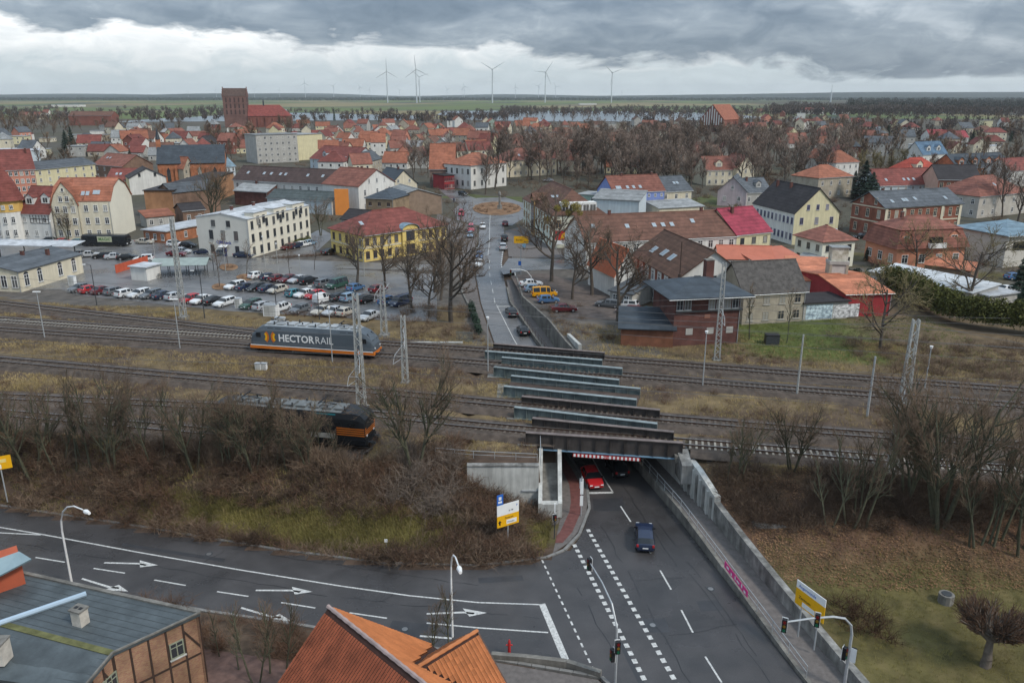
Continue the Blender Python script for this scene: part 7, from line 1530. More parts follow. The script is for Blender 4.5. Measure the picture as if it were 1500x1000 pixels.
# yellow sign board above the side street
b0 = G(763, 402, ZT); hp = HT(763, 402, 346); r = thing('direction_sign', 'yellow sign board on a tall post beside the far road', 'road sign', (b0.x, b0.y, ZT), R(-4)); panel(r, -1.5, 1.6, hp - 1.5, hp, yellow); txt(r, 'Berlin', -1.1, hp - 1.0, .6, y=-.055); panel(r, .3, 1.0, hp - 2.4, hp - 1.52, mat('sign_lightblue', (.25, .45, .6), .5, .05, 2)); mb = MB(); mb.tube([(0, .05, 0), (0, .05, hp - .2)], .09, 6); mb.build('post', galv, r); panel(r, -.55, .05, 2.0, 2.9, signblue, -.1, 'small_plate')
b0 = G(820, 365, ZT); r = thing('billboard', 'red and yellow advertising hoarding behind the tree at the side street', 'billboard', b0, R(-3)); panel(r, -1.2, 1.9, 2.3, 4.6, red); mb = MB(); mb.poly([(.1, -.056, 2.5), (1.6, -.056, 3.0), (1.5, -.056, 4.3), (.5, -.056, 3.8)]); mb.build('print', yellow, r); panel(r, -1.0, 1.5, 1.2, 2.2, signwhite, .0); mb = MB(); mb.box(-1, -.85, 0, .1, -.2, 3); mb.box(1.4, 1.55, 0, .1, -.2, 3); mb.build('post', galv, r)
def signal_head(par, loc, rz, s=1., lamps=3):
    o = link('signal_head', None, par, loc, rz); mb = MB(); mb.box(-.17 * s, .17 * s, -.14, .12, -.5 * s * lamps / 3, .5 * s * lamps / 3); bpy.data.objects.remove(o); o = mb.build('signal_head', black, par); o.location = loc; o.rotation_euler = (0, 0, rz)
    mb = MB(); mb.box(-.2 * s, .2 * s, .125, .15, -.56 * s * lamps / 3, .56 * s * lamps / 3); mb.build('backing_board', signwhite, o)
    for i in range(lamps): mb = MB(); z = (.32 - .32 * i) * s if lamps == 3 else (.16 - .32 * i) * s; mb.tube([(0, -.141, z), (0, -.19, z)], .11 * s, 8); mb.build('lens', mat('lens_' + 'ryg'[i], [(.16, .01, .01), (.16, .09, .01), (.01, .1, .05)][i], .3, .1, 3), o)
    return o
b0 = G(901, 1003, 0); r = thing('traffic_light', 'traffic light on a long curved white mast leaning over the cycle crossing', 'traffic light', b0); ht = 7.2; tip = G(864, 825, 6.4) - b0
q = [(0, 0, 0), (0, 0, 3.2), (tip.x * .02, tip.y * .04, 4.8), (tip.x * .2, tip.y * .22, 6.0), (tip.x * .55, tip.y * .56, 6.45), (tip.x * .98, tip.y * .98, 6.5)]; mb = MB(); mb.tube(q, [.1, .09, .08, .07, .06, .05], 6); mb.build('post', galv, r)
signal_head(r, (tip.x - .02, tip.y, 6.35), R(-70)); signal_head(r, (-.28, .02, 2.6), R(-70)); signal_head(r, (.02, -.28, 3.5), R(10)); 
b0 = G(1236, 1008, 0.15); r = thing('traffic_light', 'traffic light gantry arm arching over the right footpath with two hanging heads', 'traffic light', b0); tip = G(1146, 914, 6.2) - b0
q = [(0, 0, -.1), (0, 0, 4.6), (tip.x * .03, tip.y * .03, 5.4), (tip.x * .13, tip.y * .13, 6.0), (tip.x * .3, tip.y * .3, 6.25), (tip.x * .6, tip.y * .6, 6.3), (tip.x, tip.y, 6.2)]; mb = MB(); mb.tube(q, [.12, .1, .09, .085, .08, .07, .06], 6); mb.build('post', galv, r)
signal_head(r, (tip.x * .97, tip.y * .97, 5.95), R(-25)); signal_head(r, (tip.x * .52, tip.y * .52, 6.1), R(-25)); signal_head(r, (.3, -.1, 3.0), R(140)); signal_head(r, (-.3, .05, 3.0), R(50))
b0 = G(812, 790, .11); r = thing('traffic_light', 'pedestrian signal on a short post at the pavement corner', 'traffic light', b0); mb = MB(); mb.tube([(0, 0, 0), (0, 0, 3.4)], .055, 6); mb.build('post', darkmetal, r); signal_head(r, (0, -.2, 2.5), R(20), .9, 2); mb = MB(); mb.box(-.06, .06, -.05, .05, 2.9, 3.9); mb.build('cap_board', signwhite, r)
b0 = G(851, 755, .11); r = thing('traffic_light', 'traffic light post with white boards beside the stop line of the underpass', 'traffic light', b0); mb = MB(); mb.tube([(0, 0, 0), (0, 0, 4.4)], .06, 6); mb.build('post', galv, r); signal_head(r, (0, .2, 3.6), R(168)); panel(r, -.16, .16, 2.5, 3.9, signwhite, -.1, 'backing_board'); panel(r, -.16, .16, 1.2, 2.3, signwhite, -.1, 'backing_board')
b0 = G(799, 455, 5); r = thing('traffic_light', 'white signal arm over the ramp footpath north of the bridge', 'traffic light', G(778, 424, ZT)); mb = MB(); tip = G(748, 404, ZT + 4) - r.location; mb.tube([(0, 0, 0), (0, 0, 2.6), (tip.x * .2, 0, 3.6), (tip.x * .5, 0, 4.0), (tip.x, 0, 4.0)], .07, 6); mb.build('post', white, r); signal_head(r, (tip.x, -.1, 3.5), R(5))
b0 = G(746, 957, .11); r = thing('fire_hydrant', 'red hydrant post beside the low stone wall at the bottom', 'hydrant', b0); mb = MB(); mb.tube([(0, 0, 0), (0, 0, 1.1), (0, 0, 1.3)], [.12, .11, .04], 8); mb.build('hydrant_body', red, r); mb = MB(); mb.tube([(-.25, 0, .8), (.25, 0, .8)], .06, 6); mb.build('outlet', red, r)
b0 = G(566, 803, .3); r = thing('marker_post', 'tiny white marker sign on a stake at the foot of the embankment', 'marker'); r.location = b0; mb = MB(); mb.tube([(0, 0, -.3), (0, 0, .8)], .03, 5); mb.build('post', galv, r); panel(r, -.15, .15, .7, 1.0, signwhite)
pts = [G(720, 963, .1), G(770, 967, .1), G(830, 974, .1), G(880, 990, .1)]; mb = MB()
for a, b in zip(pts, pts[1:]): mb.bar(a + Vector((0, 0, .15)), b + Vector((0, 0, .15)), .4, .6)
tag(mb.build('stone_wall', concrete_o), 'low stone wall curving along the corner pavement at the bottom', 'wall')
b0 = G(1385, 880, 1.0); r = thing('planter', 'round grey concrete ring lying on the right grass', 'planter', b0); mb = MB(); mb.tube([(0, 0, -.3), (0, 0, .7)], .6, 12); mb.build('ring', concrete_o, r); mb = MB(); mb.tube([(0, 0, .702), (0, 0, .74)], .4, 12); mb.build('painted_inner_shade', darkmetal, r)  # dark disc stands in for the shade inside the hollow ring
b0 = G(1130, 503, ZT); r = thing('crate', 'dark square container on the grass by the rails', 'container', b0, R(-5)); mb = MB(); mb.box(-1, 1, -.7, .7, 0, 1.4); mb.build('crate_box', darkmetal, r); mb = MB(); mb.box(-1.05, 1.05, -.75, .75, 1.403, 1.5); mb.build('lid', black, r)
# monument on the roundabout
r = thing('monument', 'slim stone column on the roundabout island', 'monument', G(732, 306, ZT + .15)); mb = MB(); mb.box(-.8, .8, -.8, .8, 0, 1.2); mb.build('pedestal', concrete, r); mb = MB(); mb.tube([(0, 0, 1.2), (0, 0, 4.6)], [.4, .3], 8); mb.build('shaft', concrete, r); mb = MB(); mb.tube([(0, 0, 4.6), (0, 0, 5.2), (0, 0, 5.9)], [.55, .5, .1], 8); mb.build('finial', concrete, r)
# pedestrian on the far street
def person(p, lab, top_m):
    r = thing('person', lab, 'person', p); vs_ = [(0, 0, .92), (0, 0, 1.2), (0, 0, 1.45), (0, 0, 1.56), (0, 0, 1.70), (.1, .05, .9), (.12, .12, .5), (.12, .02, .06), (-.1, -.05, .9), (-.12, -.1, .5), (-.12, -.2, .06), (.2, 0, 1.42), (.26, -.06, 1.12), (.25, .05, .88), (-.2, 0, 1.42), (-.26, .06, 1.12), (-.25, .12, .88)]
    es = [(0, 1), (1, 2), (2, 3), (3, 4), (0, 5), (5, 6), (6, 7), (0, 8), (8, 9), (9, 10), (2, 11), (11, 12), (12, 13), (2, 14), (14, 15), (15, 16)]; rad = [.15, .15, .17, .06, .11, .1, .07, .05, .1, .07, .05, .07, .05, .04, .07, .05, .04]
    me = bpy.data.meshes.new('body'); me.from_pydata(vs_, es, []); me.materials.append(top_m); o = link('body', me, r); s = o.modifiers.new('skin', 'SKIN')
    for i, d in enumerate(me.skin_vertices[0].data): d.radius = (rad[i], rad[i]); d.use_root = i == 0
    dg = bpy.context.evaluated_depsgraph_get(); dg.update(); m2 = bpy.data.meshes.new_from_object(o.evaluated_get(dg)); o.modifiers.clear(); o.data = m2
person(G(665, 297, ZT + .04), 'pedestrian in dark clothes on the far street left of the roundabout', cmat('dark blue'))
# ================================================================ wind turbines and mast
def turbine(label, px, ybase, yhub, dist, rot, group='wind turbines on the horizon', blade=.44):
    x = (px - 750) / F * dist; dep = dist; zz = lambda py: CH + dep * (-sn + (500 - py) / F * cs) / (cs + (500 - py) / F * sn)
    xs_ = (px - 750) / F * (dist * cs - (zz(yhub) - CH) * sn); z0 = min(zz(ybase), zfar(xs_, dist) + 2); z1 = zz(yhub); h = z1 - z0
    r = thing('wind_turbine', label, 'wind turbine', (xs_, dist, z0), R(12), group); mb = MB(); mb.tube([(0, 0, -6), (0, 0, h)], [h * .022, h * .012], 8); mb.build('tower', MATS['turbine_white'], r)
    mb = MB(); mb.box(-h * .018, h * .018, -h * .04, h * .06, h - h * .014, h + h * .02); mb.build('nacelle', MATS['turbine_white'], r); Lb = h * blade; w = h * .020
    for k in range(3):
        a = R(rot + 120 * k); d = Vector((math.sin(a), 0, math.cos(a))); n = Vector((d.z, 0, -d.x)); c = Vector((0, -h * .05, h)); mb = MB()
        mb.hexa([c + d * 1 - n * w * .5 - Vector((0, .6, 0)), c + d * 1 + n * w * .5 - Vector((0, .6, 0)), c + d * 1 + n * w * .5, c + d * 1 - n * w * .5, c + d * Lb * .25 - n * w - Vector((0, .6, 0)), c + d * Lb * .25 + n * w * .6 - Vector((0, .6, 0)), c + d * Lb * .25 + n * w * .6, c + d * Lb * .25 - n * w])
        mb.hexa([c + d * Lb * .25 - n * w - Vector((0, .6, 0)), c + d * Lb * .25 + n * w * .6 - Vector((0, .6, 0)), c + d * Lb * .25 + n * w * .6, c + d * Lb * .25 - n * w, c + d * Lb - n * w * .25 - Vector((0, .3, 0)), c + d * Lb + n * w * .1 - Vector((0, .3, 0)), c + d * Lb + n * w * .1, c + d * Lb - n * w * .25]); mb.build('blade', MATS['turbine_white'], r)
mat('turbine_white', (.50, .54, .57), .6, .05, .1)
for i, (px, yb, yh, d, rot) in enumerate([(566, 148, 105, 3600, 0), (609, 148, 102, 3500, 355), (614, 148, 113, 3700, 70), (721, 148, 102, 3500, 60), (799, 148, 106, 3600, 35), (897, 148, 107, 3600, 310)]):
    turbine(['leftmost large wind turbine, blades like an upside down Y pointing up', 'left turbine of the overlapping pair', 'right and shorter turbine of the overlapping pair', 'large wind turbine with a Y shaped rotor right of the pair', 'large wind turbine with one blade high to the right', 'rightmost large wind turbine'][i], px, yb, yh, d, rot)
for i, (px, yh) in enumerate([(446, 122), (488, 126), (527, 128), (541, 132), (585, 132), (755, 128), (789, 126), (814, 127), (409, 132), (372, 131), (316, 131), (275, 134), (655, 131), (677, 131), (911, 134), (680, 127)]):
    turbine('tiny pale wind turbine far off on the horizon', px, 142, yh, 7800, (i * 47) % 120, 'tiny far wind turbines')
r = thing('radio_mast', 'thin radio mast on the right horizon', 'mast', (1182 / 1 * 0 + (1182 - 750) / F * 3600, 3480, zfar(1300, 3480))); mb = MB(); mb.tube([(0, 0, 0), (0, 0, 45)], 3, 6); mb.build('lower_shaft', MATS['turbine_white'], r); mb = MB(); mb.tube([(0, 0, 45), (0, 0, 75)], [1.2, .5], 6); mb.build('upper_shaft', MATS['turbine_white'], r)
# ================================================================ trees
def seg_tris(segs, n):                                    # array of tapered n-sided prisms without caps
    P0 = np.array([s[0] for s in segs], np.float32); P1 = np.array([s[1] for s in segs], np.float32); r0 = np.array([s[2] for s in segs], np.float32); r1 = np.array([s[3] for s in segs], np.float32)
    d = P1 - P0; d /= np.linalg.norm(d, axis=1, keepdims=True) + 1e-9; u = np.where(np.abs(d[:, 2:3]) < .9, [[0, 0, 1.]], [[1., 0, 0]]); x = np.cross(d, u); x /= np.linalg.norm(x, axis=1, keepdims=True); y = np.cross(d, x)
    V = []
    for P, r in ((P0, r0), (P1, r1)):
        for j in range(n): a = 2 * math.pi * j / n; V.append(P + (x * math.cos(a) + y * math.sin(a)) * r[:, None])
    V = np.stack(V, 1); Fq = []
    for j in range(n): k = (j + 1) % n; Fq.append((j, k, k + n, j + n))
    if n == 2: Fq = [(0, 1, 3, 2)]
    Fq = np.array(Fq); FF = Fq[None] + (np.arange(len(segs)) * 2 * n)[:, None, None]
    return V.reshape(-1, 3), FF.reshape(-1, 4)
def gen_tree(seed, Ht, r0, cs0=.3, nl=(9, 6, 5, 4), ang=(55, 45, 45), lenf=(.55, .55, .5, .45), wob=.18, trop=.12, twr=.016, stems=1, lean=0.1):
    g = random.Random(seed); limb = []; tw = []
    def rnd_perp(d):
        v = Vector((g.gauss(0, 1), g.gauss(0, 1), g.gauss(0, 1))); v -= d * v.dot(d); return v.normalized()
    def grow(p, d, L_, r, lv):
        n = (6, 4, 3, 2, 1)[lv]; step = L_ / n; pts = [(p, d, r)]
        for i in range(n):
            d = (d + rnd_perp(d) * wob * g.random() + Vector((0, 0, trop if lv else .02))).normalized(); q = p + d * step; rr = r * (1 - (.75 if lv == 0 else .6) / n * (1 if lv < 3 else .8))
            (limb if lv < 3 and r > twr * 1.6 else tw).append((tuple(p), tuple(q), max(r, twr * .8), max(rr, twr * .6))); p, r = q, rr; pts.append((p, d, r))
        if lv >= len(nl): return
        k = nl[lv]
        for i in range(k):
            t = (cs0 + (1 - cs0) * (i + g.random()) / k) if lv == 0 else (.25 + .75 * (i + g.random()) / k); t = min(t, .999); f = t * n; j = int(f); f -= j
            pp = pts[j][0].lerp(pts[j + 1][0], f); dd = pts[j][1]; a = R(ang[min(lv, 2)] * g.uniform(.65, 1.2)); nd = (dd * math.cos(a) + rnd_perp(dd) * math.sin(a)).normalized()
            grow(pp, nd, L_ * lenf[lv] * g.uniform(.7, 1.15) * (1.15 - .45 * t if lv == 0 else 1), max(pts[j][2] * .62, twr), lv + 1)
    for s in range(stems):
        a = 2 * math.pi * s / stems + g.random(); d = Vector((math.cos(a) * (.2 if stems > 1 else lean * g.random()), math.sin(a) * (.2 if stems > 1 else lean * g.random()), 1)).normalized()
        grow(Vector((math.cos(a), math.sin(a), -.3)) * (.25 if stems > 1 else .01) + Vector((0, 0, -.3)), d, Ht * g.uniform(.8, 1), r0, 0)
    return limb, tw
TREES = {}
def proto(key, mt, mw, twn=3, **k):
    limb, tw = gen_tree(**k); V, Fq = seg_tris(limb, 5 if twn == 3 else 4); a = npmesh('trunk', V, Fq, mt)
    V, Fq = seg_tris(tw, twn); b = npmesh('crown', V, Fq, mw); TREES.setdefault(key, []).append((a, b)); return len(tw)
for s in range(4): proto('oak', bark, twig, seed=s, Ht=13.5, r0=.36, cs0=.28, nl=(10, 7, 6, 4), ang=(58, 48, 45), lenf=(.52, .52, .48, .5), twr=.02)
for s in range(4): proto('slim', bark_g, twig, seed=20 + s, Ht=8.5, r0=.10, cs0=.34, nl=(14, 6, 4), ang=(34, 35, 35), lenf=(.25, .5, .5), twr=.010, stems=1 + (s == 2), lean=.12, wob=.12)
for s in range(3): proto('clump', bark_g, twig, seed=40 + s, Ht=10, r0=.17, cs0=.3, nl=(9, 6, 5, 3), ang=(42, 40, 40), lenf=(.42, .52, .5, .5), twr=.013, stems=3 + s % 2)
for s in range(4): proto('park', bark, twig_k, 2, seed=60 + s, Ht=17, r0=.36, cs0=.25, nl=(11, 8, 7, 4), ang=(46, 44, 45), lenf=(.40, .5, .5, .6), twr=.045)
for s in range(3): proto('far', bark, twig, 2, seed=80 + s, Ht=12, r0=.28, cs0=.15, nl=(10, 8, 6), ang=(50, 45, 45), lenf=(.45, .5, .6), twr=.09)
for s in range(2): proto('farolive', bark, twig_y, 2, seed=90 + s, Ht=12, r0=.28, cs0=.15, nl=(11, 8, 7), ang=(50, 45, 45), lenf=(.42, .5, .6), twr=.10)
for s in range(2): proto('orchard', bark, twig_y, seed=100 + s, Ht=6.5, r0=.2, cs0=.22, nl=(9, 7, 6, 3), ang=(68, 50, 45), lenf=(.75, .5, .5, .5), twr=.016)
for s in range(2): proto('sapling', bark, twig, seed=110 + s, Ht=5.5, r0=.06, cs0=.4, nl=(9, 5, 3), ang=(40, 40, 40), lenf=(.3, .5, .5), twr=.012)
proto('pollard', bark, twig_r, seed=7, Ht=3.2, r0=.42, cs0=.80, nl=(34, 12, 6), ang=(66, 26, 25), lenf=(.95, .6, .6), twr=.012, trop=.1, lean=.3, wob=.25)
FARSPOTS = []
def tree(key, label, cat, p, s=1., group=None, name='bare_tree', v=None, zs=1.):
    a, b = TREES[key][rng.randrange(len(TREES[key])) if v is None else v % len(TREES[key])]
    r = thing(name, label, cat, p, rng.uniform(0, 6.28), group); r.scale = (s, s, s * zs); link('trunk', a, r); link('crown', b, r); return r
def size_for(px, yb, yt, z, Hn): return max(.25, HT(px, yb, yt, z) / Hn)
for i, (f, ty, k, lab) in enumerate([((637, 428), 318, 'oak', 'tall bare tree in the car park edge before the yellow building'), ((565, 422), 345, 'oak', 'bare tree in front of the middle of the yellow building'), ((523, 416), 332, 'oak', 'bare tree in front of the left end of the yellow building'), ((603, 458), 365, 'oak', 'dark bare tree at the right end of the car park, left of a pair'),
        ((628, 463), 380, 'oak', 'dark bare tree right beside the car park end, right of a pair'), ((661, 472), 325, 'oak', 'largest spreading bare tree on the bank left of the far road'), ((645, 440), 350, 'oak', 'bare tree behind the spreading tree on the bank'), ((808, 412), 292, 'oak', 'spreading bare tree with mistletoe right of the far road'), ((867, 432), 318, 'oak', 'bare tree in the yard left of the half-brick house'),
        ((838, 438), 352, 'oak', 'thin bare tree behind the parked yellow van'), ((905, 470), 342, 'oak', 'bare tree beside the half-brick house'), ((1098, 497), 398, 'slim', 'pale slender birch-like tree before the beige house'), ((1152, 502), 425, 'slim', 'slender tree before the graffiti wall'), ((1290, 512), 420, 'orchard', 'crooked bare fruit tree on the lawn beside the red building'),
        ((1418, 448), 358, 'orchard', 'broad crooked fruit tree behind the hedge'), ((1340, 398), 345, 'orchard', 'bare fruit tree in front of the salmon villa'), ((312, 322), 250, 'clump', 'bushy bare tree in front of the rust coloured fire wall'), ((118, 350), 290, 'oak', 'bare tree in front of the cream house with the gambrel roof'), ((100, 352), 312, 'clump', 'brown shrubby tree left of the cream house'),
        ((322, 420), 352, 'sapling', 'young tree on the front planted island of the car park'), ((362, 406), 345, 'sapling', 'young tree on the middle planted island of the car park'), ((335, 391), 340, 'sapling', 'young tree on the rear planted island of the car park'), ((425, 402), 350, 'sapling', 'young tree on the back row of the car park'), ((460, 395), 345, 'sapling', 'young tree by the forecourt kerb'),
        ((725, 277), 195, 'park', 'tall park tree left of the roundabout statue'), ((711, 285), 222, 'park', 'park tree in front of the white corner house'), ((606, 262), 205, 'park', 'broad grey-brown tree in front of the old town left of the street'), ((470, 345), 298, 'clump', 'bushy bare shrub tree between office and yellow building'), ((1468, 318), 240, 'park', 'tall bare tree before the pale stone house at the right edge'), ((1490, 330), 250, 'park', 'second tall bare tree at the right edge before the stone house'), ((1150, 262), 205, 'park', 'tall bare tree behind the black roofed villa')]):
    Hn = {'oak': 13.5, 'slim': 9, 'clump': 10, 'park': 17, 'orchard': 6.5, 'sapling': 5.5}[k]; tree(k, lab, 'tree', G(*f, ZT), size_for(*f, ty, ZT, Hn), None, v=i)
# mistletoe in the street tree
mis = mat('mistletoe', (.26, .215, .05), .95, .4, 2); g_ = np.random.default_rng(5); q = g_.normal(size=(700, 3)); q /= np.linalg.norm(q, axis=1, keepdims=True); q *= g_.random((700, 1)) ** .4
V = (q[:, None] + g_.normal(scale=.09, size=(700, 3, 3))).reshape(-1, 3); MIS = npmesh('mistletoe', V, np.arange(2100).reshape(-1, 3), mis)
for i, (px, py, s) in enumerate([(800, 322, .9), (842, 303, 1.1), (815, 305, .8), (826, 298, .9), (848, 312, .7), (832, 312, .8)]):
    o = link('mistletoe', MIS, None, G(808, 412, ZT) + Vector(((px - 808) / 7.3, .2 * i - .5, HT(808, 412, py)))); o.scale = (s, s, s * .9); tag(o, 'yellow-green mistletoe ball in the crown of the street tree', 'mistletoe', 'mistletoe balls in the street tree')
# embankment trees, west
WT = [(5, 700, 585), (30, 690, 560), (47, 700, 575), (118, 672, 548), (112, 690, 560), (135, 690, 545), (150, 668, 560), (165, 690, 575), (222, 690, 575), (240, 672, 565), (205, 662, 570), (185, 660, 590), (285, 690, 580), (300, 668, 575), (262, 655, 590), (330, 690, 585), (352, 672, 585), (340, 678, 580), (362, 684, 590), (384, 672, 585), (405, 682, 590), (432, 668, 600), (372, 690, 580), (395, 668, 585), (420, 690, 600), (470, 668, 600), (492, 676, 612), (452, 690, 606), (415, 676, 596), (75, 665, 570), (88, 690, 565), (60, 655, 580), (445, 680, 610), (312, 650, 585)]
def groundpt(px, py):                                     # foot point on the sloping ground under a photo point
    z = 2.
    for _ in range(14): p = G(px, py, z); z = .5 * z + .5 * zground(p.x, p.y)
    p = G(px, py, z); return Vector((p.x, p.y, zground(p.x, p.y)))
for i, (px, yb, yt) in enumerate(WT):
    p = groundpt(px, yb); k = 'clump' if i % 5 == 2 else 'slim'; tree(k, 'slender bare tree on the left embankment along the near tracks', 'tree', p, max(.5, HT(px, yb, yt, p.z) / (8.3 if k == 'slim' else 9.5)), 'slender trees on the left embankment', v=i)
tree('clump', 'thick forked tree overgrown with creeper on the embankment crest right of the black locomotive', 'tree', groundpt(607, 690), 1.15, v=1)
ET = [(1375, 770, 560), (1378, 765, 575), (1245, 770, 600), (1260, 760, 605), (1268, 772, 598), (1252, 762, 620), (1432, 800, 620), (1455, 800, 600), (1466, 790, 590), (1448, 795, 615), (1495, 810, 580), (1420, 800, 640), (1490, 790, 560), (1160, 690, 590), (1085, 700, 600), (1065, 705, 610), (1098, 690, 620), (1300, 740, 610), (1215, 770, 640), (1330, 730, 590)]
for i, (px, yb, yt) in enumerate(ET):
    p = groundpt(px, yb); k = 'clump' if i in (0, 1, 13, 14, 19) else 'slim'
    tree(k, 'thick multi-stemmed bare tree on the right embankment' if k == 'clump' else 'slender bare tree on the right embankment above the leaf litter', 'tree', p, max(.5, HT(px, yb, yt, p.z) / (9.5 if k == 'slim' else 10.5)), 'trees on the right embankment', v=i)
p = groundpt(1442, 975); tree('pollard', 'pollarded willow with a bristling pale crown on the right grass', 'tree', p, 1.12, None, 'pollard_tree')
for i, (f, ty) in enumerate([((300, 985), 885), ((322, 960), 880), ((375, 1000), 870), ((395, 985), 850), ((420, 990), 870), ((660, 960), 845), ((635, 962), 870), ((350, 980), 880)]):
    p = G(*f, .1); tree('slim', 'thin young tree between the bitumen roofed building and the left road' if i not in (5, 6) else 'thin young tree behind the tiled cross gable', 'tree', p, HT(*f, ty, .1) / 9, 'thin young trees by the foreground houses', v=i)
# conifers
def cone_tree(seed, Ht, w, n):
    g = np.random.default_rng(seed); t = g.random(n) ** .75; z = Ht * (.06 + .94 * t); rr = w * (1 - t) ** .8 * (.45 + .55 * g.random(n) ** .5) * (.85 + .25 * np.sin(z * 5)); a = g.random(n) * 2 * math.pi
    c = np.stack([rr * np.cos(a), rr * np.sin(a), z - rr * .18], 1); s = (.16 + .5 * (1 - t)) * w / 2.4; o = np.stack([np.cos(a), np.sin(a), -.35 * np.ones(n)], 1); sd_ = np.stack([-np.sin(a), np.cos(a), np.zeros(n)], 1)
    V = np.stack([c + o * s[:, None], c - o * s[:, None] * .5 + sd_ * s[:, None] * .55, c - o * s[:, None] * .5 - sd_ * s[:, None] * .55 + g.normal(scale=.06, size=(n, 3))], 1).reshape(-1, 3)
    return npmesh('crown', V, np.arange(3 * n).reshape(-1, 3), conifer)
CON = [cone_tree(s, 12, 3.0, 1500) for s in range(3)]; _t = MB(); _t.tube([(0, 0, -.3), (0, 0, 11)], [.2, .04], 5); CTR = _t.mesh('trunk', bark)
def con(label, f, ty, group=None, wf=1.):
    p = G(*f, ZT); s = HT(*f, ty) / 12; r = thing('conifer_tree', label, 'conifer', p, rng.uniform(0, 6), group); r.scale = (s * wf, s * wf, s); link('trunk', CTR, r); link('crown', CON[rng.randrange(3)], r)
for i, (f, ty, wf, lab) in enumerate([((1263, 292), 235, 1.5, 'tall dark fir left of the slate roofed mansion'), ((1275, 296), 252, 1.7, 'broad bluish fir in front of the long white house'), ((1250, 285), 250, 1.3, 'dark fir behind the broad bluish one'), ((452, 303), 282, 1.0, 'small cone shaped yew before the white workshop'), ((192, 240), 218, 1.2, 'dark spruce behind the low beige house'), ((98, 222), 190, 1.2, 'left of two dark spruces in the gardens at far left'), ((107, 221), 186, 1.1, 'right of two dark spruces in the gardens at far left'), ((1423, 215), 190, 1.2, 'dark spruce right of the joined bungalows'), ((1254, 205), 188, 1.2, 'dark spruce near the red villa at upper right'), ((1230, 195), 180, 1.2, 'dark spruce left of the upper right gardens'), ((1355, 218), 204, 1.2, 'small dark spruce beside the yellow-green shrub'), ((1378, 216), 205, 1.2, 'small dark spruce in front of the joined bungalows'), ((1490, 440), 372, 1.0, 'dark thuja at the right edge before the blue roofed house'), ((1500, 460), 395, 1.2, 'second dark thuja cut by the right edge'), ((1425, 372), 330, 2.0, 'broad dark evergreen between salmon villa and blue roofed house'), ((1268, 382), 362, .9, 'small thuja beside the cream cube house'), ((612, 178), 166, 1.1, 'left spruce on the lake shore'), ((618, 178), 164, 1.0, 'right spruce on the lake shore'), ((886, 202), 188, 1.2, 'dark spruce in front of the old town at centre right'), ((490, 177), 159, .6, 'slim dark poplar shaped tree on the lake shore'), ((1480, 208), 192, 1.2, 'dark spruce near the right edge at upper right'), ((1460, 205), 190, 1.3, 'dark spruce left of the right edge at upper right'), ((1300, 200), 182, 1.2, 'dark spruce in the upper right suburb')]): con(lab, f, ty, None, wf)
# hedge: leaf-sized faces over rounded blocks, one plant run
def leafblob(pts, rad, n, m, name, seed, size=.16):
    g = np.random.default_rng(seed); pts = np.array(pts); seglen = np.linalg.norm(np.diff(pts, axis=0), axis=1); cum = np.concatenate([[0], np.cumsum(seglen)]); t = g.random(n) * cum[-1]; k = np.clip(np.searchsorted(cum, t) - 1, 0, len(seglen) - 1); f = (t - cum[k]) / seglen[k]
    c = pts[k] + (pts[k + 1] - pts[k]) * f[:, None]; d = g.normal(size=(n, 3)); d /= np.linalg.norm(d, axis=1, keepdims=True); d[:, 2] = np.where(d[:, 2] < -.2, -d[:, 2], d[:, 2]); bump = 1 + .22 * np.sin(t * 2.1 + d[:, 2] * 2) + .12 * np.sin(t * 5.3 + 1.7)
    c = c + d * np.array(rad) * (bump * (.72 + .28 * g.random(n)))[:, None]; V = (c[:, None] + g.normal(scale=size, size=(n, 3, 3))).reshape(-1, 3); return npmesh(name, V, np.arange(3 * n).reshape(-1, 3), m)
hp = [G(*f, ZT) for f in [(1296, 426), (1330, 438), (1362, 458), (1395, 474), (1440, 482), (1490, 488), (1560, 498)]]
tag(link('hedge', leafblob([(p.x, p.y, ZT + 1.9) for p in hp], (1.9, 1.9, 3.1), 42000, hedge_m, 'hedge', 3, .17)), 'long tall yellow-green clipped hedge on the right behind the tracks', 'hedge')
for lab, a, b, rad, n in [('square dark hedge left of the garden lawn path', (1238, 408), (1256, 408), (1, 1, 1.3), 2500), ('square dark hedge right of the garden lawn path', (1272, 408), (1292, 410), (1, 1, 1.3), 2500), ('low grey-green lavender row below the clipped hedges', (1246, 418), (1290, 415), (.5, .5, .6), 1500), ('dark hedge along the left pavement of the ramp', (690, 452), (702, 492), (.5, .5, 1.0), 2500), ('ivy covered low hedge beside the office wall', (432, 360), (452, 354), (.8, .6, .9), 1500)]:
    p, q = G(*a, ZT), G(*b, ZT); tag(link('hedge', leafblob([(p.x, p.y, ZT + rad[2] * .5), (q.x, q.y, ZT + rad[2] * .5)], rad, n, conifer if 'dark' in lab else hedge_m, 'hedge', n, .13)), lab, 'hedge')
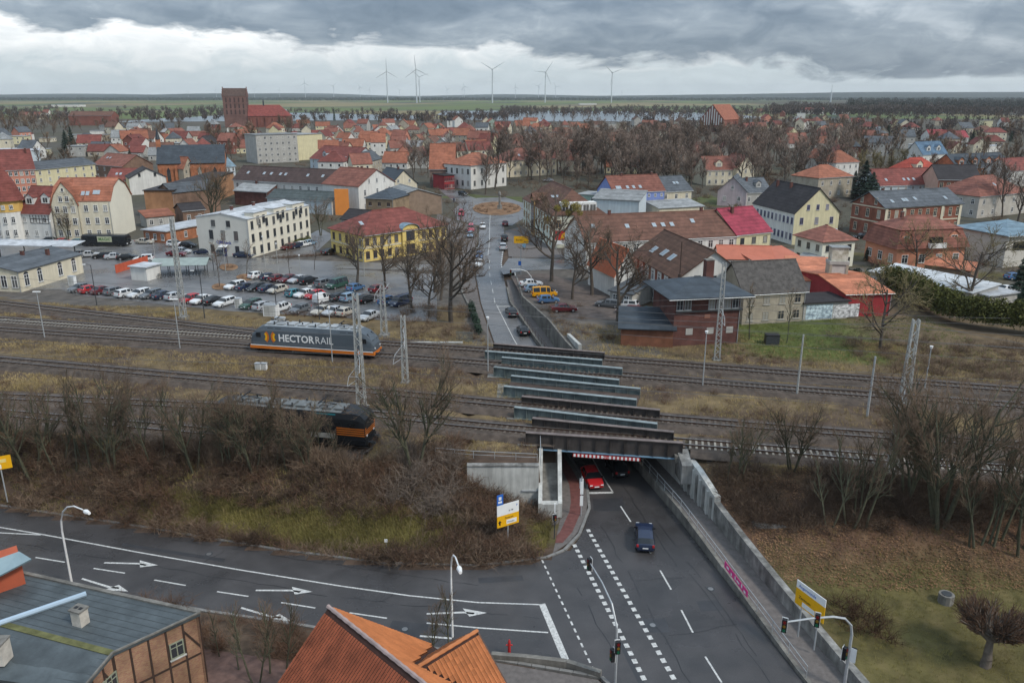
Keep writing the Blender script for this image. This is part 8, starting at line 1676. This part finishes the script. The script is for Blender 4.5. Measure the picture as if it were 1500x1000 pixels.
# bare and evergreen trees of the park and the town
fr = random.Random(99)
TZ = [((590, 236, 700, 262), 10, 'park', 'bare tree in the grove left of the street to the old town', 14), ((735, 232, 830, 268), 26, 'park', 'bare park tree behind the roundabout', 17), ((820, 226, 960, 268), 46, 'park', 'bare park tree in the dense grove behind the blue house', 18), ((950, 222, 1110, 262), 50, 'park', 'bare park tree in the dense grove behind the mauve house', 18), ((1100, 215, 1250, 270), 34, 'park', 'bare tree in the grove behind the black roofed villa', 16), ((780, 190, 1030, 222), 46, 'far', 'bare tree among the houses left of the striped gable church', 11), ((1030, 180, 1250, 222), 60, 'far', 'bare tree in the suburb below the radio mast', 12), ((1230, 178, 1500, 246), 70, 'far', 'bare tree in the wooded gardens at upper right', 12), ((1240, 236, 1350, 262), 12, 'farolive', 'olive tinged bare tree in the gardens at upper right', 9),
      ((820, 262, 1112, 290), 26, 'park', 'bare park tree at the front edge of the grove', 15), ((1112, 262, 1215, 282), 6, 'park', 'bare tree beside the beige hip roofed house', 14),
      ((0, 172, 110, 200), 34, 'far', 'bare tree in the belt at the far left', 14), ((100, 176, 330, 215), 34, 'far', 'bare tree between the houses left of the massive church', 11), ((300, 198, 380, 236), 16, 'far', 'bare tree below the massive church tower', 14), ((405, 180, 470, 200), 12, 'far', 'bare tree right of the red nave roof', 13), ((440, 178, 720, 188), 30, 'far', 'bare tree on the lake shore behind the old town', 10), ((0, 215, 240, 262), 16, 'far', 'bare tree in the gardens at the left', 9), ((560, 190, 780, 235), 20, 'far', 'bare tree between the old town roofs', 9), ((1340, 250, 1500, 300), 9, 'far', 'bare tree between the villas on the right', 11), ((1060, 320, 1180, 345), 4, 'farolive', 'olive tinged shrub tree in the gardens beside the cream villa', 6), ((735, 168, 1130, 180), 46, 'far', 'bare tree on the far shore right of the white turret', 12)]
for (x0, y0, x1, y1), n, k, lab, hh in TZ:
    c = 0; tries = 0
    while c < n and tries < n * 12:
        tries += 1; p = G(fr.uniform(x0, x1), fr.uniform(y0, y1), ZT); bad = False
        for a, b, q in used:
            if (p.x - a) ** 2 + (p.y - b) ** 2 < (q * .75 + 1.0) ** 2: bad = True; break
        if bad and k != 'park' or bad and tries < n * 4: continue
        c += 1
        if k == 'far' and p.y > 470: FARSPOTS.append((p, hh * fr.uniform(.7, 1.2) / 12)); continue
        tree(k, lab, 'tree', p, hh * fr.uniform(.7, 1.2) / {'park': 17, 'far': 12, 'farolive': 12}[k], lab.replace('bare tree', 'bare trees').replace('tree ', 'trees ', 1) if 'bare tree' not in lab else lab.replace('bare tree', 'bare trees'))
for v in range(3):                                        # bare trees too small to count, merged
    a, b = TREES['far'][v]; VV = []; 
    q = [(p.x, p.y, ZT, s_, s_, rng.random() * 6.28) for p, s_ in FARSPOTS[v::3]]
    for me, m, nm in ((a, bark, 'distant_trunks'), (b, twig, 'distant_trees')):
        vv = np.zeros(len(me.vertices) * 3, np.float32); me.vertices.foreach_get('co', vv); ff = np.zeros(len(me.loops), np.int32); me.loops.foreach_get('vertex_index', ff)
        tag(link('distant_trees', scatter(nm, vv.reshape(-1, 3), ff.reshape(-1, 4), q, m)), kind='stuff')
# far woods, each one mass nobody could count
def woods(name, px0, px1, y0, y1, n, hh, seed, m, y_is_world=False, w=3.2):
    g = np.random.default_rng(seed); P_ = []
    for i in range(n):
        py = g.uniform(y0, y1); p = G(g.uniform(px0, px1), py, ZT); 
        if mnoise.noise((p.x * .004, p.y * .004, seed)) < -.28: continue
        P_.append((p.x, p.y, zfar(p.x, p.y) if p.y > 1110 else ZT, hh * g.uniform(.7, 1.25) * .5, hh * g.uniform(.75, 1.25), g.random() * 6.28))
    q = np.random.default_rng(seed + 1); t = 46; c = q.normal(size=(t, 3)) * .36; c[:, 2] = np.abs(c[:, 2]) * .9 + .22 + .3 * q.random(t); V = (c[:, None] + q.normal(scale=.16, size=(t, 3, 3))); V = V.reshape(-1, 3); V[:, 2] = np.clip(V[:, 2], 0, 1.05)
    V = np.concatenate([V, [[-.04, 0, 0], [.04, 0, 0], [0, 0, .7]]]); FF = np.arange(len(V)).reshape(-1, 3)
    tag(link(name, scatter(name, V, FF, P_, m)), kind='stuff')
wd1 = mat('wood_grey_brown', (.075, .058, .05), .95, .3, .02); wd2 = mat('wood_dark', (.036, .040, .034), .95, .3, .02)
woods('distant_wood', 1130, 1560, 156, 170, 1100, 15, 1, wd1); woods('distant_wood', 1240, 1560, 152, 164, 700, 19, 2, wd2); woods('distant_wood', 735, 1150, 160, 171, 500, 11, 3, wd1); woods('distant_wood', 380, 760, 163, 178, 260, 9, 4, wd1); woods('distant_wood', -60, 330, 160, 178, 300, 11, 5, wd1); woods('distant_wood', 900, 1560, 168, 205, 500, 9, 6, wd1); woods('shore_trees', 560, 740, 170, 180, 120, 10, 7, wd1)
# far dark belt on the horizon
gq = np.random.default_rng(9); P_ = []
for i in range(2600):
    y = gq.uniform(5200, 6400); x = gq.uniform(-.75, .75) * y; P_.append((x, y, zfar(x, y) - 2, 26 * gq.uniform(.8, 1.6), 15 * gq.uniform(.8, 1.3), gq.random() * 6))
V = np.array([(-.5, -.3, 0), (.5, -.3, 0), (.5, .3, 0), (-.5, .3, 0), (-.38, -.2, .8), (.3, -.2, 1), (.38, .2, .85), (-.3, .2, .95)]); FF = np.array([(0, 1, 5, 4), (1, 2, 6, 5), (2, 3, 7, 6), (3, 0, 4, 7), (4, 5, 6, 7)])
tag(link('horizon_forest', scatter('horizon_forest', V, FF, P_, mat('forest_far', (.022, .034, .03), .95, .2, .01))), kind='stuff')
# ================================================================ undergrowth and grass
def bush_template(seed, stems, bl, spread, up=1., w=.012):
    g = np.random.default_rng(seed); V = []; FF = []
    def blade(p, q, w0, w1):
        d = q - p; s = np.cross(d, g.normal(size=3)); s /= np.linalg.norm(s) + 1e-9; i = len(V); V.extend([p - s * w0, p + s * w0, q + s * w1, q - s * w1]); FF.append((i, i + 1, i + 2, i + 3))
    for _ in range(stems):
        p = np.array([*g.normal(scale=.25, size=2), 0.]); d = np.array([*g.normal(scale=spread, size=2), up]); d /= np.linalg.norm(d)
        for k in range(3):
            q = p + d * bl * g.uniform(.7, 1.2); blade(p, q, w * (1.5 - .4 * k), w * (1.1 - .35 * k)); 
            for _b in range(2): 
                d2 = d + g.normal(scale=.6, size=3); blade(p + (q - p) * g.random(), p + (q - p) * .5 + d2 * bl * .8, w * .8, w * .4)
            p = q; d = d + np.array([*g.normal(scale=.35, size=2), g.normal(scale=.2) - .12]); d /= np.linalg.norm(d)
    return np.array(V), np.array(FF)
def spots(n, x0, x1, y0, y1, ok, s0, s1, seed, zf=zground):
    g = np.random.default_rng(seed); out = []; tries = 0
    while len(out) < n and tries < n * 30:
        tries += 1; x, y = g.uniform(x0, x1), g.uniform(y0, y1); k = ok(x, y)
        if g.random() < k: s = g.uniform(s0, s1); out.append((x, y, zf(x, y) - .05, s, s * g.uniform(.75, 1.25), g.random() * 6.28))
    return out
def tt(x, y): yk, yf = interp(KERB, x), front(x); return (y - yk) / max(2, yf - yk)
def nz(x, y, f=.12, o=0): return mnoise.noise((x * f, y * f, o))
BT = [bush_template(s, 26, .42, .7) for s in range(3)]
west = lambda x, y: x < interp(XL, y) - .8
def ok_scrub_w(x, y):
    t = tt(x, y)
    if not (west(x, y) and .0 < t < 1.0): return 0
    if x > -5 and y > 73.6: return 0
    mid = sstep((t - .36) / .12) * (1 - sstep((t - .86) / .12)); low = 1 - sstep((t - .08) / .06)
    if x < -33: mid = sstep((t - .2) / .1) * (1 - sstep((t - .86) / .12))
    rt = sstep((x + 9) / 6) * (1 if x < interp([(64.6, 2.6), (66, 1.4), (68.5, 1.7), (71, 3.0), (74, 4.2)], y) - .4 else 0)
    if x > 3.2 or (x > .8 and y < 69): mid = low = 0
    return max(mid * (.55 + .6 * nz(x, y, .15)), low * .55, rt * (.8 if t < .9 else 0) )
for i in range(3): tag(link('undergrowth', scatter('undergrowth', *BT[i], spots(360, -75, 4.6, 62, 90, ok_scrub_w, .7, 1.5, 30 + i), [twig_r, twig, mat('scrub_dark', (.08, .052, .036), .95, .3, .4)][i])), kind='stuff')
tag(link('undergrowth', scatter('undergrowth', *bush_template(12, 26, .75, .35, 1.6, .014), spots(60, -38, -16, 72, 82, lambda x, y: 1 if .74 < tt(x, y) < 1.0 else 0, .7, 1.25, 43), twig)), kind='stuff')
tag(link('undergrowth', scatter('undergrowth', *bush_template(9, 30, .5, .5), spots(34, -12.5, -5.5, 69, 77, lambda x, y: .9 if west(x, y) and tt(x, y) < .93 else 0, 1.0, 1.7, 41), twig_p)), kind='stuff')
def te(x, y): return (y - 57) / max(3, front(x) - 57)
east = lambda x, y: x > interp(XR, y) + 1.2
def ok_scrub_e(x, y):
    if not east(x, y): return 0
    t = te(x, y)
    if t > 1: return 0
    return sstep((t - .42) / .2) * (1 - sstep((t - .92) / .08)) * (.5 + .7 * nz(x, y, .2, 3))
for i in range(2): tag(link('undergrowth', scatter('undergrowth', *BT[i], spots(300, 20, 62, 56, 78, ok_scrub_e, .6, 1.4, 50 + i), [MATS['scrub_dark'], twig][i])), kind='stuff')
tag(link('undergrowth', scatter('undergrowth', *BT[2], [(*(G(1228, 905, 1.2) + Vector((a, b, 0))), s, s, a) for a, b, s in [(.2, -.5, 1.3), (1.4, 0, 1.5), (.6, 1.4, 1.3), (2.2, -1.6, 1.4), (1.8, 1.2, 1.2), (2.8, -2.8, 1.2), (1.2, -1.8, 1.4), (3.0, -.2, 1.2)] for _ in range(3)], twig_r)), kind='stuff')
def ok_rail(x, y):
    d = min(abs(y - interp(TW[k], x)) for k in ((1, 2, 3, 4, 5, 0) if x < -15 else (1, 2, 3, 4)))
    if gap(x, y) or d < 3.0: return 0
    if y > back(x) + (16 if x > 0 else 5) or y < front(x) - 2: return 0
    return .35 + .9 * max(0, nz(x, y, .1, 6))
tag(link('undergrowth', scatter('undergrowth', *BT[1], spots(260, -95, 85, 72, 140, lambda x, y: ok_rail(x, y) * (1 if nz(x, y, .06, 8) > .12 else .03), .35, .85, 60), twig_r)), kind='stuff')
def ok_bank(x, y): return 1 if (-19 < x < interp(XL, y) - 1 and back(x) + 1 < y < 140) or (interp(XR, y) + 1 < x < 13 and 114 < y < 140) or (50 < x < 95 and back(x) + 1 < y < back(x) + 20) else 0
tag(link('undergrowth', scatter('undergrowth', *BT[0], spots(330, -19, 95, 90, 145, ok_bank, .6, 1.3, 61), twig)), kind='stuff')
tag(link('undergrowth', scatter('undergrowth', *BT[2], [(*(G(728 + a, 306 + b, ZT + .1)), 1.1, .8, a) for a, b in [(-28, 1), (-22, -3), (-15, 2), (-8, -4), (-16, 5), (12, 2), (20, -2), (26, 2), (18, 5), (-24, 4), (10, -4), (30, -1)]] + [(*(G(f[0], f[1], ZT + .1)), .6, .5, f[0]) for f in [(318, 421), (326, 422), (355, 407), (364, 408), (332, 392), (341, 392)]] + [(*(G(510 + i * 6, 372 - i * .4, ZT)), .9, .8, i) for i in range(-18, 4)] + [(*(G(420 + i * 14, 462 + i * .6, ZT)), 1.0, .9, i) for i in range(12)] + [(*(G(1120 + i * 17, 340 + (i % 3) * 4, ZT)), 1.4, 1.2, i) for i in range(-2, 9)], twig_r)), kind='stuff')
gt_ = np.random.default_rng(3)
def tuft(n, h, lean, w):
    V = []; 
    for i in range(n): a = gt_.random() * 6.28; b = gt_.normal(scale=.12, size=2); t = np.array([math.cos(a), math.sin(a)]) * lean * gt_.uniform(.3, 1); hh = h * gt_.uniform(.6, 1.1); s = np.array([-math.sin(a), math.cos(a)]) * w; V += [(*(b - s), 0), (*(b + s), 0), (*(b + t), hh)]
    return np.array(V), np.arange(3 * n).reshape(-1, 3)
TF = [tuft(9, .42, .3, .018) for _ in range(3)]
for i in range(2): tag(link('dry_grass', scatter('dry_grass', *TF[i], spots(12000, -95, 88, 72, 140, lambda x, y: ok_rail(x, y) * (.25 + 1.2 * max(0, nz(x, y, .09, 5) + .05)), .5, 1.15, 70 + i), drygrass)), kind='stuff')
def ok_oliv(x, y):
    if not west(x, y): return 0
    t = tt(x, y); 
    if x > -4.4 and y > 73.6 or not 0.02 < t < 1: return 0
    return sstep((t - .1) / .06) * (1 - sstep((t - .42) / .1)) * sstep((x + 42) / 8) + .08
for i in range(2): tag(link('grass', scatter('grass', *TF[i], spots(9000, -70, 4, 62, 88, ok_oliv, .6, 1.3, 80 + i), olivegrass)), kind='stuff')
tag(link('grass', scatter('grass', *TF[2], spots(13000, 20, 60, 30, 72, lambda x, y: (1 if east(x, y) else 0) * (1 - sstep((te(x, y) - .3) / .3) + .05), .35, .8, 84), olivegrass)), kind='stuff')
def ok_leaf(x, y): return 1 if east(x, y) and .1 < te(x, y) < 1 else 0
lv = np.array([(-.09, 0, 0.02), (.09, -.03, 0.05), (.02, .09, .03), (.3, .2, .02), (.46, .24, .06), (.36, .34, .02), (-.3, .25, .03), (-.18, .22, .02), (-.22, .36, .06)])
tag(link('fallen_leaves', scatter('fallen_leaves', lv, np.arange(9).reshape(-1, 3), spots(9000, 20, 62, 54, 78, ok_leaf, .7, 1.5, 86, lambda x, y: zground(x, y) + .06), leaflitter)), kind='stuff')
tag(link('grass', scatter('grass', *TF[1], spots(4000, 30, 72, 100, 140, lambda x, y: 1 if back(x) + 4 < y < 133 else 0, .5, 1, 88), mat('lawn_grass', (.12, .15, .035), .95, .35, .3))), kind='stuff')
tag(link('undergrowth', scatter('undergrowth', *BT[0], spots(95, -34, -7, 47, 58, lambda x, y: 1 if interp(LOWK, x) - 4.5 < y < interp(LOWK, x) - .7 else 0, .6, 1.25, 97, lambda x, y: .1), twig_r)), kind='stuff')
def ok_town(x, y): return 1 if free(x, y, 1.5) and not (-16 < x < 4 and y < 300) and mnoise.noise((x * .02, y * .02, 31)) > -.25 else 0
for i in range(2): tag(link('garden_shrubs', scatter('garden_shrubs', *BT[i], spots(420, -40 + 62 * i, 230, 165 if i else 270, 460, ok_town, 1.0, 2.4, 90 + i, ztown), [twig, twig_r][i])), kind='stuff')
tag(link('garden_shrubs', scatter('garden_shrubs', *BT[2], spots(220, -260, -40, 230, 520, ok_town, 1.2, 2.6, 93, ztown), twig)), kind='stuff')
tag(link('dry_grass', scatter('dry_grass', *TF[0], spots(5000, -70, 4, 64, 90, lambda x, y: (1 if .3 < tt(x, y) < 1 and not (x > -4.4 and y > 73.6) else 0) if west(x, y) else 0, .6, 1.2, 95), drygrass)), kind='stuff')
# ================================================================ haze
mb = MB(); mb.box(-12000, 12000, -300, 13500, -1.3, 190); hz = mb.build('haze', None); hz.data.materials.clear(); hm = bpy.data.materials.new('haze_air'); hm.use_nodes = True; t = hm.node_tree; t.nodes.clear(); o = t.nodes.new('ShaderNodeOutputMaterial'); v = t.nodes.new('ShaderNodeVolumePrincipled')
v.inputs['Color'].default_value = (.93, .965, 1, 1); v.inputs['Density'].default_value = .000045; v.inputs['Anisotropy'].default_value = .2; t.links.new(v.outputs[0], o.inputs['Volume']); hz.data.materials.append(hm); hz['kind'] = 'stuff'
